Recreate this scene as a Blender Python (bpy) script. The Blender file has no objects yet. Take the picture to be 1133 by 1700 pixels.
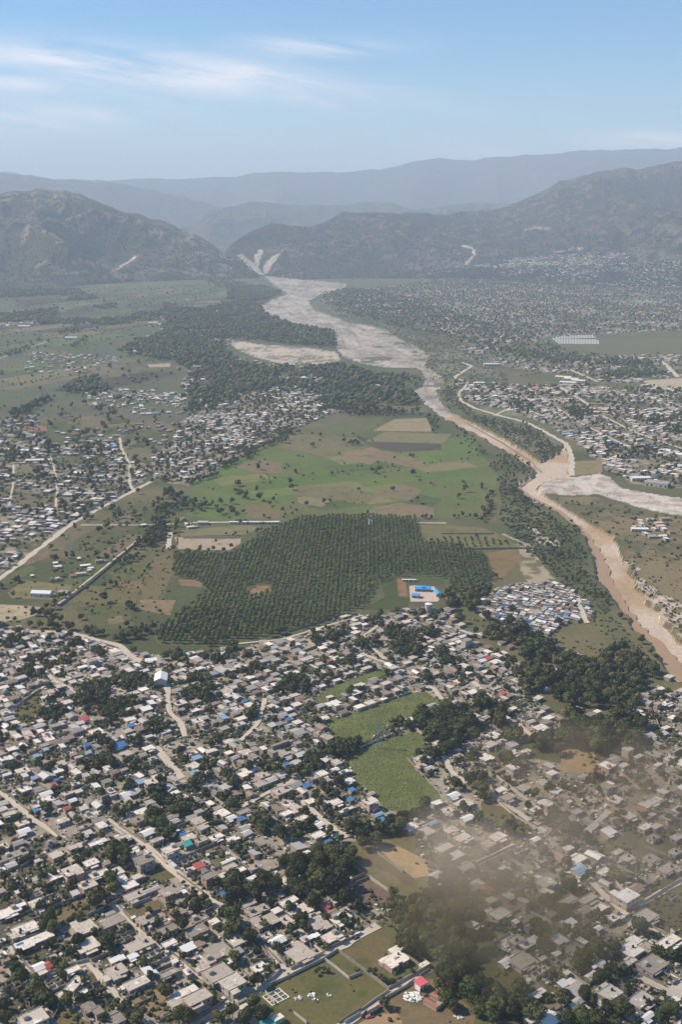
import bpy, bmesh, math, random
import numpy as np
from mathutils import Vector
random.seed(7); RNG = np.random.default_rng(7)
sc = bpy.context.scene
rad = math.radians
# ------------------------------------------------------------------ camera, world, sun, exposure
FPX, HOR, CAMZ = 1900.0, 350.0, 400.0
PITCH = math.atan((850 - HOR) / FPX)
cd = bpy.data.cameras.new('camera'); cam = bpy.data.objects.new('camera', cd)
sc.collection.objects.link(cam); sc.camera = cam
cam.location = (0, 0, CAMZ); cam.rotation_euler = (math.pi / 2 - PITCH, 0, 0)
cd.sensor_fit = 'VERTICAL'; cd.sensor_height = 36.0; cd.lens = 36.0 * FPX / 1700.0
cd.clip_start = 1.0; cd.clip_end = 120000.0

SUN_EL, SUN_AZ = 43.0, 282.0          # azimuth clockwise from +Y (the view direction)
sv = Vector((math.sin(rad(SUN_AZ)) * math.cos(rad(SUN_EL)), math.cos(rad(SUN_AZ)) * math.cos(rad(SUN_EL)), math.sin(rad(SUN_EL))))
sl = bpy.data.lights.new('sun', 'SUN'); sl.energy = 5.0; sl.angle = rad(0.5); sl.color = (1.0, 0.87, 0.70)
so = bpy.data.objects.new('sun', sl); sc.collection.objects.link(so)
so.rotation_euler = sv.to_track_quat('Z', 'Y').to_euler(); so.location = (0, 0, 3000)

W = bpy.data.worlds.new('World'); sc.world = W; W.use_nodes = True
nt = W.node_tree; N = nt.nodes; Lk = nt.links; N.clear()
def nd(t, **k):
    n = N.new(t)
    for a, b in k.items(): setattr(n, a, b)
    return n
def mth(op, a, b=None, c=None, clamp=False):
    n = N.new('ShaderNodeMath'); n.operation = op; n.use_clamp = clamp
    for i, v in enumerate((a, b, c)):
        if v is None: continue
        if isinstance(v, (int, float)): n.inputs[i].default_value = v
        else: Lk.new(v, n.inputs[i])
    return n.outputs[0]
outw = nd('ShaderNodeOutputWorld'); bg = nd('ShaderNodeBackground'); bg.inputs[1].default_value = 0.12
sky = nd('ShaderNodeTexSky', sky_type='NISHITA', sun_disc=False)
sky.sun_elevation = rad(SUN_EL); sky.sun_rotation = rad(SUN_AZ); sky.air_density = 1.0; sky.dust_density = 0.25; sky.ozone_density = 3.5; sky.altitude = 400
tc = nd('ShaderNodeTexCoord'); sep = nd('ShaderNodeSeparateXYZ'); Lk.new(tc.outputs['Generated'], sep.inputs[0])
# high cirrus streaks, given by direction: u = x/y, v = z/y
U = mth('DIVIDE', sep.outputs[0], mth('MAXIMUM', sep.outputs[1], 0.05)); V = mth('DIVIDE', sep.outputs[2], mth('MAXIMUM', sep.outputs[1], 0.05))
def pdir(px, py):
    u = (px - 566.5) / FPX; v = (850 - py) / FPX
    y = math.cos(PITCH) + v * math.sin(PITCH); z = -math.sin(PITCH) + v * math.cos(PITCH)
    return u / y, z / y
cmb = nd('ShaderNodeCombineXYZ'); Lk.new(mth('MULTIPLY', mth('ADD', U, mth('MULTIPLY', V, 1.5)), 5.0), cmb.inputs[0]); Lk.new(mth('MULTIPLY', mth('ADD', V, mth('MULTIPLY', U, 0.10)), 34.0), cmb.inputs[1])
nz = nd('ShaderNodeTexNoise'); nz.inputs['Scale'].default_value = 1.6; nz.inputs['Detail'].default_value = 8; nz.inputs['Roughness'].default_value = 0.62; nz.inputs['Distortion'].default_value = 0.9
Lk.new(cmb.outputs[0], nz.inputs['Vector'])
mask = None
for (px, py, wx, wy, sl_, amp) in ((270, 118, 330, 30, 0.10, 1.0), (430, 150, 150, 20, 0.12, .7), (520, 76, 130, 20, -0.02, 0.55), (10, 138, 110, 14, 0.02, .65), (60, 195, 200, 34, 0.0, 0.5), (40, 170, 500, 60, 0.0, 0.28),
                            (1080, 234, 120, 16, 0.0, 0.9), (980, 250, 260, 22, -0.02, 0.30), (640, 284, 34, 9, 0, .3), (830, 268, 60, 10, 0, .35)):
    u0, v0 = pdir(px, py)
    du = mth('MULTIPLY', mth('SUBTRACT', U, u0), FPX / wx)
    dv = mth('MULTIPLY', mth('ADD', mth('SUBTRACT', V, v0), mth('MULTIPLY', mth('SUBTRACT', U, u0), sl_)), FPX / wy)
    r2 = mth('ADD', mth('MULTIPLY', du, du), mth('MULTIPLY', dv, dv))
    g = mth('MULTIPLY', mth('EXPONENT', mth('MULTIPLY', r2, -1.1)), amp)
    mask = g if mask is None else mth('MAXIMUM', mask, g)
cl = mth('MULTIPLY', mth('SUBTRACT', nz.outputs['Fac'], 0.30), 2.1, clamp=True)
cm = mth('MULTIPLY', mth('MULTIPLY', mask, cl), 1.25, clamp=True)
mx = nd('ShaderNodeMix', data_type='RGBA'); Lk.new(cm, mx.inputs[0]); hs = nd('ShaderNodeHueSaturation'); hs.inputs['Saturation'].default_value = 1.34; Lk.new(sky.outputs[0], hs.inputs['Color']); Lk.new(hs.outputs[0], mx.inputs[6]); mx.inputs[7].default_value = (11.0, 9.6, 9.2, 1)
Lk.new(mx.outputs[2], bg.inputs[0]); Lk.new(bg.outputs[0], outw.inputs[0])

vs = sc.view_settings; vs.view_transform = 'Standard'; vs.look = 'None'; vs.gamma = 1.0; vs.exposure = 0.28; vs.use_curve_mapping = False
cy = sc.cycles; cy.max_bounces = 5; cy.diffuse_bounces = 2; cy.glossy_bounces = 2; cy.transmission_bounces = 2; cy.volume_bounces = 2; cy.transparent_max_bounces = 8
cy.use_denoising = True; cy.use_adaptive_sampling = True; cy.adaptive_threshold = 0.02
cy.volume_step_rate = 1.0; cy.volume_max_steps = 64

# ------------------------------------------------------------------ projection helpers (photo pixel -> point on the ground)
CP, SP = math.cos(PITCH), math.sin(PITCH)
def G(px, py, z=0.0):
    u = (px - 566.5) / FPX; v = (850 - py) / FPX
    dx, dy, dz = u, CP + v * SP, -SP + v * CP
    t = (CAMZ - z) / (-dz)
    return dx * t, dy * t
def GA(a, z=0.0):
    return np.array([G(p[0], p[1], z) for p in a])
def proj(x, y, z=0.0):
    zz = z - CAMZ
    d = y * CP - zz * SP; up = y * SP + zz * CP
    return 566.5 + FPX * x / d, 850 - FPX * up / d
def ppm(x, y):                        # photo pixels per metre
    return FPX / (y * CP + CAMZ * SP)
def inpoly(px, py, poly):
    px = np.asarray(px, float); py = np.asarray(py, float); c = np.zeros(px.shape, bool); n = len(poly); j = n - 1
    for i in range(n):
        xi, yi = poly[i]; xj, yj = poly[j]
        if yi != yj:
            c ^= ((yi > py) != (yj > py)) & (px < (xj - xi) * (py - yi) / (yj - yi) + xi)
        j = i
    return c
def vn(x, y, seed=0):
    x = np.asarray(x, float); y = np.asarray(y, float)
    xi = np.floor(x).astype(np.int64); yi = np.floor(y).astype(np.int64); fx = x - xi; fy = y - yi
    fx = fx * fx * (3 - 2 * fx); fy = fy * fy * (3 - 2 * fy)
    def h(a, b):
        n = (a * 374761393 + b * 668265263 + seed * 1442695041) & 0xffffffff
        n = ((n ^ (n >> 13)) * 1274126177) & 0xffffffff
        return ((n ^ (n >> 16)) & 0xffff) / 65535.0
    return (h(xi, yi) * (1 - fx) + h(xi + 1, yi) * fx) * (1 - fy) + (h(xi, yi + 1) * (1 - fx) + h(xi + 1, yi + 1) * fx) * fy
def fbm(x, y, o=4, seed=0, ridged=False):
    s = 0; a = 1; t = 0
    for k in range(o):
        n = vn(x * 2 ** k + 17.3 * k, y * 2 ** k - 9.1 * k, seed + k)
        if ridged: n = 1 - np.abs(2 * n - 1)
        s = s + a * n; t += a; a *= 0.5
    return s / t

# ------------------------------------------------------------------ object helpers
C = sc.collection
def tag(o, label=None, cat=None, group=None, kind=None):
    if label: o['label'] = label
    if cat: o['category'] = cat
    if group: o['group'] = group
    if kind: o['kind'] = kind
    return o
def empty(name, loc=(0, 0, 0), rz=0.0):
    o = bpy.data.objects.new(name, None); C.objects.link(o); o.location = loc; o.rotation_euler = (0, 0, rz); o.empty_display_size = 1; return o
def npmesh(name, v, f, mats, attrs=None, mi=None, smooth=False):
    v = np.asarray(v, np.float32); f = np.asarray(f, np.int32); k = f.shape[1]
    me = bpy.data.meshes.new(name); me.vertices.add(len(v)); me.vertices.foreach_set('co', v.ravel())
    me.loops.add(f.size); me.loops.foreach_set('vertex_index', f.ravel())
    me.polygons.add(len(f)); me.polygons.foreach_set('loop_start', np.arange(0, f.size, k, dtype=np.int32))
    me.polygons.foreach_set('loop_total', np.full(len(f), k, np.int32))
    if mi is not None: me.polygons.foreach_set('material_index', np.asarray(mi, np.int32))
    me.polygons.foreach_set('use_smooth', np.full(len(f), smooth, bool))
    me.update(calc_edges=True)
    for an, (ty, arr) in (attrs or {}).items():
        a = me.attributes.new(an, ty, 'POINT')
        a.data.foreach_set('color' if ty == 'FLOAT_COLOR' else 'value', np.asarray(arr, np.float32).ravel())
    for m in (mats if isinstance(mats, (list, tuple)) else [mats]): me.materials.append(m)
    return me
def link(name, me, parent=None, loc=None, rz=0.0):
    o = bpy.data.objects.new(name, me); C.objects.link(o)
    if parent is not None: o.parent = parent
    if loc is not None: o.location = loc
    if rz: o.rotation_euler = (0, 0, rz)
    return o
BOXF = [(0, 1, 2, 3), (7, 6, 5, 4), (0, 4, 5, 1), (1, 5, 6, 2), (2, 6, 7, 3), (3, 7, 4, 0)]
class MB:
    def __init__(s): s.v = []; s.f = []
    def quadbox(s, P):                      # 8 points: bottom ring (clockwise from above reversed) then top ring
        b = len(s.v); s.v += P
        s.f += [(b + 3, b + 2, b + 1, b), (b + 4, b + 5, b + 6, b + 7), (b, b + 1, b + 5, b + 4), (b + 1, b + 2, b + 6, b + 5), (b + 2, b + 3, b + 7, b + 6), (b + 3, b, b + 4, b + 7)]
        return s
    def box(s, cx, cy, z0, lx, ly, h, rz=0.0):
        c, q = math.cos(rz), math.sin(rz); P = []
        for z in (z0, z0 + h):
            for (a, b) in ((-1, -1), (1, -1), (1, 1), (-1, 1)):
                x, y = a * lx / 2, b * ly / 2; P.append((cx + x * c - y * q, cy + x * q + y * c, z))
        return s.quadbox(P)
    def cyl(s, cx, cy, z0, r0, r1, h, n=10, top=True):
        b = len(s.v)
        for z, r in ((z0, r0), (z0 + h, r1)):
            for i in range(n):
                a = 2 * math.pi * i / n; s.v.append((cx + r * math.cos(a), cy + r * math.sin(a), z))
        for i in range(n): j = (i + 1) % n; s.f.append((b + i, b + j, b + n + j, b + n + i))
        if top: s.f.append(tuple(b + n + i for i in range(n)))
        return s
    def bar(s, p, q, w):
        p = Vector(p); q = Vector(q); d = (q - p).normalized(); a = d.orthogonal().normalized() * w / 2; b_ = d.cross(a).normalized() * w / 2
        return s.quadbox([tuple(p - a - b_), tuple(p + a - b_), tuple(p + a + b_), tuple(p - a + b_), tuple(q - a - b_), tuple(q + a - b_), tuple(q + a + b_), tuple(q - a + b_)])
    def build(s, name, m, parent=None, **k):
        me = bpy.data.meshes.new(name); me.from_pydata(s.v, [], s.f); me.materials.append(m); me.update()
        return link(name, me, parent, **k)

# ------------------------------------------------------------------ materials
def mat(name, col, rough=0.9, var=0.25, scale=0.5, spots=None, bump=0.0, attr=None, objrand=0.0, metal=0.0, wave=None, detail=6, spec=0.3, fine=0.0, fscale=3.0, trans=0.0, hue=None):
    m = bpy.data.materials.new(name); m.use_nodes = True; t = m.node_tree; n = t.nodes; l = t.links; n.clear()
    o = n.new('ShaderNodeOutputMaterial'); b = n.new('ShaderNodeBsdfPrincipled'); l.new(b.outputs[0], o.inputs[0])
    b.inputs['Roughness'].default_value = rough; b.inputs['Metallic'].default_value = metal; b.inputs['Specular IOR Level'].default_value = spec
    ge = n.new('ShaderNodeNewGeometry'); pos = ge.outputs['Position']
    def noise(s, d=detail, r=0.6, vec=None, dist=0.0):
        q = n.new('ShaderNodeTexNoise'); q.inputs['Scale'].default_value = s; q.inputs['Detail'].default_value = d; q.inputs['Roughness'].default_value = r; q.inputs['Distortion'].default_value = dist
        l.new(vec or pos, q.inputs['Vector']); return q.outputs['Fac']
    def m2(op, a, b_, clamp=False):
        q = n.new('ShaderNodeMath'); q.operation = op; q.use_clamp = clamp
        for i, v in enumerate((a, b_)):
            if isinstance(v, (int, float)): q.inputs[i].default_value = v
            else: l.new(v, q.inputs[i])
        return q.outputs[0]
    if attr:
        a = n.new('ShaderNodeAttribute'); a.attribute_name = attr; base = a.outputs['Color']
    else:
        a = n.new('ShaderNodeRGB'); a.outputs[0].default_value = (*col, 1); base = a.outputs[0]
    def mixc(f, c1, c2, bt='MIX'):
        q = n.new('ShaderNodeMix'); q.data_type = 'RGBA'; q.blend_type = bt
        if isinstance(f, (int, float)): q.inputs[0].default_value = f
        else: l.new(f, q.inputs[0])
        for i, v in ((6, c1), (7, c2)):
            if isinstance(v, tuple): q.inputs[i].default_value = (*v, 1)
            else: l.new(v, q.inputs[i])
        return q.outputs[2]
    if spots:
        for (c2, s, th, soft) in spots:
            f = m2('DIVIDE', m2('SUBTRACT', noise(s, 5, 0.6, None, 0.4), th), soft, True)
            base = mixc(f, base, c2)
    v = m2('ADD', m2('MULTIPLY', m2('SUBTRACT', noise(scale), 0.5), var * 3.2), 1.0)
    if fine: v = m2('MULTIPLY', v, m2('ADD', m2('MULTIPLY', m2('SUBTRACT', noise(fscale, 3), 0.5), fine * 3.2), 1.0))
    if objrand:
        oi = n.new('ShaderNodeObjectInfo'); v = m2('MULTIPLY', v, m2('ADD', m2('MULTIPLY', m2('SUBTRACT', oi.outputs['Random'], 0.5), objrand * 2), 1.0))
        if hue:
            wn = n.new('ShaderNodeTexWhiteNoise'); wn.noise_dimensions = '1D'; l.new(oi.outputs['Random'], wn.inputs['W']); base = mixc(m2('MULTIPLY', wn.outputs['Value'], 0.8), base, hue)
    if wave:                                # (angle, period, strength)
        ang, per, st = wave
        mp = n.new('ShaderNodeMapping'); mp.vector_type = 'TEXTURE'; mp.inputs['Rotation'].default_value = (0, 0, ang); l.new(pos, mp.inputs[0])
        wv = n.new('ShaderNodeTexWave'); wv.inputs['Scale'].default_value = 2 * math.pi / per / 20 * 1.0; wv.inputs['Distortion'].default_value = 0.6; wv.inputs['Detail'].default_value = 1
        l.new(mp.outputs[0], wv.inputs['Vector']); v = m2('MULTIPLY', v, m2('ADD', m2('MULTIPLY', wv.outputs['Fac'], st), 1 - st / 2))
    q = n.new('ShaderNodeVectorMath'); q.operation = 'SCALE'; l.new(base, q.inputs[0]); l.new(v, q.inputs['Scale'])
    l.new(q.outputs[0], b.inputs['Base Color'])
    if bump:
        bp = n.new('ShaderNodeBump'); bp.inputs['Strength'].default_value = 1.0; bp.inputs['Distance'].default_value = bump
        l.new(noise(fscale if fine else scale * 2, 4), bp.inputs['Height']); l.new(bp.outputs[0], b.inputs['Normal'])
    if trans:
        tr = n.new('ShaderNodeBsdfTranslucent'); l.new(q.outputs[0], tr.inputs[0]); ms = n.new('ShaderNodeMixShader'); ms.inputs[0].default_value = trans
        l.new(b.outputs[0], ms.inputs[1]); l.new(tr.outputs[0], ms.inputs[2]); l.new(ms.outputs[0], o.inputs[0])
    return m

STAIN = [((0.11, 0.095, 0.075), 0.35, 0.55, 0.18), ((0.52, 0.45, 0.36), 0.22, 0.60, 0.06)]
M = {}
for i, c in enumerate(((0.62, 0.54, 0.43), (0.70, 0.63, 0.53), (0.52, 0.45, 0.36), (0.74, 0.66, 0.56))):
    M['c%d' % i] = mat('pale_concrete_roof', c, 0.9, 0.13, 0.3, [((0.26, 0.22, 0.175), 0.45, 0.55, 0.12), ((0.80, 0.75, 0.68), 0.2, 0.60, 0.05)], fine=0.10, fscale=1.7)
for i, c in enumerate(((0.33, 0.285, 0.225), (0.40, 0.34, 0.27), (0.26, 0.225, 0.18), (0.46, 0.39, 0.31))):
    M['g%d' % i] = mat('weathered_concrete_roof', c, 0.95, 0.2, 0.35, STAIN, fine=0.14, fscale=1.7)
for i, c in enumerate(((0.46, 0.42, 0.37), (0.37, 0.33, 0.28), (0.56, 0.52, 0.46), (0.32, 0.22, 0.15))):
    M['t%d' % i] = mat('corrugated_tin', c, 0.5, 0.18, 0.6, [((0.20, 0.11, 0.06), 0.3, 0.62, 0.15)], fine=0.1, metal=0.1)
M['w0'] = mat('white_painted_tin', (0.76, 0.73, 0.67), 0.5, 0.06, 0.6)
M['b0'] = mat('blue_tarpaulin', (0.06, 0.17, 0.34), 0.6, 0.15, 0.6); M['b1'] = mat('pale_blue_tin', (0.26, 0.38, 0.46), 0.5, 0.15, 0.6)
M['r0'] = mat('red_roof', (0.42, 0.10, 0.085), 0.7, 0.15, 0.6); M['p0'] = mat('pink_roof', (0.70, 0.13, 0.17), 0.6, 0.05, 0.6)
M['n0'] = mat('green_roof', (0.04, 0.34, 0.27), 0.6, 0.1, 0.6); M['o0'] = mat('orange_paint', (0.75, 0.16, 0.04), 0.6, 0.1, 0.6)
M['sky_blue_roof'] = mat('sky_blue_roof', (0.05, 0.36, 0.75), 0.5, 0.06, 0.3)
WALLC = [(0.42, 0.36, 0.29), (0.34, 0.30, 0.25), (0.50, 0.45, 0.38), (0.44, 0.29, 0.22), (0.36, 0.36, 0.30), (0.28, 0.25, 0.22), (0.5, 0.36, 0.32)]
WM = [mat('rendered_wall', c, 0.9, 0.15, 0.6, fine=0.1) for c in WALLC]
M['block'] = mat('grey_block_wall', (0.27, 0.235, 0.19), 0.95, 0.22, 0.4, [((0.12, 0.11, 0.09), 0.2, 0.55, 0.2)], fine=0.15)
M['palewall'] = mat('pale_block_wall', (0.46, 0.41, 0.34), 0.95, 0.15, 0.4, fine=0.12)
M['white'] = mat('white_plaster', (0.78, 0.76, 0.71), 0.8, 0.05, 0.5)
M['dark'] = mat('dark_opening', (0.03, 0.028, 0.025), 0.6, 0.1, 1.0)
M['doorp'] = mat('painted_door', (0.12, 0.07, 0.05), 0.6, 0.2, 1.0)
M['tank'] = mat('black_water_tank', (0.04, 0.04, 0.045), 0.5, 0.1, 1.0)
M['bark'] = mat('bark', (0.12, 0.085, 0.06), 0.95, 0.2, 1.0)
M['steel'] = mat('galvanised_steel', (0.45, 0.46, 0.46), 0.5, 0.1, 1.0, metal=0.5)
M['leaf'] = mat('tree_leaves', (0.050, 0.062, 0.017), 0.75, 0.28, 0.30, fine=0.3, fscale=1.1, objrand=0.6, hue=(0.10, 0.10, 0.028), trans=0.12, spec=0.25)
M['leafm'] = mat('grove_leaves', (1, 1, 1), 0.75, 0.22, 0.05, fine=0.3, fscale=0.5, attr='tint', trans=0.1, spec=0.25)
M['orch'] = mat('orchard_leaves', (0.112, 0.132, 0.042), 0.75, 0.22, 0.02, fine=0.25, fscale=0.7, objrand=0.2, trans=0.1, spec=0.25)
M['ground'] = mat('ground_soil', (1, 1, 1), 0.97, 0.16, 0.012, attr='cover', fine=0.28, fscale=0.22, bump=0.25)
M['houses'] = mat('mixed_roofs', (1, 1, 1), 0.85, 0.14, 0.3, attr='tint', fine=0.12, fscale=1.5)
M['water'] = mat('muddy_water', (0.36, 0.235, 0.13), 0.5, 0.07, 0.02, bump=0.05, fine=0.05, fscale=0.6, spec=0.2)
M['road'] = mat('dirt_road', (0.52, 0.445, 0.345), 0.97, 0.14, 0.08, fine=0.14, fscale=1.0)
M['rubble'] = mat('rubble', (1, 1, 1), 0.95, 0.1, 0.8, attr='tint')
M['hill'] = mat('hill_scrub', (1, 1, 1), 0.97, 0.30, 0.006, attr='cover', fine=0.40, fscale=0.03, bump=22.0)

# ------------------------------------------------------------------ land layout (all in photo pixels, turned into ground points)
def cr(x0, y0, s, *pts): return [(x0 + p[0] / s, y0 + p[1] / s) for p in pts]
S3, S6 = 2.8325, 5.665
SAND = [(440, 458), (458, 476), (478, 487), (450, 498), (432, 508), (440, 520), (465, 530), (490, 540), (520, 545), (555, 552), (560, 580), (570, 592), (600, 602), (640, 610), (690, 610), (705, 620), (700, 640), (683, 650), (700, 664), (730, 690), (790, 720), (840, 748), (880, 772), (886, 786), (860, 800), (862, 815), (885, 832), (925, 850), (955, 872), (978, 905), (984, 935), (990, 960), (1020, 990), (1045, 1030), (1085, 1078), (1133, 1135), (1180, 1180),
        (1180, 1080), (1133, 1060), (1105, 1030), (1085, 1000), (1060, 975), (1050, 945), (1035, 925), (1030, 908), (1018, 888), (985, 868), (960, 855), (930, 835), (905, 822), (893, 810), (900, 800), (945, 792), (952, 762), (938, 738), (922, 752), (900, 765), (870, 745), (830, 724), (790, 704), (750, 684), (730, 664), (724, 650), (737, 636), (730, 622), (705, 606), (712, 590), (690, 574), (660, 560), (640, 546), (610, 540), (575, 534), (545, 522), (520, 514), (512, 500), (532, 488), (572, 480), (576, 470), (540, 467), (490, 462), (440, 455)]
YARD = [(892, 818), (905, 800), (917, 789), (959, 793), (994, 786), (1015, 793), (1033, 811), (1086, 821), (1133, 828), (1190, 840), (1190, 868), (1133, 857), (1086, 849), (1033, 832), (994, 821), (945, 823)]
QUARRY = [(380, 570), (398, 566), (430, 572), (500, 576), (556, 584), (568, 598), (540, 604), (470, 604), (420, 592), (395, 580)]
ROCKY = [(1033, 926), (1050, 930), (1062, 960), (1085, 975), (1110, 990), (1133, 1000), (1180, 1020), (1180, 1080), (1133, 1060), (1105, 1040), (1080, 1000), (1050, 950)]
WATER = [(868, 812, 4), (862, 805, 4), (880, 793, 3), (889, 786, 3)], [(866, 810, 4), (890, 826, 5), (930, 846, 7), (958, 870, 10), (985, 905, 13), (1000, 935, 12), (1010, 965, 13), (1030, 1000, 14), (1055, 1035, 15), (1090, 1070, 19), (1133, 1115, 21), (1200, 1185, 24)]
TOWN = {
 'near': [(0, 1035), (60, 1050), (110, 1052), (200, 1078), (250, 1088), (330, 1085), (400, 1078), (440, 1066), (520, 1048), (580, 1022), (640, 1022), (700, 1010), (740, 1012), (775, 1050), (800, 1075), (850, 1090), (880, 1130), (900, 1170), (935, 1200), (880, 1230), (800, 1250), (770, 1300), (735, 1320), (690, 1350), (640, 1385), (560, 1400), (560, 1440), (650, 1500), (640, 1540), (400, 1665), (400, 1760), (-80, 1760), (-80, 1035)],
 'right': [(690, 1345), (735, 1320), (800, 1262), (900, 1262), (960, 1275), (1040, 1262), (1060, 1200), (1090, 1140), (1200, 1160), (1200, 1760), (880, 1760), (885, 1660), (800, 1540), (700, 1440)],
 'camp': [(800, 990), (850, 972), (930, 968), (975, 1000), (985, 1030), (940, 1035), (905, 1060), (850, 1040), (790, 1010)],
 'left': [(-40, 700), (60, 690), (75, 745), (130, 735), (190, 730), (215, 760), (260, 778), (205, 822), (120, 870), (60, 915), (-40, 975)],
 'mid': [(300, 700), (370, 665), (470, 640), (540, 650), (570, 680), (480, 715), (420, 745), (360, 780), (310, 806), (262, 800), (250, 760), (290, 730)],
 'east': [(745, 640), (800, 635), (880, 640), (1000, 640), (1180, 640), (1180, 815), (1040, 802), (1010, 780), (960, 735), (900, 700), (840, 680), (780, 668)],
 'east2': [(760, 575), (860, 580), (1000, 590), (1180, 590), (1180, 640), (1000, 636), (920, 620), (860, 612), (800, 600)],
 'far': [(560, 482), (640, 478), (700, 468), (800, 458), (900, 458), (1180, 480), (1180, 545), (1000, 556), (900, 560), (880, 572), (780, 572), (700, 530), (600, 505)],
}
LAWN = {'strip': [(512, 1172), (545, 1142), (600, 1122), (640, 1108), (652, 1114), (620, 1128), (580, 1150), (528, 1172)],
        'a': [(539, 1202), (592, 1181), (684, 1151), (708, 1149), (733, 1167), (712, 1176), (687, 1192), (641, 1206), (627, 1220), (602, 1236), (564, 1236), (546, 1220)],
        'b': [(599, 1245), (655, 1224), (687, 1215), (706, 1225), (703, 1241), (684, 1259), (701, 1287), (729, 1317), (733, 1329), (698, 1347), (684, 1352), (641, 1344), (620, 1319), (595, 1298), (578, 1266), (592, 1252)]}
PLANT = [(410, 905), (440, 885), (500, 862), (610, 857), (690, 862), (702, 905), (760, 905), (806, 925), (820, 962), (790, 985), (742, 980), (735, 962), (700, 955), (660, 957), (650, 985), (625, 995), (600, 1012), (520, 1040), (440, 1055), (350, 1073), (262, 1070), (256, 1052), (292, 1025), (345, 985), (330, 965), (290, 955), (288, 925), (330, 920), (385, 925)]
MEADOW = [(306, 818), (330, 795), (400, 757), (430, 737), (475, 722), (520, 720), (620, 745), (700, 738), (780, 720), (800, 752), (826, 790), (822, 832), (790, 860), (640, 862), (520, 860), (440, 866), (400, 870), (350, 862), (300, 852)]
ROADS = [
 ([(176, 1361), (200, 1380), (235, 1400), (262, 1423), (292, 1449), (324, 1474), (352, 1499), (385, 1516), (420, 1550), (450, 1580), (476, 1610)], 5.5),
 ([(200, 1516), (226, 1546), (252, 1562), (265, 1569), (299, 1592), (334, 1624), (352, 1633), (385, 1663), (410, 1684), (440, 1720)], 4.0),
 ([(187, 1502), (200, 1516)], 4.0),
 ([(148, 1598), (168, 1626), (192, 1652), (223, 1681), (253, 1702), (280, 1730)], 5.0),
 ([(-20, 1556), (0, 1566), (21, 1576), (44, 1608), (64, 1628)], 4.0), ([(64, 1628), (110, 1612), (148, 1598)], 4.0),
 ([(300, 1710), (380, 1668), (412, 1652), (430, 1640), (475, 1612), (500, 1600), (540, 1583), (590, 1558), (629, 1537)], 6.5),
 ([(560, 1708), (600, 1684), (646, 1650), (675, 1635), (715, 1609)], 5.0),
 ([(485, 1535), (513, 1559), (538, 1582)], 3.5),
 ([(-20, 1300), (0, 1318), (16, 1328), (46, 1354), (75, 1375), (106, 1393)], 4.5),
 ([(262, 1110), (278, 1140), (279, 1181), (300, 1199), (307, 1223)], 5.0), ([(258, 1240), (272, 1258), (303, 1292)], 6.0),
 ([(-20, 1050), (21, 1049), (70, 1049), (116, 1050), (159, 1063), (198, 1070), (212, 1088), (240, 1102)], 7.0),
 ([(-30, 978), (0, 961), (60, 915), (124, 866), (212, 820), (250, 800)], 7.5),
 ([(198, 722), (201, 743), (215, 771), (215, 803), (222, 818)], 4.6), ([(83, 758), (92, 786), (95, 814), (92, 842)], 3.6), ([(23, 765), (21, 807), (14, 842)], 3.2),
 ([(-20, 602), (0, 595), (78, 567)], 5.0),
 ([(234, 892), (176, 940), (106, 996), (70, 1022)], 2.5), ([(134, 872), (247, 872), (290, 870)], 4.0), ([(283, 884), (279, 912)], 7.0),
 ([(320, 868), (465, 866)], 5.0), ([(690, 868), (742, 869)], 5.0), ([(835, 887), (860, 898), (885, 910)], 5.0),
 ([(768, 602), (784, 608), (754, 627), (779, 636), (761, 654), (766, 666), (789, 678), (832, 691), (874, 701), (902, 715), (941, 737), (950, 758), (950, 790)], 9.0),
 ([(945, 613), (994, 634)], 8.0), ([(931, 643), (980, 673)], 10.0), ([(1100, 600), (1127, 626)], 12.0), ([(820, 690), (860, 672), (900, 690)], 5.0), ([(1000, 690), (1060, 720), (1133, 745)], 6.0), ([(870, 640), (960, 700), (1040, 740)], 5.0),
 ([(786, 1132), (814, 1156), (828, 1174)], 4.0), ([(860, 1202), (895, 1231)], 4.0), ([(737, 1255), (751, 1284), (775, 1301)], 4.0), ([(719, 1142), (740, 1167)], 5.0), ([(690, 1138), (719, 1142)], 6.0),
 ([(814, 1315), (906, 1382)], 4.0), ([(1022, 1276), (1065, 1312)], 3.5), ([(970, 1390), (985, 1372), (1012, 1347)], 5.0),
 ([(965, 1440), (973, 1453), (998, 1481), (1037, 1513), (1052, 1545)], 5.0), ([(1160, 1450), (1133, 1464), (1060, 1504)], 4.0), ([(1060, 1525), (1072, 1534), (1133, 1570)], 4.5), ([(793, 1435), (856, 1403)], 4.5),
 ([(1160, 1620), (1133, 1640), (1107, 1665)], 8.0), ([(1051, 1619), (1100, 1640), (1120, 1645)], 5.0), ([(843, 1570), (880, 1590), (906, 1610)], 4.0), ([(940, 1612), (975, 1640)], 4.0),
 ([(655, 1035), (640, 1030), (600, 1060), (640, 1095)], 3.5), ([(540, 1118), (500, 1095), (470, 1110)], 3.5), ([(600, 1085), (650, 1105)], 4.0), ([(960, 990), (965, 1010), (975, 1035)], 5.0), ([(390, 1070), (470, 1062), (600, 1022), (620, 1022)], 3.0),
 ([(400, 1340), (460, 1310), (500, 1290)], 3.5), ([(500, 1330), (535, 1362), (575, 1392)], 4.5), ([(440, 1160), (430, 1200), (400, 1230)], 3.5), ([(60, 1100), (90, 1130), (140, 1160)], 4.0), ([(15, 1185), (50, 1155), (90, 1130)], 3.0),
]
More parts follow.
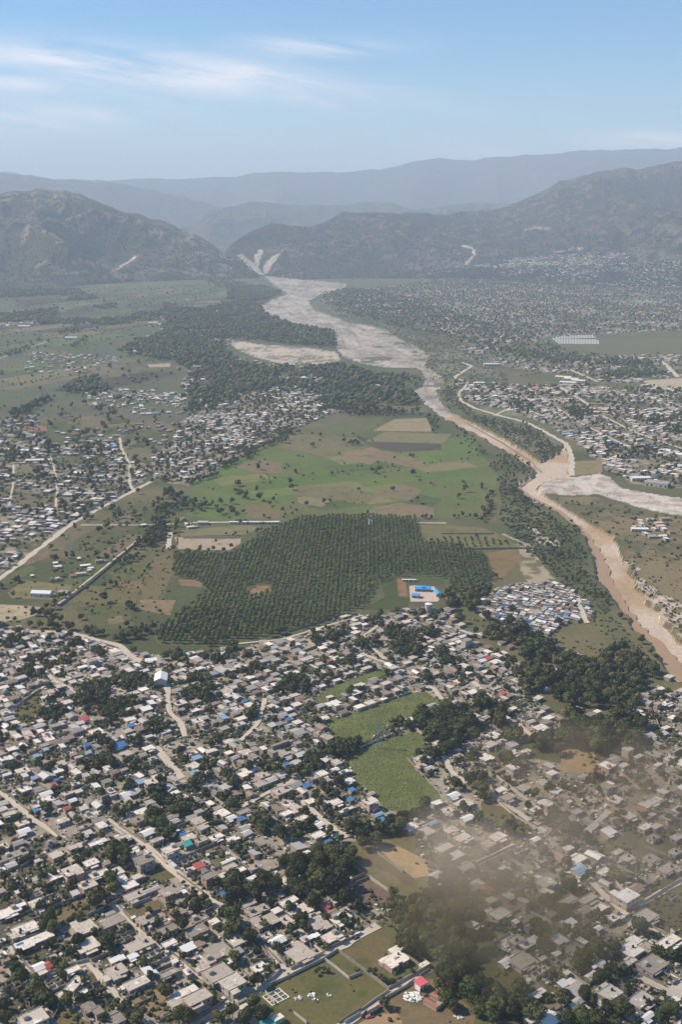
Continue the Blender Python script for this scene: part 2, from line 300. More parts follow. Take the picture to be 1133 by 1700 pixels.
OPEN = [  # yards, fields and clearings: (name, polygon, colour, row angle or None)
 ('field', [(22, 1166), (60, 1150), (75, 1158), (50, 1205), (30, 1210)], (0.124, 0.101, 0.035)),
 ('field', [(0, 1003), (70, 1008), (58, 1022), (30, 1030), (-20, 1034), (-20, 1002)], (0.386, 0.299, 0.195)),
 ('field', [(12, 985), (38, 963), (120, 972), (112, 992), (90, 996), (20, 994)], (0.184, 0.150, 0.066)),
 ('field', [(208, 1448), (265, 1438), (292, 1456), (240, 1470)], (0.120, 0.101, 0.039)),
 ('field', [(205, 1512), (262, 1494), (275, 1508), (225, 1526)], (0.138, 0.106, 0.043)),
 ('field', [(82, 1512), (142, 1490), (150, 1505), (95, 1535), (60, 1540)], (0.184, 0.132, 0.066)),
 ('field', [(330, 1415), (360, 1404), (378, 1415), (345, 1424)], (0.230, 0.163, 0.094)),
 ('field', [(347, 1428), (384, 1415), (398, 1425), (352, 1442)], (0.147, 0.123, 0.055)),
 ('field', [(218, 1660), (262, 1634), (292, 1660), (262, 1690), (235, 1688)], (0.248, 0.176, 0.094)),
 ('field', [(105, 1672), (148, 1698), (160, 1720), (85, 1720)], (0.156, 0.114, 0.047)),
 ('field', [(412, 1660), (480, 1618), (512, 1600), (562, 1630), (602, 1615), (648, 1646), (570, 1702), (470, 1730), (440, 1712)], (0.124, 0.110, 0.039)),
 ('field', [(544, 1594), (562, 1583), (600, 1611), (581, 1622)], (0.110, 0.106, 0.035)),
 ('field', [(568, 1582), (628, 1550), (668, 1572), (645, 1600), (625, 1618)], (0.138, 0.110, 0.047)),
 ('field', [(625, 1672), (690, 1625), (725, 1625), (790, 1680), (790, 1730), (590, 1730)], (0.175, 0.128, 0.066)),
 ('field', [(595, 1700), (625, 1682), (662, 1684), (680, 1730), (560, 1730)], (0.331, 0.220, 0.125)),
 ('field', [(632, 1412), (660, 1405), (712, 1430), (718, 1452), (690, 1458), (662, 1440)], (0.368, 0.251, 0.129)),
 ('field', [(575, 1420), (632, 1414), (700, 1470), (720, 1500), (650, 1450)], (0.129, 0.097, 0.043)),
 ('field', [(582, 1474), (614, 1460), (650, 1482), (650, 1495), (612, 1505)], (0.156, 0.110, 0.078)),
 ('field', [(770, 1600), (830, 1590), (870, 1620), (850, 1650), (790, 1640)], (0.092, 0.088, 0.027)),
 ('field', [(935, 1245), (985, 1245), (1000, 1275), (975, 1292), (930, 1278)], (0.304, 0.202, 0.094)),
 ('field', [(800, 1330), (850, 1345), (890, 1370), (850, 1385), (800, 1365)], (0.120, 0.101, 0.039)),
 ('field', [(1065, 1480), (1133, 1440), (1170, 1440), (1170, 1540), (1133, 1545), (1080, 1530)], (0.097, 0.084, 0.031)),
 ('field', [(1000, 1400), (1060, 1370), (1133, 1400), (1110, 1430), (1040, 1440)], (0.110, 0.097, 0.039)),
 ('field', [(775, 1412), (800, 1400), (825, 1420), (795, 1432)], (0.110, 0.106, 0.039)),
 ('field', [(930, 1178), (955, 1176), (958, 1190), (935, 1190)], (0.221, 0.136, 0.070)),
 ('field', [(660, 962), (673, 960), (677, 990), (663, 990)], (0.248, 0.132, 0.066)),
 ('field', [(630, 960), (658, 960), (661, 990), (680, 994), (676, 1012), (600, 1012), (640, 990)], (0.060, 0.075, 0.020)),
 ('field', [(862, 983), (872, 976), (884, 988)], (0.184, 0.114, 0.070)),
 ('field', [(806, 920), (860, 908), (868, 930), (830, 965), (818, 950)], (0.184, 0.128, 0.051)),
 ('field', [(700, 872), (742, 872), (800, 876), (832, 888), (862, 908), (768, 912), (715, 902), (702, 888)], (0.152, 0.132, 0.051)),
 ('field', [(948, 766), (1005, 764), (1000, 785), (955, 790)], (0.230, 0.176, 0.086)),
 ('field', [(1010, 636), (1060, 636), (1068, 646), (1020, 647)], (0.110, 0.114, 0.039)),
 ('field', [(1065, 632), (1133, 628), (1180, 632), (1180, 650), (1100, 648)], (0.423, 0.343, 0.242)),
 ('field', [(915, 566), (1133, 560), (1180, 556), (1180, 588), (1000, 588), (940, 580)], (0.120, 0.114, 0.047)),
 ('field', [(244, 605), (284, 603), (282, 609), (248, 610)], (0.386, 0.290, 0.195)),
 ('field', [(32, 708), (76, 706), (78, 716), (36, 718)], (0.248, 0.132, 0.078)),
 ('field', [(290, 892), (400, 893), (400, 902), (380, 914), (296, 912)], (0.368, 0.282, 0.187)),
 ('field', [(300, 880), (405, 872), (440, 876), (405, 888), (300, 890)], (0.184, 0.158, 0.070)),
 ('field', [(175, 950), (204, 966), (233, 960), (255, 930), (274, 915), (250, 912), (205, 945)], (0.110, 0.106, 0.035)),
 ('field', [(198, 966), (235, 965), (238, 978), (215, 984)], (0.184, 0.128, 0.055)),
 ('field', [(106, 1002), (150, 972), (195, 980), (232, 976), (225, 1002), (140, 1004)], (0.138, 0.114, 0.043)),
 ('field', [(235, 975), (255, 925), (290, 918), (286, 960), (262, 996), (238, 996)], (0.152, 0.119, 0.051)),
 ('field', [(232, 996), (292, 996), (282, 1022), (258, 1018), (228, 1010)], (0.221, 0.150, 0.082)),
 ('field', [(270, 995), (283, 958), (318, 960), (340, 978), (330, 998)], (0.078, 0.088, 0.031)),
 ('field', [(297, 962), (337, 962), (334, 975), (300, 972)], (0.212, 0.136, 0.078)),
 ('field', [(120, 1008), (210, 1006), (225, 1040), (190, 1048), (150, 1035)], (0.097, 0.097, 0.031)),
 ('field', [(178, 1028), (200, 1022), (206, 1032), (180, 1038)], (0.202, 0.145, 0.078)),
 ('field', [(150, 905), (172, 880), (215, 876), (175, 910), (140, 935)], (0.092, 0.092, 0.035)),
 ('field', [(110, 905), (160, 876), (170, 878), (130, 915)], (0.092, 0.097, 0.039)),
 ('field', [(40, 925), (80, 912), (82, 925), (40, 940)], (0.175, 0.119, 0.070)),
 ('field', [(0, 962), (50, 938), (62, 945), (20, 968), (-20, 975)], (0.106, 0.110, 0.035)),
 ('field', [(412, 976), (440, 970), (455, 978), (430, 990), (412, 994)], (0.248, 0.158, 0.078)),
 ('field', [(20, 822), (90, 820), (88, 842), (20, 842)], (0.138, 0.114, 0.055)),
 ('field', [(26, 774), (55, 772), (57, 792), (28, 792)], (0.152, 0.141, 0.058)),
 ('field', [(88, 760), (140, 755), (150, 770), (95, 778)], (0.097, 0.101, 0.035)),
 # meadow patchwork
 ('field', cr(380, 560, S3, (230, 470), (340, 452), (480, 480), (560, 500), (600, 540), (440, 560), (240, 520)), (0.156, 0.132, 0.058)),
 ('field', cr(380, 560, S3, (530, 545), (680, 515), (770, 560), (660, 600), (560, 570)), (0.212, 0.150, 0.082)),
 ('field', cr(380, 560, S3, (620, 560), (700, 535), (880, 570), (950, 600), (860, 610), (780, 600)), (0.193, 0.141, 0.070)),
 ('field', cr(380, 560, S3, (20, 610), (140, 575), (240, 590), (260, 640), (120, 640)), (0.175, 0.132, 0.066)),
 ('field', cr(380, 560, S3, (300, 700), (560, 700), (700, 740), (640, 790), (480, 760), (300, 740)), (0.156, 0.132, 0.055)),
 ('field', cr(380, 560, S3, (690, 715), (820, 690), (920, 720), (840, 770), (730, 760)), (0.175, 0.136, 0.066)),
 ('field', cr(380, 560, S3, (680, 800), (800, 780), (965, 795), (970, 846), (640, 846)), (0.202, 0.145, 0.078)),
 ('field', cr(380, 560, S3, (80, 800), (160, 790), (250, 820), (240, 860), (80, 850)), (0.166, 0.123, 0.062)),
 ('field', cr(380, 560, S3, (320, 755), (380, 745), (480, 770), (440, 800), (330, 780)), (0.202, 0.167, 0.086)),
 ('field', cr(380, 560, S3, (820, 780), (900, 740), (1000, 760), (960, 800)), (0.078, 0.097, 0.031)),
 ('field', cr(380, 560, S3, (430, 430), (560, 375), (730, 380), (690, 425), (560, 470), (440, 460)), (0.110, 0.110, 0.039)),
 ('field', cr(380, 560, S3, (680, 440), (780, 385), (930, 380), (960, 445)), (0.276, 0.211, 0.117)),
 ('field', cr(380, 560, S3, (640, 490), (740, 445), (1050, 455), (1010, 500)), (0.184, 0.158, 0.070)),
 ('field', cr(380, 560, S3, (640, 495), (1000, 503), (1000, 530), (800, 540), (700, 525)), (0.078, 0.062, 0.043)),
 ('field', cr(380, 560, S3, (700, 320), (930, 325), (940, 355), (720, 345)), (0.138, 0.128, 0.055)),
]
GREEN1 = (0.098, 0.138, 0.028)

# ------------------------------------------------------------------ the ground: one sheet with the riverbed cut into it
def ground():
    th = np.concatenate([np.radians(np.linspace(-62, -21.1, 30)), np.radians(np.arange(-21, 21.01, 0.075)), np.radians(np.linspace(21.1, 62, 30))])
    dep = np.concatenate([np.linspace(50, 42.2, 12), np.arange(42, 30, -0.075), np.arange(30, 2.6, -0.045), np.linspace(2.6, 0.68, 30)])
    r = CAMZ / np.tan(np.radians(dep)); r[-1] = 33500
    T, R = np.meshgrid(th, r); X = R * np.sin(T); Y = R * np.cos(T)
    px, py = proj(X, Y)
    ny, nx = X.shape
    w1 = (fbm(X / 25, Y / 25, 3, 3) - 0.5); w2 = (fbm(X / 25 + 50, Y / 25, 3, 9) - 0.5)
    sc_ = ppm(X, Y)
    qx = px + w1 * 14 * sc_; qy = py + w2 * 5 * sc_ * 0.6
    n1 = fbm(X / 90, Y / 90, 4, 21)[..., None]; n2 = fbm(X / 14, Y / 14, 3, 31)[..., None]; n3 = fbm(X / 400, Y / 400, 4, 41)[..., None]
    def c(a): return np.array(a)[None, None, :]
    def mix(a, b, t): return a * (1 - t) + b * t
    def st(x, a, b): return np.clip((x - a) / (b - a), 0, 1)
    col = mix(c((0.07, 0.08, 0.026)), c((0.145, 0.12, 0.055)), st(n1, 0.35, 0.65))      # scrub and dry grass
    col = mix(col, c((0.08, 0.098, 0.034)), st(n3, 0.4, 0.6) * 0.6)
    far = (py < 700) & (px < 600)
    col = np.where(far[..., None], mix(mix(c((0.085, 0.085, 0.042)), c((0.125, 0.11, 0.062)), st(n1, 0.3, 0.7)), c((0.075, 0.095, 0.036)), st(n3, .45, .55) * 0.7), col)
    # towns: pale dust worn through by green yards
    dust = mix(c((0.28, 0.235, 0.165)), c((0.095, 0.09, 0.042)), st(n2 * 0.6 + n1 * 0.4, 0.42, 0.58))
    dustb = mix(c((0.33, 0.275, 0.20)), c((0.095, 0.085, 0.045)), st(n2 * .7 + n1 * .3, 0.45, 0.56))
    for k, p in TOWN.items():
        m = inpoly(qx, qy, p)[..., None]
        col = np.where(m, mix(c((0.24, 0.205, 0.145)), c((0.10, 0.095, 0.05)), st(n2 * .5 + n1 * .5, 0.40, 0.56)) if k in ('far', 'east2') else (dustb if k in ('camp', 'near') else dust), col)
    m = inpoly(qx, qy, MEADOW)[..., None]
    col = np.where(m, mix(c(GREEN1), c((0.115, 0.12, 0.04)), st(n1, 0.35, 0.65)), col)
    w3 = fbm(X / 9, Y / 22, 3, 19) - .5; riv = inpoly(px + w1 * 14 * sc_ + w3 * 8 * sc_, py + w2 * 4 * sc_, SAND) 
    bank = [(830, 790), (870, 820), (900, 850), (950, 880), (975, 925), (975, 960), (1010, 1000), (1030, 1040), (1075, 1090), (1060, 1090), (1000, 1045), (985, 1000), (940, 965), (900, 940), (860, 900), (830, 860)]
    col = np.where(inpoly(qx, qy, bank)[..., None], mix(c((0.06, 0.075, 0.025)), c((0.12, 0.115, 0.05)), st(n1, .4, .7)), col)
    grn = [(700, 500), (560, 488), (590, 520), (660, 545), (740, 575), (800, 600), (850, 640), (880, 690), (930, 730), (900, 760), (860, 735), (800, 700), (745, 675), (730, 655), (745, 630), (720, 600), (700, 570), (640, 540), (550, 520), (530, 500), (560, 485)]
    col = np.where((inpoly(qx, qy, grn) & ~riv)[..., None], mix(c((0.075, 0.085, 0.035)), c((0.20, 0.175, 0.10)), st(n1 * .6 + n2 * .4, .42, .68)), col)
    east = [(905, 825), (945, 825), (994, 825), (1033, 838), (1086, 853), (1190, 872), (1190, 1020), (1133, 1000), (1062, 960), (1040, 925), (1030, 900), (985, 866), (940, 840)]
    col = np.where((inpoly(qx, qy, east) & ~riv)[..., None], mix(c((0.20, 0.15, 0.075)), c((0.10, 0.095, 0.038)), st(n1 * .6 + n2 * .4, .42, .62)), col)
    pale = [(858, 905), (880, 900), (905, 935), (920, 965), (890, 975), (872, 960), (860, 935)]
    col = np.where(inpoly(qx, qy, pale)[..., None], mix(c((0.33, 0.26, 0.17)), c((0.13, 0.12, 0.06)), st(n2, .48, .62)), col)
    col = np.where(inpoly(qx, qy, [(870, 870), (885, 872), (905, 890), (935, 902), (930, 912), (900, 905)])[..., None], mix(c((0.40, 0.33, 0.24)), c((0.13, 0.12, 0.06)), st(n2, .5, .62)), col)
    st2 = fbm(X / 24 + Y / 120, Y / 260, 4, 77)[..., None]
    sand = mix(c((0.33, 0.28, 0.22)), c((0.46, 0.40, 0.33)), st(st2, .35, .65)); sand = mix(sand, c((0.20, 0.17, 0.12)), st(n2 * .5 + n1 * .5, .48, .58) * 0.85)
    lower = (py > 690)[..., None]
    sand = np.where(lower, mix(c((0.40, 0.28, 0.165)), c((0.50, 0.40, 0.30)), st(n1, .38, .6)), sand)
    green_bar = ((fbm(X / 55, Y / 90, 3, 58) > 0.63) & (py > 500) & (py < 640) & (px > 600))[..., None]
    sand = np.where(green_bar, c((0.12, 0.125, 0.06)), sand)
    col = np.where(riv[..., None], sand, col)
    roc = inpoly(qx, qy, ROCKY)[..., None]
    col = np.where(roc, mix(c((0.50, 0.40, 0.30)), c((0.20, 0.165, 0.09)), st(n2, .45, .6)), col)
    yd = inpoly(px + w1 * 4 * sc_, py + w2 * 3 * sc_, YARD)[..., None]
    col = np.where(yd, mix(c((0.54, 0.47, 0.39)), c((0.36, 0.29, 0.22)), st(n2, .45, .62)), col)
    col = np.where(inpoly(qx, qy, QUARRY)[..., None], mix(c((0.48, 0.40, 0.31)), c((0.19, 0.165, 0.10)), st(n2 * .5 + n1 * .5, .47, .6)), col)
    Z = np.where(riv, np.where(py > 700, -4.4, -2.4) + 1.6 * (fbm(X / 30, Y / 60, 3, 5) - 0.5), 0.0) + np.where(yd[..., 0], 3.2 * fbm(X / 22, Y / 22, 3, 8) ** 2, 0)
    big = (fbm(X / 35, Y / 35, 3, 15) - 0.5) * 0.5
    Z = Z + np.where(roc[..., 0], big * 4, 0)
    Z = np.where((py < 455), np.minimum(Z, 0), Z)
    idx = np.arange(nx * ny).reshape(ny, nx)
    f = np.stack([idx[:-1, :-1], idx[:-1, 1:], idx[1:, 1:], idx[1:, :-1]], -1).reshape(-1, 4)
    v = np.stack([X, Y, Z], -1).reshape(-1, 3)
    ca = np.concatenate([col, np.ones((ny, nx, 1))], -1)
    o = link('ground', npmesh('ground', v, f, M['ground'], {'cover': ('FLOAT_COLOR', ca)})); tag(o, kind='structure')
ground()

def sheet(name, poly, z, m, **k):
    bm = bmesh.new(); vs_ = [bm.verts.new((*G(p[0], p[1]), z)) for p in poly]; bm.faces.new(vs_); bmesh.ops.triangulate(bm, faces=bm.faces[:])
    bm.normal_update()
    for f in bm.faces:
        if f.normal.z < 0: f.normal_flip()
    me = bpy.data.meshes.new(name); bm.to_mesh(me); bm.free(); me.materials.append(m); o = link(name, me); tag(o, kind='structure', **k); return o
def densify(P, step=8.0, jit=0.0, seed=1):
    out = []; r = np.random.default_rng(seed); n = len(P)
    for i in range(n):
        a = P[i]; b = P[(i + 1) % n]; d = math.dist(G(*a), G(*b)); k = max(1, int(d / step))
        for j in range(k):
            t = j / k; x = a[0] + (b[0] - a[0]) * t; y = a[1] + (b[1] - a[1]) * t; s = ppm(*G(x, y)) * jit
            out.append((x + r.uniform(-1, 1) * s, y + r.uniform(-1, 1) * s * 0.45))
    return out
# ribbons: roads and water
def ribbon(pts, wid, z, name, m, seed=0):
    P = np.array([G(p[0], p[1]) for p in pts]); Wd = np.array(wid, float) if hasattr(wid, '__len__') else np.full(len(P), float(wid))
    d = np.r_[0, np.cumsum(np.hypot(*np.diff(P, axis=0).T))]; n = max(2, int(d[-1] / 5)); s = np.linspace(0, d[-1], n)
    x = np.interp(s, d, P[:, 0]); y = np.interp(s, d, P[:, 1]); w = np.interp(s, d, Wd)
    k = np.ones(3) / 3
    if n > 8:
        for _ in range(2): x[1:-1] = np.convolve(x, k, 'valid'); y[1:-1] = np.convolve(y, k, 'valid')
    tx = np.gradient(x); ty = np.gradient(y); L = np.hypot(tx, ty) + 1e-9; nxn, nyn = -ty / L, tx / L
    ja = (vn(s / 9, s * 0, 11 + seed) - 0.5) * 0.35 * w; jb = (vn(s / 9, s * 0, 71 + seed) - 0.5) * 0.35 * w
    A = np.stack([x + nxn * (w / 2 + ja), y + nyn * (w / 2 + ja), np.full(n, z)], 1); B = np.stack([x - nxn * (w / 2 + jb), y - nyn * (w / 2 + jb), np.full(n, z)], 1)
    v = np.concatenate([B, A]); i = np.arange(n - 1)
    f = np.stack([i, i + 1, n + i + 1, n + i], 1)
    # keep normals up
    o = link(name, npmesh(name, v, f, m)); tag(o, kind='structure'); return o
for i, pw in enumerate(WATER):
    ww = [p[2] * 1.0 / ppm(*G(p[0], p[1])) * 1.75 for p in pw]
    ribbon([(p[0], p[1]) for p in pw], ww, -3.7 + 0.1 * i, 'river_water', M['water'], i)
for i, (pts, w) in enumerate(ROADS): ribbon(pts, w, 0.30 + 0.0061 * i, 'road' if w > 3 else 'path', M['road'], i)
for i, br in enumerate(([(452, 462), (490, 478), (478, 492), (462, 505), (490, 525), (540, 538), (585, 548), (600, 575), (640, 595), (690, 603), (718, 618), (706, 645), (722, 668), (760, 692), (830, 730), (880, 762), (898, 780)], [(560, 540), (600, 560), (655, 580), (690, 595)], [(520, 535), (565, 545), (572, 575), (600, 592)])):
    ribbon(br, [1.8 / ppm(*G(p[0], p[1])) for p in br], -2.0 - 1.4 * (i == 0) if False else -1.9, 'river_braid', mat('wet_gravel', (0.27, 0.195, 0.13), .5, .15, .03), 40 + i)
FM = {}
for i, (nm, poly, colr) in enumerate(OPEN):
    key = tuple(round(c * 14) for c in colr)
    ang = random.choice((rad(39), rad(79), rad(129)))
    gr = colr[1] > colr[0]
    m = mat('field_soil', colr, 0.97, 0.17, 0.05, [((colr[0] * 0.55, colr[1] * 0.75, colr[2] * 0.5), 0.06, 0.52, 0.18)], fine=0.2, fscale=0.4, wave=(ang, 3.0, 0.16) if i > 24 else None)
    sheet(nm, densify(poly, 7, 0.5, i), 0.10 + 0.0023 * i, m)
for k, p in LAWN.items():
    sheet('field', densify(p, 6, 0.6, 5), 0.12, mat('sugar_cane_field', (0.125, 0.145, 0.04), 0.95, 0.2, 0.05, [((0.165, 0.165, 0.062), 0.05, 0.52, 0.2)], fine=0.3, fscale=0.6))
# far patchwork of fields on the plain
HEDGE = []
PAL1 = [(0.090, 0.092, 0.036), (0.131, 0.118, 0.050), (0.070, 0.097, 0.029), (0.164, 0.130, 0.065), (0.107, 0.130, 0.036), (0.082, 0.067, 0.040), (0.172, 0.151, 0.065), (0.061, 0.052, 0.032)]
PAL2 = [(0.092, 0.135, 0.024), (0.108, 0.151, 0.027), (0.129, 0.163, 0.036), (0.162, 0.169, 0.050), (0.103, 0.130, 0.031), (0.081, 0.113, 0.022), (0.195, 0.163, 0.068)]
PAL3 = [(0.078, 0.088, 0.029), (0.107, 0.101, 0.040), (0.131, 0.109, 0.050), (0.066, 0.080, 0.023), (0.094, 0.109, 0.032), (0.164, 0.126, 0.065)]
def patchwork(ZP, ang, w, l, pal, prob, seed, z=0.05, gap=2.0):
    ms = [mat('plain_field_soil', c, 0.97, 0.20, 0.015, [((c[0] * .7, c[1] * .8, c[2] * .7), 0.03, 0.5, 0.15)], fine=0.2, fscale=0.15, wave=(rad(ang) if seed % 2 else rad(ang + 90), 6.0 if w[0] < 60 else 14.0, .16)) for c in pal]
    P0 = GA(ZP); c0 = P0.mean(0); a = rad(ang); ca, sa = math.cos(a), math.sin(a); r = np.random.default_rng(seed); k = 0; R0 = np.hypot(*(P0 - c0).T).max()
    v = -R0
    while v < R0:
        hs = r.uniform(*w); u = -R0 + r.uniform(0, l[1])
        while u < R0:
            L = r.uniform(*l)
            if r.random() < prob:
                j = hs * .08; cs = [(u + gap / 2, v + gap / 2), (u + L - gap / 2, v + gap / 2 + r.uniform(-j, j)), (u + L - gap / 2 + r.uniform(-j, j), v + hs - gap / 2), (u + gap / 2, v + hs - gap / 2)]
                P = [(p[0] * ca - p[1] * sa + c0[0], p[0] * sa + p[1] * ca + c0[1]) for p in cs]
                if min(p[1] for p in P) > 450 and all(inpoly([q[0]], [q[1]], ZP)[0] for q in (proj(*p_) for p_ in P)):
                    bm = bmesh.new(); f = bm.faces.new([bm.verts.new((x, y, z)) for x, y in P]); f.normal_update()
                    if f.normal.z < 0: f.normal_flip()
                    me = bpy.data.meshes.new('field'); bm.to_mesh(me); bm.free(); me.materials.append(ms[int(r.integers(len(ms)))]); tag(link('field', me), kind='structure'); k += 1
                    if r.random() < (.08 if seed == 6 else .30): HEDGE.append((P[0], P[1], w[0]))
                    if r.random() < (.05 if seed == 6 else .22): HEDGE.append((P[0], P[3], w[0]))
            u += L
        v += hs
    return k
print('fields', patchwork([(-60, 480), (60, 476), (200, 470), (330, 470), (430, 480), (440, 500), (330, 515), (270, 555), (205, 580), (290, 610), (310, 640), (300, 690), (60, 690), (-60, 720)], 62, (45, 130), (120, 420), PAL1, .9, 5),
      patchwork(MEADOW, 25, (28, 70), (50, 150), PAL2, .85, 6, .05, 0.8), patchwork([(60, 690), (300, 690), (262, 760), (190, 735), (80, 742)], 78, (30, 60), (50, 110), PAL3, .8, 7),
      patchwork([(110, 1000), (70, 960), (210, 830), (300, 862), (300, 880), (290, 980), (250, 1060), (200, 1050)], 79, (18, 40), (30, 80), PAL3, .85, 8, .04), patchwork([(480, 722), (560, 680), (690, 690), (740, 690), (800, 745), (730, 740), (620, 745)], 20, (40, 70), (80, 160), PAL3, .85, 9),
      patchwork([(210, 830), (300, 815), (350, 862), (300, 862), (240, 862)], 40, (20, 40), (30, 80), PAL3, .8, 10, .04), patchwork([(760, 575), (1180, 590), (1180, 640), (800, 640)], 43, (50, 90), (90, 180), PAL3, .5, 12, .04),
      patchwork([(910, 830), (1040, 845), (1180, 872), (1180, 1000), (1060, 950), (1030, 900)], 15, (40, 80), (60, 140), [(0.20, 0.16, 0.085), (0.15, 0.135, 0.065), (0.24, 0.18, 0.105)], .5, 13, .04))

# ------------------------------------------------------------------ mountains
HILLV = []
def interp(tab, px, j): a = np.array(tab, float); return np.interp(px, a[:, 0], a[:, j])
def hill(name, ridge, foot, seed, cols, nr=150, amp=0.30, scars=(), back=0.35, gs=700, nth=0.06, thr=(-23, 23), exp=0.85):
    """ridge: (px, py, distance); foot: (px, distance)."""
    th = np.radians(np.arange(thr[0], thr[1] + 0.01, nth)); t = np.concatenate([np.linspace(0, 1, nr), np.linspace(1, 1 + back, nr // 4)[1:]])
    px = 566.5 + FPX * np.tan(th) / (CP + 0.0) * 1.0          # azimuth -> photo column at the horizon row
    px = 566.5 + FPX * np.tan(th) * (CP + (850 - HOR) / FPX * SP)
    rr = interp(ridge, px, 2); ry = interp(ridge, px, 1); rf = interp(foot, px, 1)
    v = (850 - ry) / FPX; hr = CAMZ + rr * ((-SP + v * CP) / (CP + v * SP)) / np.cos(th) * np.cos(th) 
    hr = CAMZ + rr * np.cos(th) * ((-SP + v * CP) / (CP + v * SP)) 
    hr = hr + (fbm(px / 23, px * 0, 4, seed + 5) - 0.5) * 0.03 * rr / 8
    T, Th = np.meshgrid(t, th, indexing='ij')
    R = rf + (rr - rf) * T; X = R * np.sin(Th); Y = R * np.cos(Th)
    wx = X + 260 * (fbm(X / 900, Y / 900, 3, seed) - 0.5); wy = Y + 260 * (fbm(X / 900, Y / 900, 3, seed + 3) - 0.5)
    rn = fbm(wx / gs, wy / (gs * 1.5), 8, seed, True) 
    sh = np.where(T < 1, np.clip(T, 0, 1) ** exp, 1 - (T - 1) / back * 0.5)
    env = np.clip(np.minimum(T * 4, (1.0 - T) * 3.5 + 0.10), 0.0, 1)
    Z = hr * sh + (rn - 0.62) * amp * 2 * np.maximum(hr, 60) * env - 6 * (T < 0.01)
    gx = fbm(wx / 240, wy / 240, 4, seed + 9); g2 = fbm(wx / 60, wy / 60, 3, seed + 14)
    c0, c1, c2 = [np.array(c)[None, None] for c in cols]
    def st(x, a, b): return np.clip((x - a) / (b - a), 0, 1)[..., None]
    col = c0 * (1 - st(gx, .4, .62)) + c1 * st(gx, .4, .62)
    f = st(g2 * .55 + rn * .45, 0.60, 0.72); col = col * (1 - f) + c2 * f
    qx, qy = proj(X, Y, Z)
    for poly, sc_c in scars:
        m = inpoly(qx + (g2 - .5) * 8, qy + (gx - .5) * 5, poly)[..., None]; col = np.where(m, np.array(sc_c)[None, None] * (0.75 + 0.5 * g2[..., None]), col)
    HILLV.append((X, Y, Z, qx, qy, T))
    ny, nx = X.shape; idx = np.arange(nx * ny).reshape(ny, nx)
    fc = np.stack([idx[:-1, :-1], idx[:-1, 1:], idx[1:, 1:], idx[1:, :-1]], -1).reshape(-1, 4)
    o = link(name, npmesh(name, np.stack([X, Y, Z], -1).reshape(-1, 3), fc, M['hill'], {'cover': ('FLOAT_COLOR', np.concatenate([col, np.ones((ny, nx, 1))], -1))}, smooth=True))
    tag(o, kind='structure')
def strip(pts, w):
    P = np.array(pts, float); d = np.gradient(P, axis=0); L = np.hypot(d[:, 0], d[:, 1])[:, None]; n = np.stack([-d[:, 1], d[:, 0]], 1) / L * w
    return [tuple(p) for p in np.concatenate([P + n, (P - n)[::-1]])]
GR = ((0.035, 0.043, 0.025), (0.055, 0.055, 0.032), (0.13, 0.105, 0.08))
hill('hill', [(-500, 350, 9500), (-150, 330, 9300), (0, 318, 9000), (60, 316, 9000), (110, 319, 8950), (160, 333, 8800), (200, 348, 8700), (240, 356, 8600), (270, 364, 8500), (300, 379, 8400), (330, 392, 8200), (350, 404, 8100), (370, 418, 8000), (400, 440, 7800), (432, 462, 7700), (470, 500, 7600)],
     [(-500, 6300), (0, 6450), (100, 6500), (200, 6800), (300, 7000), (400, 7100), (470, 7200)], 3, ((0.036, 0.044, 0.02), (0.072, 0.066, 0.034), (0.21, 0.165, 0.11)), thr=(-26, 0), amp=.36,
     scars=[(strip([(200, 443), (210, 436), (218, 430), (226, 425)], 2.2), (0.55, 0.45, 0.36)), (strip([(186, 451), (200, 445), (205, 438)], 1.0), (0.5, 0.42, 0.33)), ([(322, 418), (348, 417), (345, 424), (328, 424)], (0.26, 0.2, 0.14)), ([(366, 418), (378, 424), (374, 430), (366, 425)], (0.5, 0.42, 0.33)), ([(60, 452), (150, 448), (150, 453), (62, 457)], (0.13, 0.13, 0.07))])
hill('hill', [(330, 480, 7500), (372, 418, 8200), (383, 406, 8300), (420, 382, 8500), (450, 369, 8700), (475, 371, 8700), (500, 375, 8600), (520, 377, 8700), (540, 368, 8900), (565, 353, 9200), (600, 352, 9300), (640, 355, 9300), (700, 352, 9400), (740, 356, 9600), (800, 350, 9900), (850, 342, 10200), (880, 326, 10600), (930, 302, 11000), (1000, 284, 11200), (1060, 279, 11200), (1133, 266, 11300), (1300, 250, 11500), (1700, 260, 12000)],
     [(330, 7400), (440, 7450), (500, 7000), (600, 7100), (700, 7100), (800, 6900), (900, 6700), (1000, 6500), (1133, 6300), (1700, 6300)], 12, ((0.024, 0.030, 0.017), (0.042, 0.040, 0.024), (0.12, 0.095, 0.07)), thr=(-7.2, 26), amp=0.27, exp=1.0,  # scrub colours darkened to carry a cloud shadow over this range
     scars=[([(393, 424), (403, 421), (412, 430), (408, 436)], (0.30, 0.25, 0.20)), ([(402, 434), (412, 430), (420, 436), (424, 422), (432, 412), (438, 416), (432, 430), (428, 444), (440, 456), (430, 454), (414, 444)], (0.42, 0.36, 0.29)), ([(436, 446), (442, 434), (452, 425), (465, 420), (462, 428), (452, 438), (444, 452), (438, 455)], (0.34, 0.29, 0.23)),
            (strip([(768, 408), (783, 413), (789, 422), (783, 430), (771, 440)], 2.0), (0.6, 0.5, 0.38)), (strip([(920, 418), (950, 413), (975, 410)], 1.3), (0.45, 0.36, 0.26)), (strip([(960, 440), (980, 436), (990, 432)], 1.5), (0.42, 0.34, 0.26)), (strip([(885, 436), (910, 440), (930, 437)], 1.2), (0.4, 0.33, 0.25)),
            (strip([(870, 382), (895, 377), (915, 380)], 1.2), (0.35, 0.28, 0.2))])
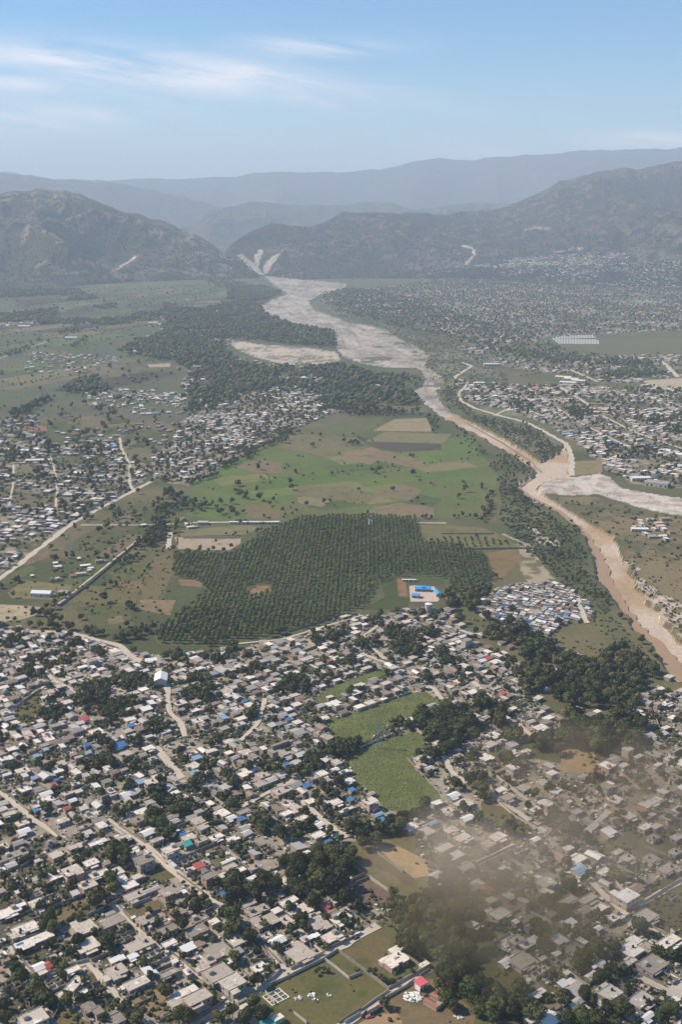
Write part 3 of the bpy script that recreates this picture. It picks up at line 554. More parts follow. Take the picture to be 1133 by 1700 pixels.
hill('hill', [(120, 420, 12000), (250, 395, 12000), (330, 368, 12500), (345, 352, 13000), (380, 342, 13500), (430, 336, 14000), (480, 338, 14000), (540, 341, 14000), (600, 338, 14000), (650, 337, 14000), (672, 344, 13800), (690, 348, 13500), (730, 344, 13500), (780, 338, 14000), (850, 336, 14000), (1000, 350, 14000)],
     [(120, 10500), (400, 10800), (1000, 11000)], 31, ((0.04, 0.055, 0.028), (0.075, 0.082, 0.042), (0.14, 0.12, 0.08)), thr=(-13, 13), amp=0.22, gs=900)
hill('far_hill', [(-600, 292, 18500), (0, 290, 18300), (60, 291, 18000), (110, 300, 17800), (200, 304, 17500), (260, 317, 17200), (330, 334, 17000), (370, 345, 16800), (420, 356, 16500), (700, 360, 16500)],
     [(-600, 15000), (700, 15000)], 44, GR, thr=(-25, 3), amp=0.2, gs=1500, nth=0.1, nr=90)
hill('far_hill', [(-700, 280, 24000), (0, 285, 24000), (80, 296, 23600), (150, 300, 23200), (250, 297, 23200), (330, 296, 23200), (450, 287, 22800), (560, 285, 22400), (640, 281, 22400), (670, 271, 22400), (720, 264, 22400), (760, 267, 22400), (820, 262, 22000), (900, 256, 21600), (960, 251, 21600), (1040, 249, 21600), (1133, 246, 21600), (1800, 240, 21600)],
     [(-700, 18500), (1800, 16500)], 57, GR, thr=(-26, 26), amp=0.18, gs=2200, nth=0.1, nr=90, exp=0.9)

# ------------------------------------------------------------------ haze
bm = bmesh.new(); bmesh.ops.create_cube(bm, size=1.0)
for v in bm.verts: v.co = Vector((v.co.x * 64000, 17000 + v.co.y * 37000, 850 + v.co.z * 1720))
me = bpy.data.meshes.new('haze'); bm.to_mesh(me); bm.free(); hz = link('haze', me); tag(hz, 'pale blue haze filling the valley air', 'haze', kind='stuff')
mh = bpy.data.materials.new('haze_air'); mh.use_nodes = True; t = mh.node_tree; t.nodes.clear()
o_ = t.nodes.new('ShaderNodeOutputMaterial'); pv = t.nodes.new('ShaderNodeVolumePrincipled'); t.links.new(pv.outputs[0], o_.inputs['Volume'])
pv.inputs['Color'].default_value = (0.74, 0.86, 1.0, 1); pv.inputs['Density'].default_value = 6.8e-5; pv.inputs['Anisotropy'].default_value = 0.0
me.materials.append(mh)
# ------------------------------------------------------------------ drifting smoke over the near town
def smoke(name, px, py, z, sx, sy, sz, rz, dens, seed, label, tone=(0.72, 0.60, 0.46)):
    x, y = G(px, py, z); bm = bmesh.new(); bmesh.ops.create_icosphere(bm, subdivisions=3, radius=1.0)
    for v in bm.verts: v.co = Vector((v.co.x * sx, v.co.y * sy, v.co.z * sz))
    me = bpy.data.meshes.new(name); bm.to_mesh(me); bm.free(); o = link(name, me, None, (x, y, z), rz)
    m = bpy.data.materials.new('smoke'); m.use_nodes = True; t = m.node_tree; n = t.nodes; l = t.links; n.clear()
    out = n.new('ShaderNodeOutputMaterial'); pv = n.new('ShaderNodeVolumePrincipled'); l.new(pv.outputs[0], out.inputs['Volume']); pv.inputs['Color'].default_value = (*tone, 1)
    tc = n.new('ShaderNodeTexCoord'); mp = n.new('ShaderNodeMapping'); mp.inputs['Scale'].default_value = (1 / sx, 1 / sy, 1 / sz); l.new(tc.outputs['Object'], mp.inputs[0])
    ln = n.new('ShaderNodeVectorMath'); ln.operation = 'LENGTH'; l.new(mp.outputs[0], ln.inputs[0])
    ns = n.new('ShaderNodeTexNoise'); ns.inputs['Scale'].default_value = 0.022; ns.inputs['Detail'].default_value = 3; ns.inputs['Distortion'].default_value = .6; mo = n.new('ShaderNodeMapping'); mo.inputs['Location'].default_value = (seed * 170.0, 40.0, 9.0); l.new(tc.outputs['Object'], mo.inputs[0]); l.new(mo.outputs[0], ns.inputs['Vector'])
    def mm(op, a, b, cl=False):
        q = n.new('ShaderNodeMath'); q.operation = op; q.use_clamp = cl
        for i, v in enumerate((a, b)):
            if isinstance(v, (int, float)): q.inputs[i].default_value = v
            else: l.new(v, q.inputs[i])
        return q.outputs[0]
    fall = mm('SUBTRACT', 1.0, mm('POWER', ln.outputs['Value'], 1.5), True); k = mm('MULTIPLY', mm('SUBTRACT', ns.outputs['Fac'], 0.36), 4.5, True)
    l.new(mm('MULTIPLY', mm('MULTIPLY', fall, k), dens), pv.inputs['Density']); me.materials.append(m); tag(o, label, 'smoke', kind='stuff')
smoke('smoke', 790, 1405, 34, 75, 62, 22, 0.5, 0.030, 1, 'pale brown smoke drifting over the blocks right of the round clearing')
smoke('smoke', 980, 1285, 34, 95, 85, 22, -0.3, 0.024, 2, 'dark brown smoke over the smoky brown field', (0.42, 0.33, 0.22))
smoke('smoke', 835, 1530, 30, 75, 65, 20, 0.2, 0.026, 3, 'dark olive smoke over the wood by the bare yard', (0.36, 0.30, 0.18))
smoke('smoke', 1010, 1430, 36, 110, 80, 20, 0.1, 0.012, 4, 'thin veil of smoke over the lanes near the green garden')

# ------------------------------------------------------------------ labels that single things out
LM = [('the pink-roofed pavilion', 702, 1632), ('the big bare pasture', 540, 1645), ('the white foundation grid', 458, 1655), ('the villa with curved walls', 656, 1596),
      ('the rusty courtyard building', 724, 1663), ('the pasture crossroads', 476, 1608), ('the stone-walled weedy plot', 618, 1482), ('the round bare clearing', 685, 1430),
      ('the brown walled pasture', 115, 1515), ('the small grass paddock', 250, 1452), ('the churned bare yard', 255, 1668), ('the lane fork with pale dust', 150, 1605), ('the corner of narrow lanes', 64, 1628),
      ('the tall white church hall', 267, 1127), ('the long bright blue roof', 198, 1235), ('the narrow olive field', 48, 1185), ('the round dusty square', 102, 1135), ('the curved dusty lane', 300, 1205),
      ('the wide dirt junction', 285, 1275), ('the bright green strip field', 580, 1142), ('the upper sugar cane field', 650, 1195), ('the lower sugar cane field', 655, 1285), ('the pale wall beside the cane', 715, 1290),
      ('the water silo', 712, 1008), ('the blue-roofed school', 705, 978), ('the smoky brown field', 962, 1262), ('the smoky lane crossing', 985, 1380), ('the red roof in the smoke', 992, 1284),
      ('the green garden', 1105, 1495), ('the brick foundation beds', 1077, 1635), ('the tall white block', 905, 1680), ('the river bend', 1020, 1000), ('the riverside shanty lanes', 965, 1012),
      ('the steep dirt street', 320, 1475), ('the red-roofed house', 331, 1437), ('the teal-edged roof', 447, 1697), ('the dark grove above the lane', 530, 1440), ('the curved orchard edge', 440, 1062), ('the curved white dust road', 160, 1060),
      ('the long plantation wall', 560, 1030), ('the straight town road', 124, 866), ('the meadow corner', 320, 812), ('the gravel yard', 990, 808), ('the levee road', 900, 714), ('the white row of sheds', 620, 635)]
LMW = [(n, *G(x, y)) for n, x, y in LM]
ORD = ['', 'second ', 'third ', 'fourth ', 'fifth ', 'sixth ', 'seventh ', 'eighth ', 'ninth ', 'tenth ', 'eleventh ', 'twelfth ', 'thirteenth ', 'fourteenth ', 'fifteenth ', 'sixteenth ', 'seventeenth ', 'eighteenth ', 'nineteenth ', 'twentieth ']
ORD += ['twenty-' + q.replace('second ', 'second ') for q in ['first '] + ORD[1:9]] + ['thirtieth '] + ['thirty-' + q for q in ['first '] + ORD[1:9]] + ['fortieth '] + ['forty-' + q for q in ['first '] + ORD[1:9]] + ['fiftieth '] + ['fifty-' + q for q in ['first '] + ORD[1:9]]
def relation(x, y, lx, ly):
    dx, dy = x - lx, y - ly
    if abs(dx) > abs(dy) * 1.2: return 'riverward of' if dx > 0 else 'inland of'
    return 'beyond' if dy > 0 else 'this side of'
def lab(items, noun):
    """items: (object, x, y, description words). Nearest landmark + side + rank by closeness among the same description."""
    byk = {}
    for o, x, y, d in items:
        ds = sorted((math.hypot(x - l[1], (y - l[2])), i) for i, l in enumerate(LMW)); i = ds[0][1]; l = LMW[i]
        rel = relation(x, y, l[1], l[2])
        if len((d + ' ' + rel + ' ' + l[0]).split()) > 14: d = d.split(' with ')[0]
        byk.setdefault((d, i, rel), []).append((ds[0][0], o))
    for (d, i, rel), L in byk.items():
        L.sort(key=lambda q: q[0])
        for k, (dist, o) in enumerate(L):
            nth = '' if len(L) == 1 else ('closest ' if k == 0 else ORD[min(k, len(ORD) - 1)] + 'closest ')
            o['label'] = (nth + d + ' ' + rel + ' ' + LMW[i][0]).strip()

# ------------------------------------------------------------------ trees
def ico(sub):
    bm = bmesh.new(); bmesh.ops.create_icosphere(bm, subdivisions=sub, radius=1.0); bm.verts.ensure_lookup_table()
    v = np.array([q.co[:] for q in bm.verts]); f = np.array([[w.index for w in q.verts] for q in bm.faces]); bm.free(); return v, f
I1, I2 = ico(1), ico(2)
def crown(seed, ncl, nleaf, leaf, core=0, flat=0.8, spread=0.58):
    """unit crown: radius about 1, centre at z = 0; lumps with leaf faces all round them"""
    r = np.random.default_rng(seed); V = []; F = []; off = 0
    cen = r.normal(size=(ncl, 3)); cen /= np.linalg.norm(cen, axis=1)[:, None] + 1e-9; cen *= (r.uniform(0.35, 1, (ncl, 1)) * spread); cen[:, 2] *= flat; cen[:, 2] += 0.05
    if ncl == 1: cen *= 0
    rc = r.uniform(0.34, 0.52, ncl) if ncl > 1 else np.array([0.85])
    iv, if_ = (I2 if core else I1)
    for c, q in zip(cen, rc):
        a = iv * (1 + 0.22 * r.normal(size=(len(iv), 1))) * q * np.array([1, 1, 0.85]) * 0.92; V.append(a + c); F.append(if_ + off); off += len(a)
    if nleaf:
        k = r.integers(ncl, size=nleaf); d = r.normal(size=(nleaf, 3)); d[:, 2] = d[:, 2] * 0.9 + 0.25; d /= np.linalg.norm(d, axis=1)[:, None]
        p = cen[k] + d * (rc[k] * r.uniform(0.82, 1.22, nleaf))[:, None]
        n = d + r.normal(size=d.shape) * 0.55; n /= np.linalg.norm(n, axis=1)[:, None]
        a = np.cross(n, r.normal(size=n.shape)); a /= np.linalg.norm(a, axis=1)[:, None]; b = np.cross(n, a); s = (leaf * r.uniform(0.6, 1.3, nleaf))[:, None]
        t = np.stack([p + a * s, p - a * s * 0.5 + b * s * 0.8, p - a * s * 0.5 - b * s * 0.8], 1).reshape(-1, 3)
        V.append(t); F.append(np.arange(nleaf * 3).reshape(-1, 3) + off)
    return np.concatenate(V), np.concatenate(F)
LOD = {4: [crown(500 + i, 4, 40, 0.26, 0, 0.9, 0.42) for i in range(6)], 0: [crown(100 + i, 9 + i % 4, 620, 0.15, 1, 0.75) for i in range(8)], 1: [crown(200 + i, 6, 95, 0.24) for i in range(6)], 2: [crown(300 + i, 3, 18, 0.34, 0, 0.8, 0.45) for i in range(6)], 3: [crown(400 + i, 1, 0, 0) for i in range(5)]}
def merged_crowns(T, lods):
    """T rows: x, y, radius, height of crown centre, tint(3)"""
    V = []; F = []; CL = []; off = 0; T = np.asarray(T); r = np.random.default_rng(99)
    for L in set(lods):
        for pi, (pv_, pf) in enumerate(LOD[L]):
            sel = np.where((np.asarray(lods) == L) & (np.arange(len(T)) % len(LOD[L]) == pi))[0]
            if not len(sel): continue
            t = T[sel]; a = r.uniform(0, 6.28, len(t)); c, s = np.cos(a), np.sin(a); R = t[:, 2]
            x = pv_[None, :, 0]; y = pv_[None, :, 1]
            vx = (x * c[:, None] - y * s[:, None]) * R[:, None] + t[:, 0:1]; vy = (x * s[:, None] + y * c[:, None]) * R[:, None] + t[:, 1:2]
            vz = pv_[None, :, 2] * R[:, None] * 0.92 + t[:, 3:4]; vz = np.maximum(vz, 0.15)
            V.append(np.stack([vx, vy, vz], -1).reshape(-1, 3)); n = len(pv_)
            F.append((pf[None] + (np.arange(len(t)) * n)[:, None, None]).reshape(-1, 3) + off); off += len(t) * n
            col = np.concatenate([t[:, 4:7], np.ones((len(t), 1))], 1); CL.append(np.repeat(col, n, 0))
    return np.concatenate(V), np.concatenate(F), np.concatenate(CL)
crown_me = [npmesh('crown', v * np.array([1, 1, 0.92]), f, M['leaf']) for v, f in LOD[0]]
def trunk_mesh(seed):
    r = random.Random(seed); b = MB(); P = [(0, 0, -0.3), (r.uniform(-.03, .03), r.uniform(-.03, .03), 0.35), (0, 0, 0.72)]
    for (z0, z1, r0, r1) in ((-0.1, 0.5, 0.075, 0.05), (0.5, 0.95, 0.05, 0.03)): b.cyl(0, 0, z0, r0, r1, z1 - z0, 7)
    for k in range(5):
        a = r.uniform(0, 6.28); q = r.uniform(0.35, 0.6); b.bar((0, 0, 0.42 + 0.06 * k), (q * math.cos(a), q * math.sin(a), r.uniform(0.8, 1.2)), 0.035)
    me = bpy.data.meshes.new('trunk'); me.from_pydata(b.v, [], b.f); me.materials.append(M['bark']); return me
trunk_me = [trunk_mesh(i) for i in range(4)]

TREES = []           # x, y, radius  (every broadleaf tree outside the orchard)
def th(ox, oy, s, mpp, *pts):      # hand-placed: crop coordinates of the crown's centre and radius in metres
    for X, Y, r in pts:
        x, y = G(ox + X / s, oy + Y / s, r * 0.8); TREES.append((x, y, r, 1))
th(0, 1400, S6, 0, (250,490,4),(490,575,3),(900,540,7),(760,690,4),(460,720,5.5),(500,800,4.5),(820,100,4.5),(1040,110,6),(1040,340,6),(1060,420,5),(660,390,3),(300,150,2.5),(40,320,4),(100,410,3),(1080,50,6),(560,170,2.5),(650,730,2.5),(360,90,2.5),(30,400,2.5),(600,500,2))
th(200, 1400, S6, 0, (40,100,6),(30,170,5),(780,95,2),(1060,330,6),(1080,420,6),(1040,520,5),(990,650,5),(1060,800,6),(580,780,5),(780,540,4),(480,590,4),(700,560,3),(820,570,3),(600,590,4),(700,350,3),(250,220,2),(350,740,3.5),(640,520,3),(620,270,2.5),(1110,600,3),(760,350,2.5),(590,380,2),(680,430,1.8))
th(0, 1550, S6, 0, (1000,70,6),(430,110,3),(660,190,4),(520,270,4),(590,310,3.5),(640,180,3),(180,190,3),(150,330,5),(200,410,5),(130,260,3),(340,500,6),(420,590,5),(370,560,5),(480,640,4),(150,580,3),(240,600,3),(730,150,2.5),(740,600,4),(850,610,4),(20,680,4),(60,800,4),(1090,650,3),(1020,650,2.5),(960,540,3),(80,540,3),(330,640,3))
th(200, 1550, S6, 0, (340,30,4),(430,550,5),(600,215,3),(860,520,2.5),(270,400,3),(380,470,2),(640,790,5),(550,790,5),(150,790,5),(1010,50,3),(920,790,4),(1050,740,4),(690,290,3),(1090,230,4),(980,290,3),(630,680,3),(40,700,4),(680,470,2),(360,230,2),(230,170,2))
th(400, 1550, S6, 0, (90,40,5),(345,150,3.5),(450,270,2.5),(160,450,4.5),(340,320,2.2),(230,410,2.5),(750,100,2.5),(805,125,2.2),(120,650,4.5),(200,770,5),(60,760,4.5),(20,800,4),(700,370,1.8),(780,340,1.8),(820,350,1.6),(740,340,1.7),(490,540,1.0),(140,150,2.5))
th(380, 1450, S6, 0, (60,90,8),(60,200,7),(330,80,8),(230,180,6.5),(420,130,6.5),(640,130,7),(700,180,6),(790,260,6),(860,80,8),(980,110,8),(1050,60,8),(600,30,6),(280,250,3),(80,330,3),(400,280,4),(630,430,4),(590,520,4),(690,490,3.5),(200,590,4),(450,700,4),(760,520,2.5),(860,670,2.3),(920,690,2),(920,410,3.5),(60,470,5),(40,540,5),(1110,230,6),(50,780,4),(1090,470,3),(20,400,6),(530,190,3))
th(930, 1550, 5.581, 0, (340,130,6),(240,220,6),(170,300,5),(370,410,5),(520,130,4.5),(950,180,4),(1030,200,4),(1100,230,4),(880,160,4),(230,560,5),(640,500,3),(560,690,6),(630,720,5),(1020,720,6),(310,640,3),(150,230,3),(700,370,2),(960,570,2.5),(940,790,5),(60,560,3),(200,780,6),(330,790,6),(80,800,5),(440,680,4),(500,340,4),(600,330,4),(10,560,4),(400,550,3),(450,400,3),(560,400,3),(30,640,4))
th(733, 1400, S3, 0, (370,260,5),(430,200,4),(500,280,6),(570,320,5),(470,410,6),(610,200,6),(570,150,3),(540,250,4),(590,400,3.5),(640,420,4),(700,420,4),(300,160,6),(280,200,5),(20,290,5),(60,240,4),(930,390,6),(740,340,4),(940,190,3),(820,130,3.5),(480,480,5),(240,450,4),(840,150,4),(600,90,4),(690,160,3),(340,110,3))
th(600, 1560, 6.294, 0, (240,650,4),(330,440,2.5),(270,450,2.3),(230,430,2.2),(350,370,2.2),(540,340,2),(480,140,1.5),(150,330,2),(90,330,2),(400,420,1.5),(200,400,2),(355,735,1.3),(850,600,4),(820,470,4),(890,540,4),(900,640,5),(960,700,4),(840,350,5),(920,420,6))
# isolated trees on the meadow and beyond (radius in crop pixels)
def tm(ox, oy, s, *pts):
    for X, Y, rp in pts:
        x, y = G(ox + X / s, oy + Y / s); k = rp / s / ppm(x, y); x, y = G(ox + X / s, oy + Y / s, k * 0.8); TREES.append((x, y, max(1.8, k * 1.22), 1))
tm(380, 560, S3, (395,505,15),(140,610,17),(313,630,11),(485,640,12),(865,640,17),(610,715,10),(775,712,14),(1110,712,20),(1085,747,15),(780,568,10),(290,680,20),(290,705,17),(45,685,20),(130,715,15),(150,660,9),(520,548,8),(675,625,16),(710,620,16),(690,632,14),(655,825,10),(450,770,14),(475,768,12),(365,785,14),(498,795,9),(50,735,22),(80,745,20),(140,755,20),(30,720,14),(210,762,14),(195,780,14),(255,480,22),(235,485,14),(275,475,12),(428,487,9),(950,690,10),(898,675,9),(855,555,10),(870,557,8),(1095,575,7),(920,595,7),(545,595,7),(630,608,8),(605,605,6),(770,600,8),(740,590,6),(700,590,10),(15,815,18),(65,820,10),(165,840,10),(255,805,9),(265,835,9),(290,800,9),(300,830,12),(320,815,10),(545,775,5),(590,780,5),(630,778,5),(765,632,6),(1080,790,8),(585,455,9),(540,462,9),(700,415,5),(820,335,7),(570,225,10),(620,190,18),(585,140,12),(280,608,7),(270,600,6),(190,668,7))
tm(0, 820, S3, (510,235,15),(482,493,24),(412,445,15),(550,360,10),(590,365,14),(615,358,10),(552,395,8),(605,420,12),(490,430,16),(520,420,18),(545,425,16),(768,360,9),(605,520,20),(625,535,18),(410,520,9),(432,555,9),(735,538,7),(752,555,9),(770,68,20),(815,100,17),(690,640,20),(665,630,18),(720,625,18),(595,615,14),(565,632,10),(640,640,12),(380,580,16),(630,85,16),(560,100,18),(540,105,16),(575,105,14),(480,62,14),(430,110,14),(395,120,12),(350,155,16),(530,60,18),(520,75,14),(60,475,18),(35,590,10),(70,590,12),(830,140,18),(830,165,18),(1015,225,12),(260,370,24),(290,370,12),(260,305,20),(310,290,16),(340,295,18),(450,285,18),(500,300,22),(280,480,16),(300,475,16),(240,300,12),(980,265,12),(565,455,7),(155,540,8),(1130,130,14),(870,130,14),(890,145,10))
tm(0, 560, S3, (615,195,14),(630,200,12),(515,130,10),(520,140,8),(385,145,9),(325,142,8),(190,155,7),(670,195,9),(690,195,9),(735,190,10),(712,175,10),(665,200,7),(760,160,7),(240,292,9),(20,328,10),(290,340,10),(290,365,16),(475,335,22),(455,333,14),(475,365,12),(350,395,14),(540,355,22),(520,340,18),(510,370,16),(510,390,18),(485,410,20),(495,425,16),(570,375,12),(600,398,18),(555,432,10),(590,428,7),(575,385,12),(235,410,18),(150,408,16),(100,425,16),(90,468,22),(110,468,16),(180,460,18),(65,382,14),(55,525,22),(60,545,20),(60,575,22),(45,560,18),(230,495,20),(225,520,18),(230,545,18),(120,548,16),(370,470,20),(410,445,22),(385,450,20),(330,450,16),(405,518,22),(410,548,18),(445,445,14),(45,630,16),(55,655,18),(60,680,16),(180,630,25),(210,645,20),(195,655,18),(255,590,14),(425,620,22),(430,650,26),(420,680,20),(245,680,16),(270,685,14),(565,680,20),(540,655,16),(600,495,18),(590,510,16),(640,480,14),(690,505,20),(680,490,18),(730,545,22),(720,525,16),(690,630,14),(655,660,14),(630,570,18),(645,590,14),(620,635,10),(650,725,16),(115,800,18),(15,815,20),(480,800,12),(770,805,25),(810,730,22),(800,720,20),(850,735,16),(630,825,16),(530,800,16),(520,810,14),(875,630,16),(765,350,12),(770,300,8),(335,320,12),(440,265,20),(395,305,14))

rowR = np.random.default_rng(11)
def grove(poly, sp, r0, r1, prob=1.0, world=False, avoid=None):
    P = GA(poly) if not world else np.array(poly); x0, y0 = P.min(0); x1, y1 = P.max(0)
    gx = np.arange(x0, x1, sp); gy = np.arange(y0, y1, sp); X, Y = np.meshgrid(gx, gy); X = X + rowR.uniform(-.5, .5, X.shape) * sp; Y = Y + rowR.uniform(-.5, .5, X.shape) * sp
    X = X.ravel(); Y = Y.ravel(); m = inpoly(X + (fbm(X / (sp * 3), Y / (sp * 3), 3, 14) - .5) * sp * 5, Y + (fbm(X / (sp * 3), Y / (sp * 3), 3, 15) - .5) * sp * 8, [tuple(p) for p in P]) & (rowR.random(X.shape) < prob * np.clip((fbm(X / (sp * 6), Y / (sp * 6), 3, 4) - .22) * 3.6, 0.06, 1))
    for x, y in zip(X[m], Y[m]): TREES.append((x, y, rowR.uniform(r0, r1), 0))
def ell(ox, oy, s, L, r0=3.5, r1=6.0, sp=6.2):
    for X, Y, a, b in L:
        cx, cy = ox + X / s, oy + Y / s; P = [(cx + math.cos(t) * a / s * 0.95, cy + math.sin(t) * b / s * 0.95 + 2) for t in np.linspace(0, 6.28, 12, endpoint=False)]
        grove(P, sp, r0, r1)
ell(0, 1100, S3, [(160,40,100,36),(600,90,80,32),(470,150,100,40),(560,220,90,45),(360,170,50,25),(240,250,50,25),(950,130,50,60),(880,100,35,26),(740,310,60,42),(520,300,50,25),(470,380,70,30),(460,470,60,30),(320,400,32,32),(210,490,45,22),(40,330,22,22),(240,590,45,36),(170,670,42,42),(350,590,30,32),(650,490,42,40),(520,500,18,26),(620,580,54,26),(740,640,52,48),(860,680,50,38),(750,780,60,42),(920,570,45,36),(850,470,26,52),(980,510,36,32),(640,390,26,40),(60,750,26,26),(580,730,22,34),(300,0,60,18),(1050,370,34,26),(30,590,26,26),(130,260,34,30),(1090,60,26,18),(960,750,22,18),(780,260,26,18),(1100,560,34,26),(1070,660,32,34),(700,730,40,24),(700,200,22,16),(820,150,18,16),(1000,230,20,14)], 3.0, 5.2, 5.4)
ell(380, 1100, S3, [(320,110,85,42),(230,150,28,24),(270,230,85,45),(350,250,45,36),(320,310,36,22),(390,480,45,40),(310,530,92,40),(250,490,54,22),(150,520,45,28),(470,400,26,22),(580,400,54,26),(540,415,62,22),(475,440,26,36),(430,600,26,36),(430,680,40,36),(460,540,26,26),(525,550,26,22),(120,760,62,34),(240,800,52,36),(350,790,42,42),(700,780,130,32),(580,830,52,26),(950,260,105,55),(1020,330,85,55),(820,300,45,30),(740,50,22,22),(920,70,22,22),(1010,410,22,22),(700,470,18,12),(100,230,26,36),(60,50,52,18),(150,10,42,18),(580,10,42,14),(300,640,22,22),(650,600,42,20),(1080,240,36,26),(1060,590,52,20),(170,430,18,18),(770,740,52,22),(1000,490,22,22),(120,270,30,18)], 3.2, 5.6, 5.6)
ell(733, 1100, S3, [(30,320,60,100),(0,420,30,40),(180,190,62,30),(290,260,42,42),(360,340,52,42),(150,430,42,18),(320,480,42,32),(390,490,42,32),(50,590,52,24),(170,590,52,42),(480,390,42,36),(550,370,42,36),(480,600,42,42),(920,400,36,26),(640,570,42,26),(230,680,60,40),(500,780,80,40),(620,820,80,30),(380,650,40,22),(850,250,40,40),(900,300,50,40)], 4, 6.5, 6.5)
ell(380, 820, S3, [(505,670,32,26),(405,680,26,26),(585,790,32,26),(130,810,30,20),(720,795,22,18),(770,670,60,30),(700,690,40,26),(640,710,36,16),(860,690,50,30),(830,730,60,30),(1000,750,40,34),(895,575,26,22),(990,560,22,20),(885,760,26,20),(1050,800,50,25),(110,740,30,20),(200,760,40,20),(30,720,30,34),(240,650,40,16),(940,650,26,16),(700,600,26,30),(230,790,26,22),(330,740,20,14),(1090,690,40,26),(550,590,16,12)], 4, 6, 6)
ell(0, 820, S3, [(200,590,90,40),(270,640,80,22),(330,650,40,20),(450,650,70,18),(560,680,50,20),(620,675,30,20),(250,540,40,30),(130,610,40,20),(60,700,60,40),(20,620,40,22),(320,750,30,22),(220,755,24,18),(180,790,60,24),(490,750,30,22),(840,770,50,26),(1040,770,40,28),(950,760,20,16),(360,700,16,12),(700,800,20,14),(230,680,16,14)], 3.5, 5.5, 6)
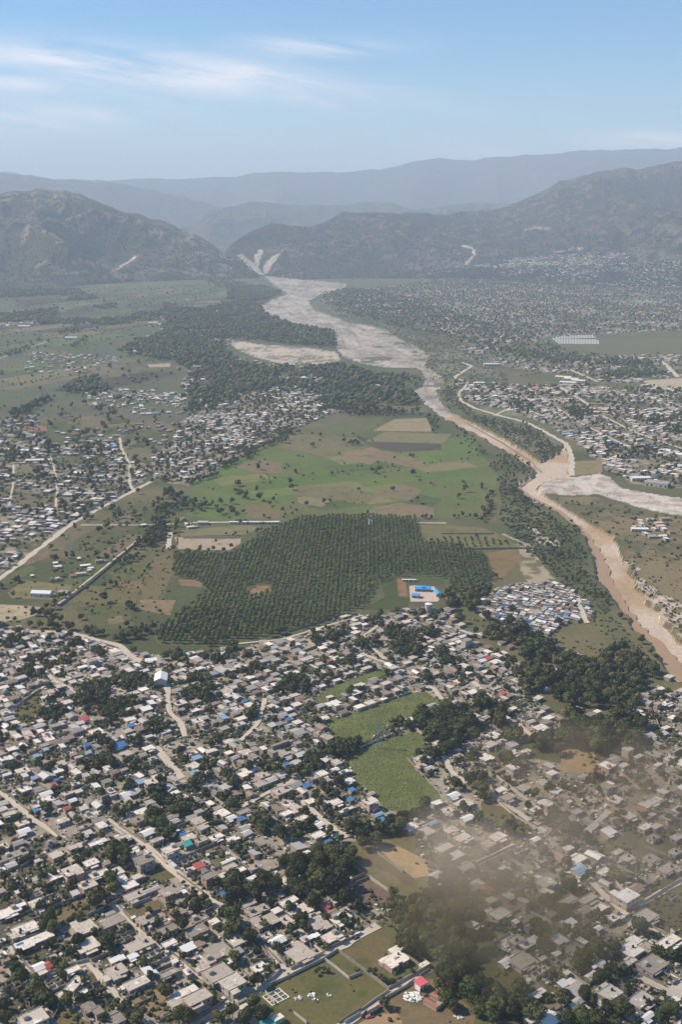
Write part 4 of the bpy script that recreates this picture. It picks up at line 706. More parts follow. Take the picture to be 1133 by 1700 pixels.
G2 = [([(680,1212),(700,1190),(735,1178),(760,1190),(790,1205),(785,1240),(745,1255),(705,1250),(700,1225)], 7, 4.5, 7, 1), ([(552,1238),(600,1240),(652,1224),(640,1216),(600,1234)], 6, 2.5, 4, .7), ([(690,985),(745,962),(790,945),(816,962),(800,1000),(830,1010),(872,1042),(905,1062),(898,1090),(850,1082),(800,1062),(770,1040),(745,1010),(700,1000)], 7.4, 4, 7, .8), 
      ([(842,1068),(900,1078),(930,1095),(1000,1088),(1060,1082),(1088,1122),(1070,1140),(1040,1175),(1010,1185),(965,1178),(900,1165),(880,1130),(862,1098)], 7.4, 4, 7.2, .82),
      ([(965,1200),(1010,1190),(1048,1215),(1048,1240),(1020,1262),(985,1262),(940,1262),(900,1252),(888,1240),(935,1210)], 7, 5, 7.5, 1),
      ([(632,1498),(660,1488),(700,1495),(740,1520),(775,1545),(800,1560),(800,1590),(775,1600),(790,1640),(830,1655),(850,1630),(880,1640),(885,1700),(860,1715),(800,1710),(765,1660),(745,1610),(715,1585),(690,1565),(650,1550),(632,1520)], 6.8, 4.5, 7, 1),
      ([(700,1440),(760,1460),(800,1500),(800,1550),(760,1530),(720,1490)], 7.5, 4, 6, .8),
      ([(790,1290),(820,1300),(812,1340),(850,1380),(900,1385),(950,1370),(965,1395),(930,1410),(860,1405),(800,1370),(780,1330)], 8, 4, 6, .75),
      ([(560,1395),(600,1376),(650,1372),(690,1350),(720,1340),(660,1385),(625,1400),(590,1408)], 6.5, 4, 6, 1),
      ([(480,1435),(520,1420),(560,1425),(585,1440),(580,1480),(560,1495),(520,1475),(490,1460)], 6.5, 4.5, 7, 1),
      # copses and hedgerows in the middle distance
      ([(201,936),(215,912),(250,885),(262,866),(277,864),(276,890),(245,925),(214,940)], 6.5, 4, 6.5, 1),
      ([(372,772),(433,742),(486,713),(489,718),(436,748),(376,779)], 7, 4, 6, 1), ([(486,718),(560,733),(600,735),(598,741),(556,739),(486,724)], 7, 4, 6, 1),
      ([(310,806),(374,776),(378,780),(316,812)], 7, 3.5, 5.5, 1), ([(255,830),(300,815),(315,835),(395,835),(395,852),(330,855),(295,850),(262,855),(245,842)], 9, 4.5, 7, .8),
      ([(288,918),(340,912),(385,905),(400,920),(360,940),(345,985),(330,966),(288,956)], 7.5, 4, 5.5, .7),
      ([(135,900),(160,882),(178,872),(176,880),(150,898),(138,905)], 6, 4, 6, 1), ([(76,914),(105,888),(108,896),(85,918)], 6.5, 4, 6, 1), ([(360,885),(450,880),(450,885),(362,890)], 6, 2.5, 4, .9), ([(225,990),(240,955),(270,915),(272,918),(242,962),(229,994)], 5, 2, 3.5, .8),
      ([(0,970),(60,955),(62,960),(0,978)], 7, 3, 5, 1), ([(700,893),(750,878),(800,866),(812,885),(805,898),(788,888),(760,888)], 8, 4, 6, .75), ([(690,858),(800,856),(812,862),(690,864)], 7, 3, 5.5, .9),
      ([(806,800),(822,832),(812,858),(806,858),(812,830),(800,806)], 6, 3, 5, .9), ([(820,965),(850,958),(868,920),(864,916),(842,950),(818,958)], 6, 3, 5, .5),
      # dark woods round the villages
      ([(270,505),(330,515),(400,500),(430,505),(440,520),(500,540),(555,552),(560,576),(500,574),(380,562),(365,585),(400,602),(470,610),(560,606),(600,618),(660,632),(690,665),(700,690),(640,690),(575,695),(545,680),(520,652),(470,640),(420,650),(380,670),(310,690),(305,640),(330,620),(290,600),(210,590),(205,575),(270,555)], 12, 5, 9, .8),
      ([(380,475),(440,476),(468,488),(445,498),(415,502),(380,497)], 16, 7, 10, 1), ([(540,476),(600,480),(700,500),(760,522),(870,556),(900,566),(965,588),(985,600),(930,606),(850,582),(760,562),(640,540),(560,518),(535,500)], 15, 4, 8, .36),
      ([(0,522),(50,518),(90,512),(92,530),(50,535),(0,536)], 14, 6, 9, 1), ([(60,532),(180,530),(270,518),(268,532),(190,540),(110,540),(60,540)], 14, 6, 9, .9), ([(0,480),(130,480),(140,490),(0,496)], 18, 7, 10, .8), ([(110,494),(150,490),(160,498),(115,501)], 16, 7, 9, 1), ([(160,508),(192,505),(190,512),(165,515)], 16, 6, 9, 1),
      ([(98,550),(132,545),(132,551),(100,554)], 12, 6, 8, 1), ([(112,577),(140,566),(142,569),(116,580)], 12, 5, 7, 1), ([(0,592),(78,566),(78,568),(0,597)], 10, 4, 6, 1),
      ([(104,650),(130,634),(155,627),(165,640),(180,645),(170,655),(130,656)], 12, 6, 9, .9), ([(28,690),(52,668),(78,660),(80,665),(50,688),(32,696)], 11, 6, 9, 1), ([(170,655),(220,665),(215,675),(180,672)], 12, 5, 8, .7),
      ([(600,668),(690,690),(740,700),(735,712),(690,700),(600,690)], 12, 4, 7, .5), ([(610,620),(700,628),(720,660),(680,690),(690,640)], 13, 5, 8, .6), ([(700,690),(720,700),(740,730),(735,732),(705,705)], 8, 3, 6, .8), ([(755,705),(800,740),(805,755),(790,760),(760,720)], 9, 3, 5, .5),
      ([(820,760),(860,750),(890,775),(860,800),(850,830),(830,800)], 9, 2.5, 4.5, .6), ([(870,700),(905,720),(930,740),(905,760),(880,738),(840,722),(790,700),(780,690),(840,700)], 9, 2.5, 4.5, .55), ([(770,565),(900,590),(1000,595),(1080,600),(1100,612),(1000,605),(880,600)], 13, 5, 8, .55),
      ([(1000,618),(1060,615),(1098,622),(1060,628),(1000,626)], 12, 5, 8, 1), ([(1050,650),(1133,640),(1180,642),(1180,655),(1100,656)], 12, 4, 7, .8), ([(920,680),(960,675),(990,690),(960,695)], 11, 5, 7, .8), ([(1060,700),(1133,690),(1170,700),(1170,720),(1110,722)], 11, 5, 8, .8), ([(850,670),(880,668),(900,680),(870,684)], 10, 4, 7, .8), ([(1000,745),(1060,740),(1100,760),(1040,765)], 11, 5, 7, .6),
      ([(885,900),(980,915),(990,965),(1030,1025),(1085,1085),(1090,1100),(1040,1050),(985,1010),(930,960),(905,930)], 10, 2.5, 4.5, .5), ([(860,815),(910,840),(960,880),(975,920),(940,900),(900,870),(850,850)], 10, 2.5, 4, .45), ([(895,770),(900,790),(880,812),(870,800)], 9, 2.5, 4, .6), ([(990,970),(1010,985),(1030,1010),(1010,1012)], 8, 3, 4, .6), ([(330,455),(370,460),(420,478),(360,480)], 18, 6, 9, .4)]
for p, sp, a, b, pr in G2: grove(p, sp, a, b, pr)
for k, sp, pr in (('near', 10, .27), ('right', 11, .30), ('camp', 16, .2), ('left', 12, .55), ('mid', 12, .6), ('east', 14, .5), ('east2', 17, .5), ('far', 19, .85)): grove(TOWN[k], sp, 1.8 if k in ('near', 'right') else 2.5, 4.6 if k in ('near', 'right') else 6.5, pr)
grove([(-60, 480), (450, 475), (440, 500), (270, 555), (300, 690), (60, 690), (-60, 720)], 55, 4, 7, .35)
grove([(60, 690), (300, 690), (290, 740), (100, 740)], 24, 4, 6, .35)
grove([(720, 468), (1180, 460), (1180, 482), (720, 480)], 30, 5, 8, .4)
for a_, b_, w_ in HEDGE:
    d = math.dist(a_, b_); sp_ = 4.5 if w_ < 40 else 7.0; big_ = 1.0 if w_ < 40 else 1.5
    for i in range(int(d / sp_)):
        if rowR.random() < .62: t = (i + rowR.uniform(0, 1)) * sp_ / d; TREES.append((a_[0] + (b_[0] - a_[0]) * t, a_[1] + (b_[1] - a_[1]) * t, rowR.uniform(1.1, 2.6) * big_, 0))
T = np.array(TREES)
# drop randomly placed trees that stand on roads, fields or water
RS = []; 
for pts, w in ROADS:
    P = GA(pts); RS += [(P[i], P[i + 1], w / 2) for i in range(len(P) - 1)]
def near_road(x, y, pad):
    x = np.asarray(x, float); y = np.asarray(y, float); m = np.zeros(x.shape, bool); pad = np.broadcast_to(pad, x.shape)
    for a, b, w in RS:
        d = b - a; L = d @ d + 1e-9; t = np.clip(((x - a[0]) * d[0] + (y - a[1]) * d[1]) / L, 0, 1); m |= np.hypot(x - a[0] - t * d[0], y - a[1] - t * d[1]) < w + pad
    return m
tpx, tpy = proj(T[:, 0], T[:, 1])
bad = near_road(T[:, 0], T[:, 1], 1.0)
for nm, p, c in OPEN: bad |= inpoly(tpx, tpy, p)
for p in LAWN.values(): bad |= inpoly(tpx, tpy, p)
bad |= inpoly(tpx, tpy, SAND) | inpoly(tpx, tpy, YARD)
bad |= inpoly(tpx, tpy, PLANT)
bad |= inpoly(tpx, tpy, [(678, 962), (738, 968), (742, 1002), (680, 1000)])
T = T[(T[:, 3] == 1) | ~bad]
HOUSEXY = []

# ------------------------------------------------------------------ houses
A39 = rad(39.0)
HS = []     # individual buildings: dict(x, y, L, W, kind, storeys, rot)
HH = 3.1
def hh(ox, oy, s, *pts, rot=A39, k=1.0):
    for q in pts:
        X, Y, L, Wd, kd = q[:5]; st_ = q[5] if len(q) > 5 else 1
        z = (0.6 if kd == 'f' else 2.2 if kd == 'u' else HH * st_)
        x, y = G(ox + X / s, oy + Y / s, z); HS.append(dict(x=x, y=y, L=L * k, W=Wd * k, kind=kd, st=st_, rot=rot, hand=1))
hh(0, 1400, S6, (40,140,11,8,'g'),(100,198,7,6,'t'),(175,90,11,7,'g'),(110,350,6,5,'t'),(362,320,8,4,'t'),(432,345,5,7,'t'),(510,300,9,9,'c'),(675,250,11,9,'c',2),(855,180,9,7,'c'),(935,290,12,7,'c'),(825,390,10,9,'c'),(340,560,8,7,'c'),(395,625,4,3,'t'),(75,640,15,7,'c'),(235,800,14,9,'c'),(800,790,12,11,'c'),(1050,730,13,10,'g'),(1060,470,12,5,'g'),(705,465,5,5,'t'),(610,460,6,6,'u'),(480,510,8,6,'u'),(320,470,8,6,'u'),(1110,260,6,8,'c'),(900,0,9,5,'c'),(985,50,6,6,'u'),(700,30,9,5,'c'),(700,140,8,6,'g'),(15,30,8,6,'c'),(10,250,5,4,'c'),(185,450,6,4,'c'),(350,160,4,3,'t'),(470,-10,6,5,'g'),(170,-10,8,6,'t'),(1000,190,5,4,'g'),(210,570,4,3,'w'),(0,450,6,5,'g'),(650,610,0,0,'x'))
hh(200, 1400, S6, (470,55,10,8,'c',2),(215,150,11,11,'g',2),(610,170,13,5,'u'),(740,205,7,6,'r'),(835,305,9,7,'g',2),(650,250,7,4,'c'),(470,440,13,9,'g'),(290,430,11,4,'t'),(130,490,12,8,'g'),(90,390,9,7,'c'),(155,315,6,5,'c'),(40,262,9,7,'g'),(230,710,10,7,'g'),(510,660,6,7,'r'),(572,645,5,5,'g'),(740,705,10,7,'g'),(690,627,8,3,'t'),(680,577,4,3,'o'),(420,700,8,5,'u'),(440,810,11,7,'g'),(720,820,12,9,'g'),(970,460,4,4,'b'),(925,400,7,6,'u'),(870,370,9,3,'c'),(635,8,6,4,'n'),(565,0,5,4,'t'),(880,735,6,5,'c'),(1005,165,9,3,'w'),(785,175,3,4,'c'),(820,100,2.5,2,'w'),(640,-60,9,6,'c'),(760,-30,8,6,'g'),(340,-30,9,5,'g'),(900,-60,9,6,'c'),(10,330,6,6,'c'),(930,630,4,3,'c'),(600,450,3,3,'w'),(1060,-40,8,6,'c'),(20,760,7,6,'g'),(120,690,3,2,'w'))
hh(0, 1550, S6, (160,10,8,5,'c'),(320,60,22,7,'c'),(195,108,4,4,'b'),(810,105,13,11,'c'),(365,305,7,7,'w'),(447,290,4,6,'r'),(505,220,4,4,'t'),(1085,240,7,4,'w'),(1090,350,11,9,'g'),(680,345,8,5,'c'),(575,590,4,7,'c'),(770,575,8,6,'c'),(550,450,12,7,'u'),(880,500,10,6,'u'),(830,685,7,7,'g'),(915,722,5,7,'g'),(985,755,17,5,'c'),(1065,820,11,8,'g'),(310,790,13,11,'c',2),(245,775,4,4,'w'),(15,190,5,4,'c'),(15,60,4,3,'c'),(60,480,7,6,'u'),(400,370,5,3,'c'),(50,240,5,3,'t'),(280,130,9,3,'g'),(1000,420,4,5,'c'))
hh(0, 1550, S6, (700,475,12,6,'c'), rot=rad(70))
hh(200, 1550, S6, (175,100,15,9,'g'),(60,345,13,10,'g'),(10,220,4,4,'w'),(117,205,6,4,'w'),(150,467,13,8,'c'),(455,370,9,5,'g'),(460,90,8,5,'c'),(640,125,9,6,'w'),(745,88,6,5,'t'),(740,20,12,6,'g'),(450,10,11,6,'g'),(795,265,11,7,'g'),(920,155,13,12,'g'),(885,75,8,4,'t'),(1090,60,9,10,'c'),(915,365,14,12,'g',2),(1050,450,12,11,'c',2),(600,550,15,5,'c'),(720,598,14,9,'g',2),(520,640,8,7,'g'),(730,230,5,4,'c'),(740,332,4,4,'c'),(510,250,4,3,'w'),(60,560,7,5,'u'),(300,215,14,9,'u'),(575,65,9,6,'u'),(1035,255,7,4,'c'),(60,790,0,0,'x'),(25,495,3,3,'w'),(1110,160,5,5,'t'),(560,500,6,5,'u'),(50,20,12,6,'u'),(20,150,6,5,'u'),(1010,30,0,0,'x'))
hh(400, 1550, S6, (5,40,6,8,'c'),(235,25,7,5,'c'),(345,55,9,7,'w'),(555,180,13,12,'g'),(175,320,8,7,'c'),(110,170,9,9,'u'),(30,165,6,7,'t'),(860,25,11,8,'c'),(665,25,4,3,'w'),(710,10,4,3,'w'),(15,480,7,8,'c'),(440,100,12,8,'u'),(262,830,8,6,'n'),(345,790,6,4,'c'),(330,590,11,9,'f'),(30,680,6,3,'c'),(0,620,6,4,'g'),(260,680,7,4,'x'))
hh(380, 1450, S6, (170,290,11,6,'g'),(270,345,14,7,'g'),(345,445,15,9,'g'),(80,630,10,9,'c'),(670,350,14,10,'c'),(560,262,12,6,'c'),(830,455,11,10,'g'),(805,385,9,2,'c'),(1045,412,12,9,'c'),(960,570,12,9,'c'),(765,590,4,3,'w'),(540,440,6,9,'c'),(905,300,4,7,'r'),(955,235,8,6,'u'),(1020,245,7,4,'t'),(970,360,7,4,'t'),(540,60,8,7,'c'),(500,170,9,7,'g'),(360,590,6,6,'c'),(430,565,6,4,'u'),(1092,340,5,4,'c'),(450,350,6,5,'c'),(230,40,10,5,'c'),(720,610,5,5,'c'),(400,700,0,0,'x'),(1000,480,6,4,'u'),(100,-30,8,5,'c'),(10,-60,9,6,'g'),(-60,20,10,6,'c'),(240,-60,8,5,'g'))
hh(930, 1550, 5.581, (690,60,8,7,'c'),(660,150,11,11,'c'),(860,280,15,12,'g'),(800,120,8,6,'g'),(1010,75,15,7,'c'),(860,75,4,3,'c'),(630,275,13,4,'c'),(140,130,9,7,'g'),(378,270,6,4,'p_'),(300,385,8,5,'p_'),(470,550,11,9,'c',2),(380,628,6,5,'c'),(515,640,5,5,'c'),(160,515,9,8,'t'),(35,458,6,5,'w'),(750,612,13,9,'c'),(820,755,8,4,'w'),(150,630,10,5,'t'),(350,725,6,5,'t'),(1050,370,12,9,'u'),(1125,700,6,6,'c'),(1050,620,9,4,'c'),(820,480,19,9,'f'),(60,700,9,6,'u'),(240,700,5,5,'c'),(700,740,8,7,'u'),(70,360,4,3,'c'),(200,60,4,8,'c'),(100,440,5,4,'c'),(330,300,4,2,'w'),(1000,700,6,4,'u'))
hh(780, 1550, S6, (440,60,9,7,'g'),(570,80,14,6,'c'),(740,60,8,4,'c'),(840,50,8,8,'c'),(335,260,7,5,'w'),(412,215,6,3,'w'),(490,255,12,11,'g'),(320,115,6,5,'c'),(820,178,5,4,'w'),(825,260,4,8,'u'),(650,552,9,4,'c'),(740,750,11,10,'w',2),(600,785,9,6,'c'),(650,330,11,7,'u'),(770,400,7,6,'u'),(570,575,3,3,'w'),(960,20,4,3,'c'),(880,730,8,6,'u'),(690,230,5,3,'c'),(350,30,10,5,'u'))
hh(733, 1400, S3, (640,78,13,7,'c'),(650,118,10,7,'b_'),(490,182,11,9,'c',2),(555,205,3,3,'b'),(590,272,14,6,'g'),(690,260,13,6,'g'),(875,245,13,10,'c',2),(930,195,15,6,'t'),(745,305,9,6,'c'),(820,342,10,6,'c'),(875,70,9,7,'g'),(990,72,9,8,'g'),(1065,118,13,8,'g'),(965,342,12,10,'g'),(275,330,11,9,'c'),(150,370,14,8,'c'),(235,268,6,5,'c'),(130,215,16,7,'t'),(170,187,8,7,'c'),(220,215,6,5,'r'),(610,370,7,5,'w'),(740,395,5,4,'w'),(350,365,4,4,'w'),(420,388,7,5,'t'),(765,132,9,5,'c'),(385,190,8,6,'u'),(330,100,10,6,'u'),(680,310,9,6,'g'),(700,90,6,5,'u'),(460,80,7,5,'u'),(560,110,9,6,'u'),(830,40,8,5,'g'),(1100,40,8,6,'g'),(860,330,6,4,'c'),(890,410,8,5,'u'),(1090,250,5,3,'u'),(520,330,6,5,'g'),(680,380,9,6,'u'),(800,390,0,0,'x'),(60,60,14,7,'c'),(120,110,10,6,'g'),(15,20,12,7,'c'),(210,60,0,0,'x'),(20,110,10,6,'g'),(290,120,7,5,'c'),(600,20,7,5,'c'))
hh(733, 1100, S3, (85,85,10,7,'c'),(130,45,8,5,'c'),(150,137,9,6,'w'),(110,142,4,8,'c'),(180,78,6,5,'c'),(230,65,6,4,'c'),(205,40,6,4,'w'),(255,118,10,7,'g'),(290,140,6,5,'r'),(322,152,6,4,'t'),(155,250,9,7,'c'),(360,190,10,8,'u'),(440,205,9,5,'u'),(395,252,9,8,'u'),(505,258,10,6,'c'),(465,302,11,7,'c'),(548,305,9,8,'u'),(495,122,5,4,'w'),(215,447,10,7,'c'),(160,517,11,6,'c'),(45,387,6,5,'c'),(130,390,9,6,'u'),(245,340,10,7,'c'),(395,418,10,6,'c'),(340,422,9,7,'c'),(85,438,6,5,'c'),(240,478,8,7,'u'),(280,597,8,6,'c'),(315,632,11,8,'g'),(25,697,10,8,'c'),(45,787,9,6,'c'),(100,822,11,7,'c'),(265,817,11,8,'c'),(735,522,8,5,'r'),(605,650,4,3,'w'),(785,570,9,6,'c'),(820,642,10,8,'c'),(1000,650,14,7,'c'),(1055,602,10,6,'c'),(865,592,9,6,'g'),(1070,722,10,7,'g'),(1115,690,9,7,'c'),(995,712,5,4,'c'),(960,772,9,6,'c'),(540,602,9,6,'c'),(522,518,8,6,'c'),(640,215,8,6,'g'),(700,245,9,6,'g'),(735,230,6,5,'c'),(1010,130,7,5,'g'),(1060,190,11,6,'c'),(1090,255,8,5,'c'),(990,295,8,5,'g'),(1100,410,9,6,'g'),(1020,480,7,4,'c'),(930,440,9,4,'c'),(860,480,8,5,'c'),(1100,540,9,6,'g'),(455,740,10,7,'u'),(320,560,9,6,'u'),(640,700,8,5,'g'),(700,640,8,6,'g'),(570,690,7,5,'g'),(1050,330,7,5,'t'),(1000,820,8,6,'g'),(930,770,9,6,'g'),(1110,820,9,6,'g'),(1010,770,7,5,'c'))
hh(0, 1100, S3, (562,387,11,8,'b'),(515,365,10,8,'t'),(615,292,6,5,'b'),(395,262,8,7,'r'),(1000,52,8,5,'b_'),(313,684,5,5,'r'),(410,386,6,4,'b'),(215,406,4,4,'b_'),(170,436,5,4,'b_'),(620,546,4,3,'b'),(915,516,8,5,'b_'),(858,803,4,4,'b'),(880,842,5,4,'n'),(632,141,8,6,'c'),(310,216,8,6,'c'),(450,835,9,7,'c'),(560,355,8,5,'c'),(450,322,10,8,'c'),(500,612,12,8,'c'),(292,742,9,6,'c'),(340,646,6,5,'w'),(390,772,9,6,'g'),(425,522,12,6,'g'),(935,640,8,6,'g'),(480,835,6,5,'c'),(195,270,7,6,'c'),(245,275,6,5,'g'),(170,690,4,3,'b'),(265,548,4,3,'b'),(160,540,5,4,'b_'),(415,420,5,4,'b_'),(210,700,5,4,'t'),(410,800,7,5,'t'),(850,190,10,7,'c'),(920,180,9,6,'g'),(1010,275,7,5,'t'),(775,500,9,8,'u'))
hh(380, 1100, S3, (615,105,10,6,'c'),(595,140,9,8,'c'),(740,95,9,6,'c',2),(690,115,7,5,'c'),(475,160,6,4,'c'),(490,190,13,8,'c'),(510,80,8,4,'c'),(565,48,10,5,'c'),(650,25,11,5,'c'),(805,42,10,5,'c'),(300,50,12,7,'c'),(440,262,11,6,'c'),(665,187,9,7,'c'),(615,205,9,6,'c'),(545,300,0,0,'x'),(910,448,11,9,'c'),(905,485,9,5,'c'),(945,495,7,6,'t'),(1045,385,6,5,'c'),(1090,435,7,5,'c'),(1080,410,4,4,'c'),(1085,82,10,7,'c'),(975,50,9,5,'c'),(665,650,9,9,'c',2),(565,555,8,7,'c'),(580,595,5,4,'b'),(540,515,9,4,'c'),(505,655,8,7,'c'),(345,730,9,6,'c'),(215,772,8,6,'c'),(705,712,8,4,'b_'),(720,735,5,4,'b'),(630,770,13,9,'u'),(575,740,7,6,'u'),(1020,695,13,9,'c'),(960,750,7,4,'b_'),(855,772,9,8,'c'),(900,745,11,8,'g'),(945,745,9,5,'u'),(1045,785,8,7,'c'),(1100,820,9,7,'c'),(430,522,10,9,'c'),(400,540,8,7,'g'),(370,505,6,4,'c'),(600,105,4,4,'w'),(370,575,6,5,'b'),(270,475,5,4,'b'),(575,640,5,4,'b'),(60,732,6,4,'b'),(75,178,5,4,'b'),(280,265,5,4,'b'),(300,245,7,4,'t'),(470,840,5,4,'b'),(1115,140,8,6,'c'),(1050,215,12,6,'c'),(430,200,7,6,'t'),(840,0,9,5,'c'),(1060,130,8,4,'g'),(640,285,0,0,'x'),(240,380,16,3,'g'),(385,650,7,6,'c'),(100,500,12,8,'c'),(250,600,14,10,'g'),(150,570,9,7,'g'),(60,260,9,6,'c'),(50,290,9,7,'c'),(555,690,12,3,'c'),(420,810,9,7,'c'),(500,500,6,5,'w'))
hh(380, 820, S3, (305,710,13,8,'c'),(468,703,10,7,'c'),(405,640,12,7,'c'),(600,610,12,6,'c'),(585,632,7,5,'w'),(640,610,6,4,'w'),(845,597,11,7,'c'),(910,618,11,6,'g',2),(1030,540,18,9,'t'),(510,770,11,8,'c'),(365,775,13,8,'c'),(435,795,11,6,'c'),(265,805,8,6,'c'),(575,720,9,7,'c'),(485,740,9,6,'c'),(720,640,9,6,'t'),(915,775,8,5,'t'),(985,800,7,6,'w'),(650,820,10,6,'c'),(800,835,10,6,'c'),(475,780,6,4,'r'),(160,785,8,6,'c'),(190,830,9,6,'c'),(1055,590,8,5,'g'),(980,600,9,5,'g'),(930,650,9,5,'g'),(1010,650,8,5,'c'),(560,640,8,6,'g'),(215,720,6,5,'b_'),(1100,780,10,7,'u'),(945,590,7,4,'c'), rot=rad(35))
hh(0, 820, S3, (710,778,11,6,'w'),(500,800,8,5,'g'),(270,338,9,5,'w'),(260,322,6,4,'w'),(400,332,12,4,'w'),(425,345,7,4,'w'),(420,355,5,3,'w'),(340,380,6,5,'r'),(380,372,12,5,'c'),(270,395,5,5,'c'),(245,400,5,4,'g'),(300,458,7,5,'c'),(370,300,4,4,'w'),(675,142,7,4,'w'),(150,380,4,3,'w'),(465,312,9,5,'g'),(520,305,0,0,'x'), rot=rad(20))
HS = [h for h in HS if h['kind'] != 'x']; keep = []
for h in HS:
    if all(math.hypot(h['x'] - q['x'], h['y'] - q['y']) > 0.20 * (h['L'] + h['W'] * .5 + q['L'] + q['W'] * .5) for q in keep): keep.append(h)
HS = keep
NH = len(HS); print('hand houses', NH)

# procedural blocks of small houses between and beyond them
def blocked(x, y, pad, hand=True):
    px, py = proj(x, y); m = near_road(x, y, pad)
    for nm, p, c in OPEN: m |= inpoly(px, py, p)
    for p in LAWN.values(): m |= inpoly(px, py, p)
    for p in (SAND, YARD, PLANT, MEADOW): m |= inpoly(px, py, p)
    return m
FILL = []
hx = np.array([h['x'] for h in HS]); hy = np.array([h['y'] for h in HS]); hr = np.array([max(h['L'], h['W']) / 2 for h in HS])
tT = T[(T[:, 1] < 1500)]
# hash of trees for quick look-up
CELL = 14.0; TH = {}
for i, (x, y, r, _) in enumerate(T): TH.setdefault((int(x // CELL), int(y // CELL)), []).append((x, y, r))
def in_tree(x, y, k=0.75):
    a, b = int(x // CELL), int(y // CELL)
    for i in (-1, 0, 1):
        for j in (-1, 0, 1):
            for (tx, ty, r) in TH.get((a + i, b + j), ()):
                if (x - tx) ** 2 + (y - ty) ** 2 < (r * k + 1.5) ** 2: return True
    return False
fr = np.random.default_rng(21)
def fill(poly, ang, ca, cb, prob, size, mix, st2=0.0, cluster=40.0, thr=0.0, y_hand=True):
    P = GA(poly); c0 = P.mean(0); c, s = math.cos(ang), math.sin(ang)
    Q = (P - c0) @ np.array([[c, -s], [s, c]]); a0, b0 = Q.min(0); a1, b1 = Q.max(0)
    A, B = np.meshgrid(np.arange(a0, a1, ca), np.arange(b0, b1, cb)); A = A + fr.uniform(-.22, .22, A.shape) * ca; B = B + fr.uniform(-.22, .22, A.shape) * cb
    X = (A * c - B * s + c0[0]).ravel(); Y = (A * s + B * c + c0[1]).ravel()
    m = inpoly(X, Y, [tuple(p) for p in P]) & (fr.random(X.shape) < prob) & ~blocked(X, Y, min(size) / 2 * 0.8 + 0.5)
    if thr: m &= fbm(X / cluster, Y / cluster, 3, 66) > thr
    X = X[m]; Y = Y[m]
    ks = list(mix); w = np.array([mix[k] for k in ks], float); w /= w.sum()
    for x, y in zip(X, Y):
        L = fr.uniform(size[0], size[1]); Wd = L * fr.uniform(0.55, 0.9)
        if len(hx) and (np.hypot(hx - x, hy - y) < hr + L * 0.55).any(): continue
        if y < 3200 and in_tree(x, y): continue
        FILL.append(dict(x=x, y=y, L=L, W=Wd, kind=ks[fr.choice(len(ks), p=w)], st=2 if fr.random() < st2 else 1, rot=ang + fr.choice([0, math.pi / 2]) + fr.uniform(-.10, .10), hand=0))
MIX = dict(c=.32, g=.30, t=.28, w=.07, b_=.006, b=.001, r=.004, u=.05); MIXT = dict(t=.26, g=.20, c=.34, w=.20, b_=.006, b=.003, r=.006)
upper = [(0,1035),(60,1052),(110,1056),(200,1082),(250,1092),(330,1085),(400,1078),(440,1066),(520,1048),(580,1022),(640,1022),(700,1010),(740,1012),(775,1050),(800,1075),(850,1090),(880,1130),(900,1170),(935,1200),(880,1230),(800,1262),(735,1262),(690,1200),(540,1200),(570,1260),(640,1350),(600,1375),(-80,1395),(-80,1040)]
fill(upper, A39, 10.4, 9.0, 0.90, (6, 9.8), MIX, 0.03, 26.0, .30)
fill([(-80,1395),(600,1375),(560,1400),(560,1440),(480,1430),(-80,1440)], A39, 14, 11, 0.75, (7, 11), MIX, 0.05)
fill([(-80,1440),(480,1430),(630,1540),(400,1665),(400,1740),(-80,1740)], A39, 13, 11, 0.5, (4.5, 8), dict(c=.3, g=.3, t=.2, w=.1, u=.2), 0)
fill(TOWN['right'], A39, 15, 12, 0.75, (6.5, 11), dict(c=.42, g=.35, t=.1, w=.06, u=.12, b=.004, r=.005), 0.06)
fill([(742,1005),(800,990),(880,1045),(905,1065),(960,1090),(1060,1090),(1060,1140),(960,1175),(890,1150),(860,1090),(790,1060)], A39, 15, 13, .45, (6, 9), MIX)
fill([(925,1180),(1000,1185),(1060,1140),(1100,1110),(1180,1170),(1180,1270),(1040,1262),(965,1275),(900,1200)], A39, 16, 13, 0.4, (6, 9), MIX)
fill(TOWN['camp'], rad(60), 7.6, 6.6, 0.93, (4.5, 7.5), dict(t=.48, w=.14, b=.025, b_=.05, c=.2, g=.12))
fill(TOWN['left'], rad(78), 13.5, 12, 0.80, (7, 12), MIXT, 0, 45, .42)
fill(TOWN['mid'], rad(45), 13.5, 12, 0.86, (7, 12), MIXT, 0, 45, .40)
fill([(140,655),(215,645),(310,655),(305,690),(230,690),(150,675)], rad(20), 14, 12, 0.5, (7, 11), MIXT, 0, 60, .35)
fill([(50,585),(190,592),(200,604),(130,620),(40,622)], rad(20), 16, 14, 0.28, (7, 12), MIXT)
fill([(305,610),(400,600),(560,625),(520,645),(420,640),(330,680),(300,660)], rad(20), 16, 14, 0.30, (8, 13), MIXT)
fill([(60,720),(290,700),(290,740),(70,745)], rad(78), 18, 15, 0.28, (8, 13), MIXT)
fill([(200,868),(330,862),(330,880),(250,885),(215,880)], rad(20), 16, 13, 0.3, (7, 11), MIXT)
fill([(270,510),(430,505),(555,555),(560,575),(400,560),(365,590),(600,610),(700,690),(540,690),(420,650),(310,690),(300,620),(205,580)], rad(30), 26, 24, .33, (9, 15), MIXT, 0, 90, .50)
fill([(0,535),(55,530),(60,538),(0,544)], rad(10), 20, 18, 0.6, (10, 16), MIXT)
fill(TOWN['east'], rad(133), 15, 14, 0.78, (9, 15), dict(c=.5, t=.15, g=.15, w=.18, r=.006, b=.002), 0, 60, .42)
fill(TOWN['east2'], rad(133), 17, 15, 0.45, (10, 17), dict(c=.5, t=.25, g=.15, w=.1), 0, 90, .46)
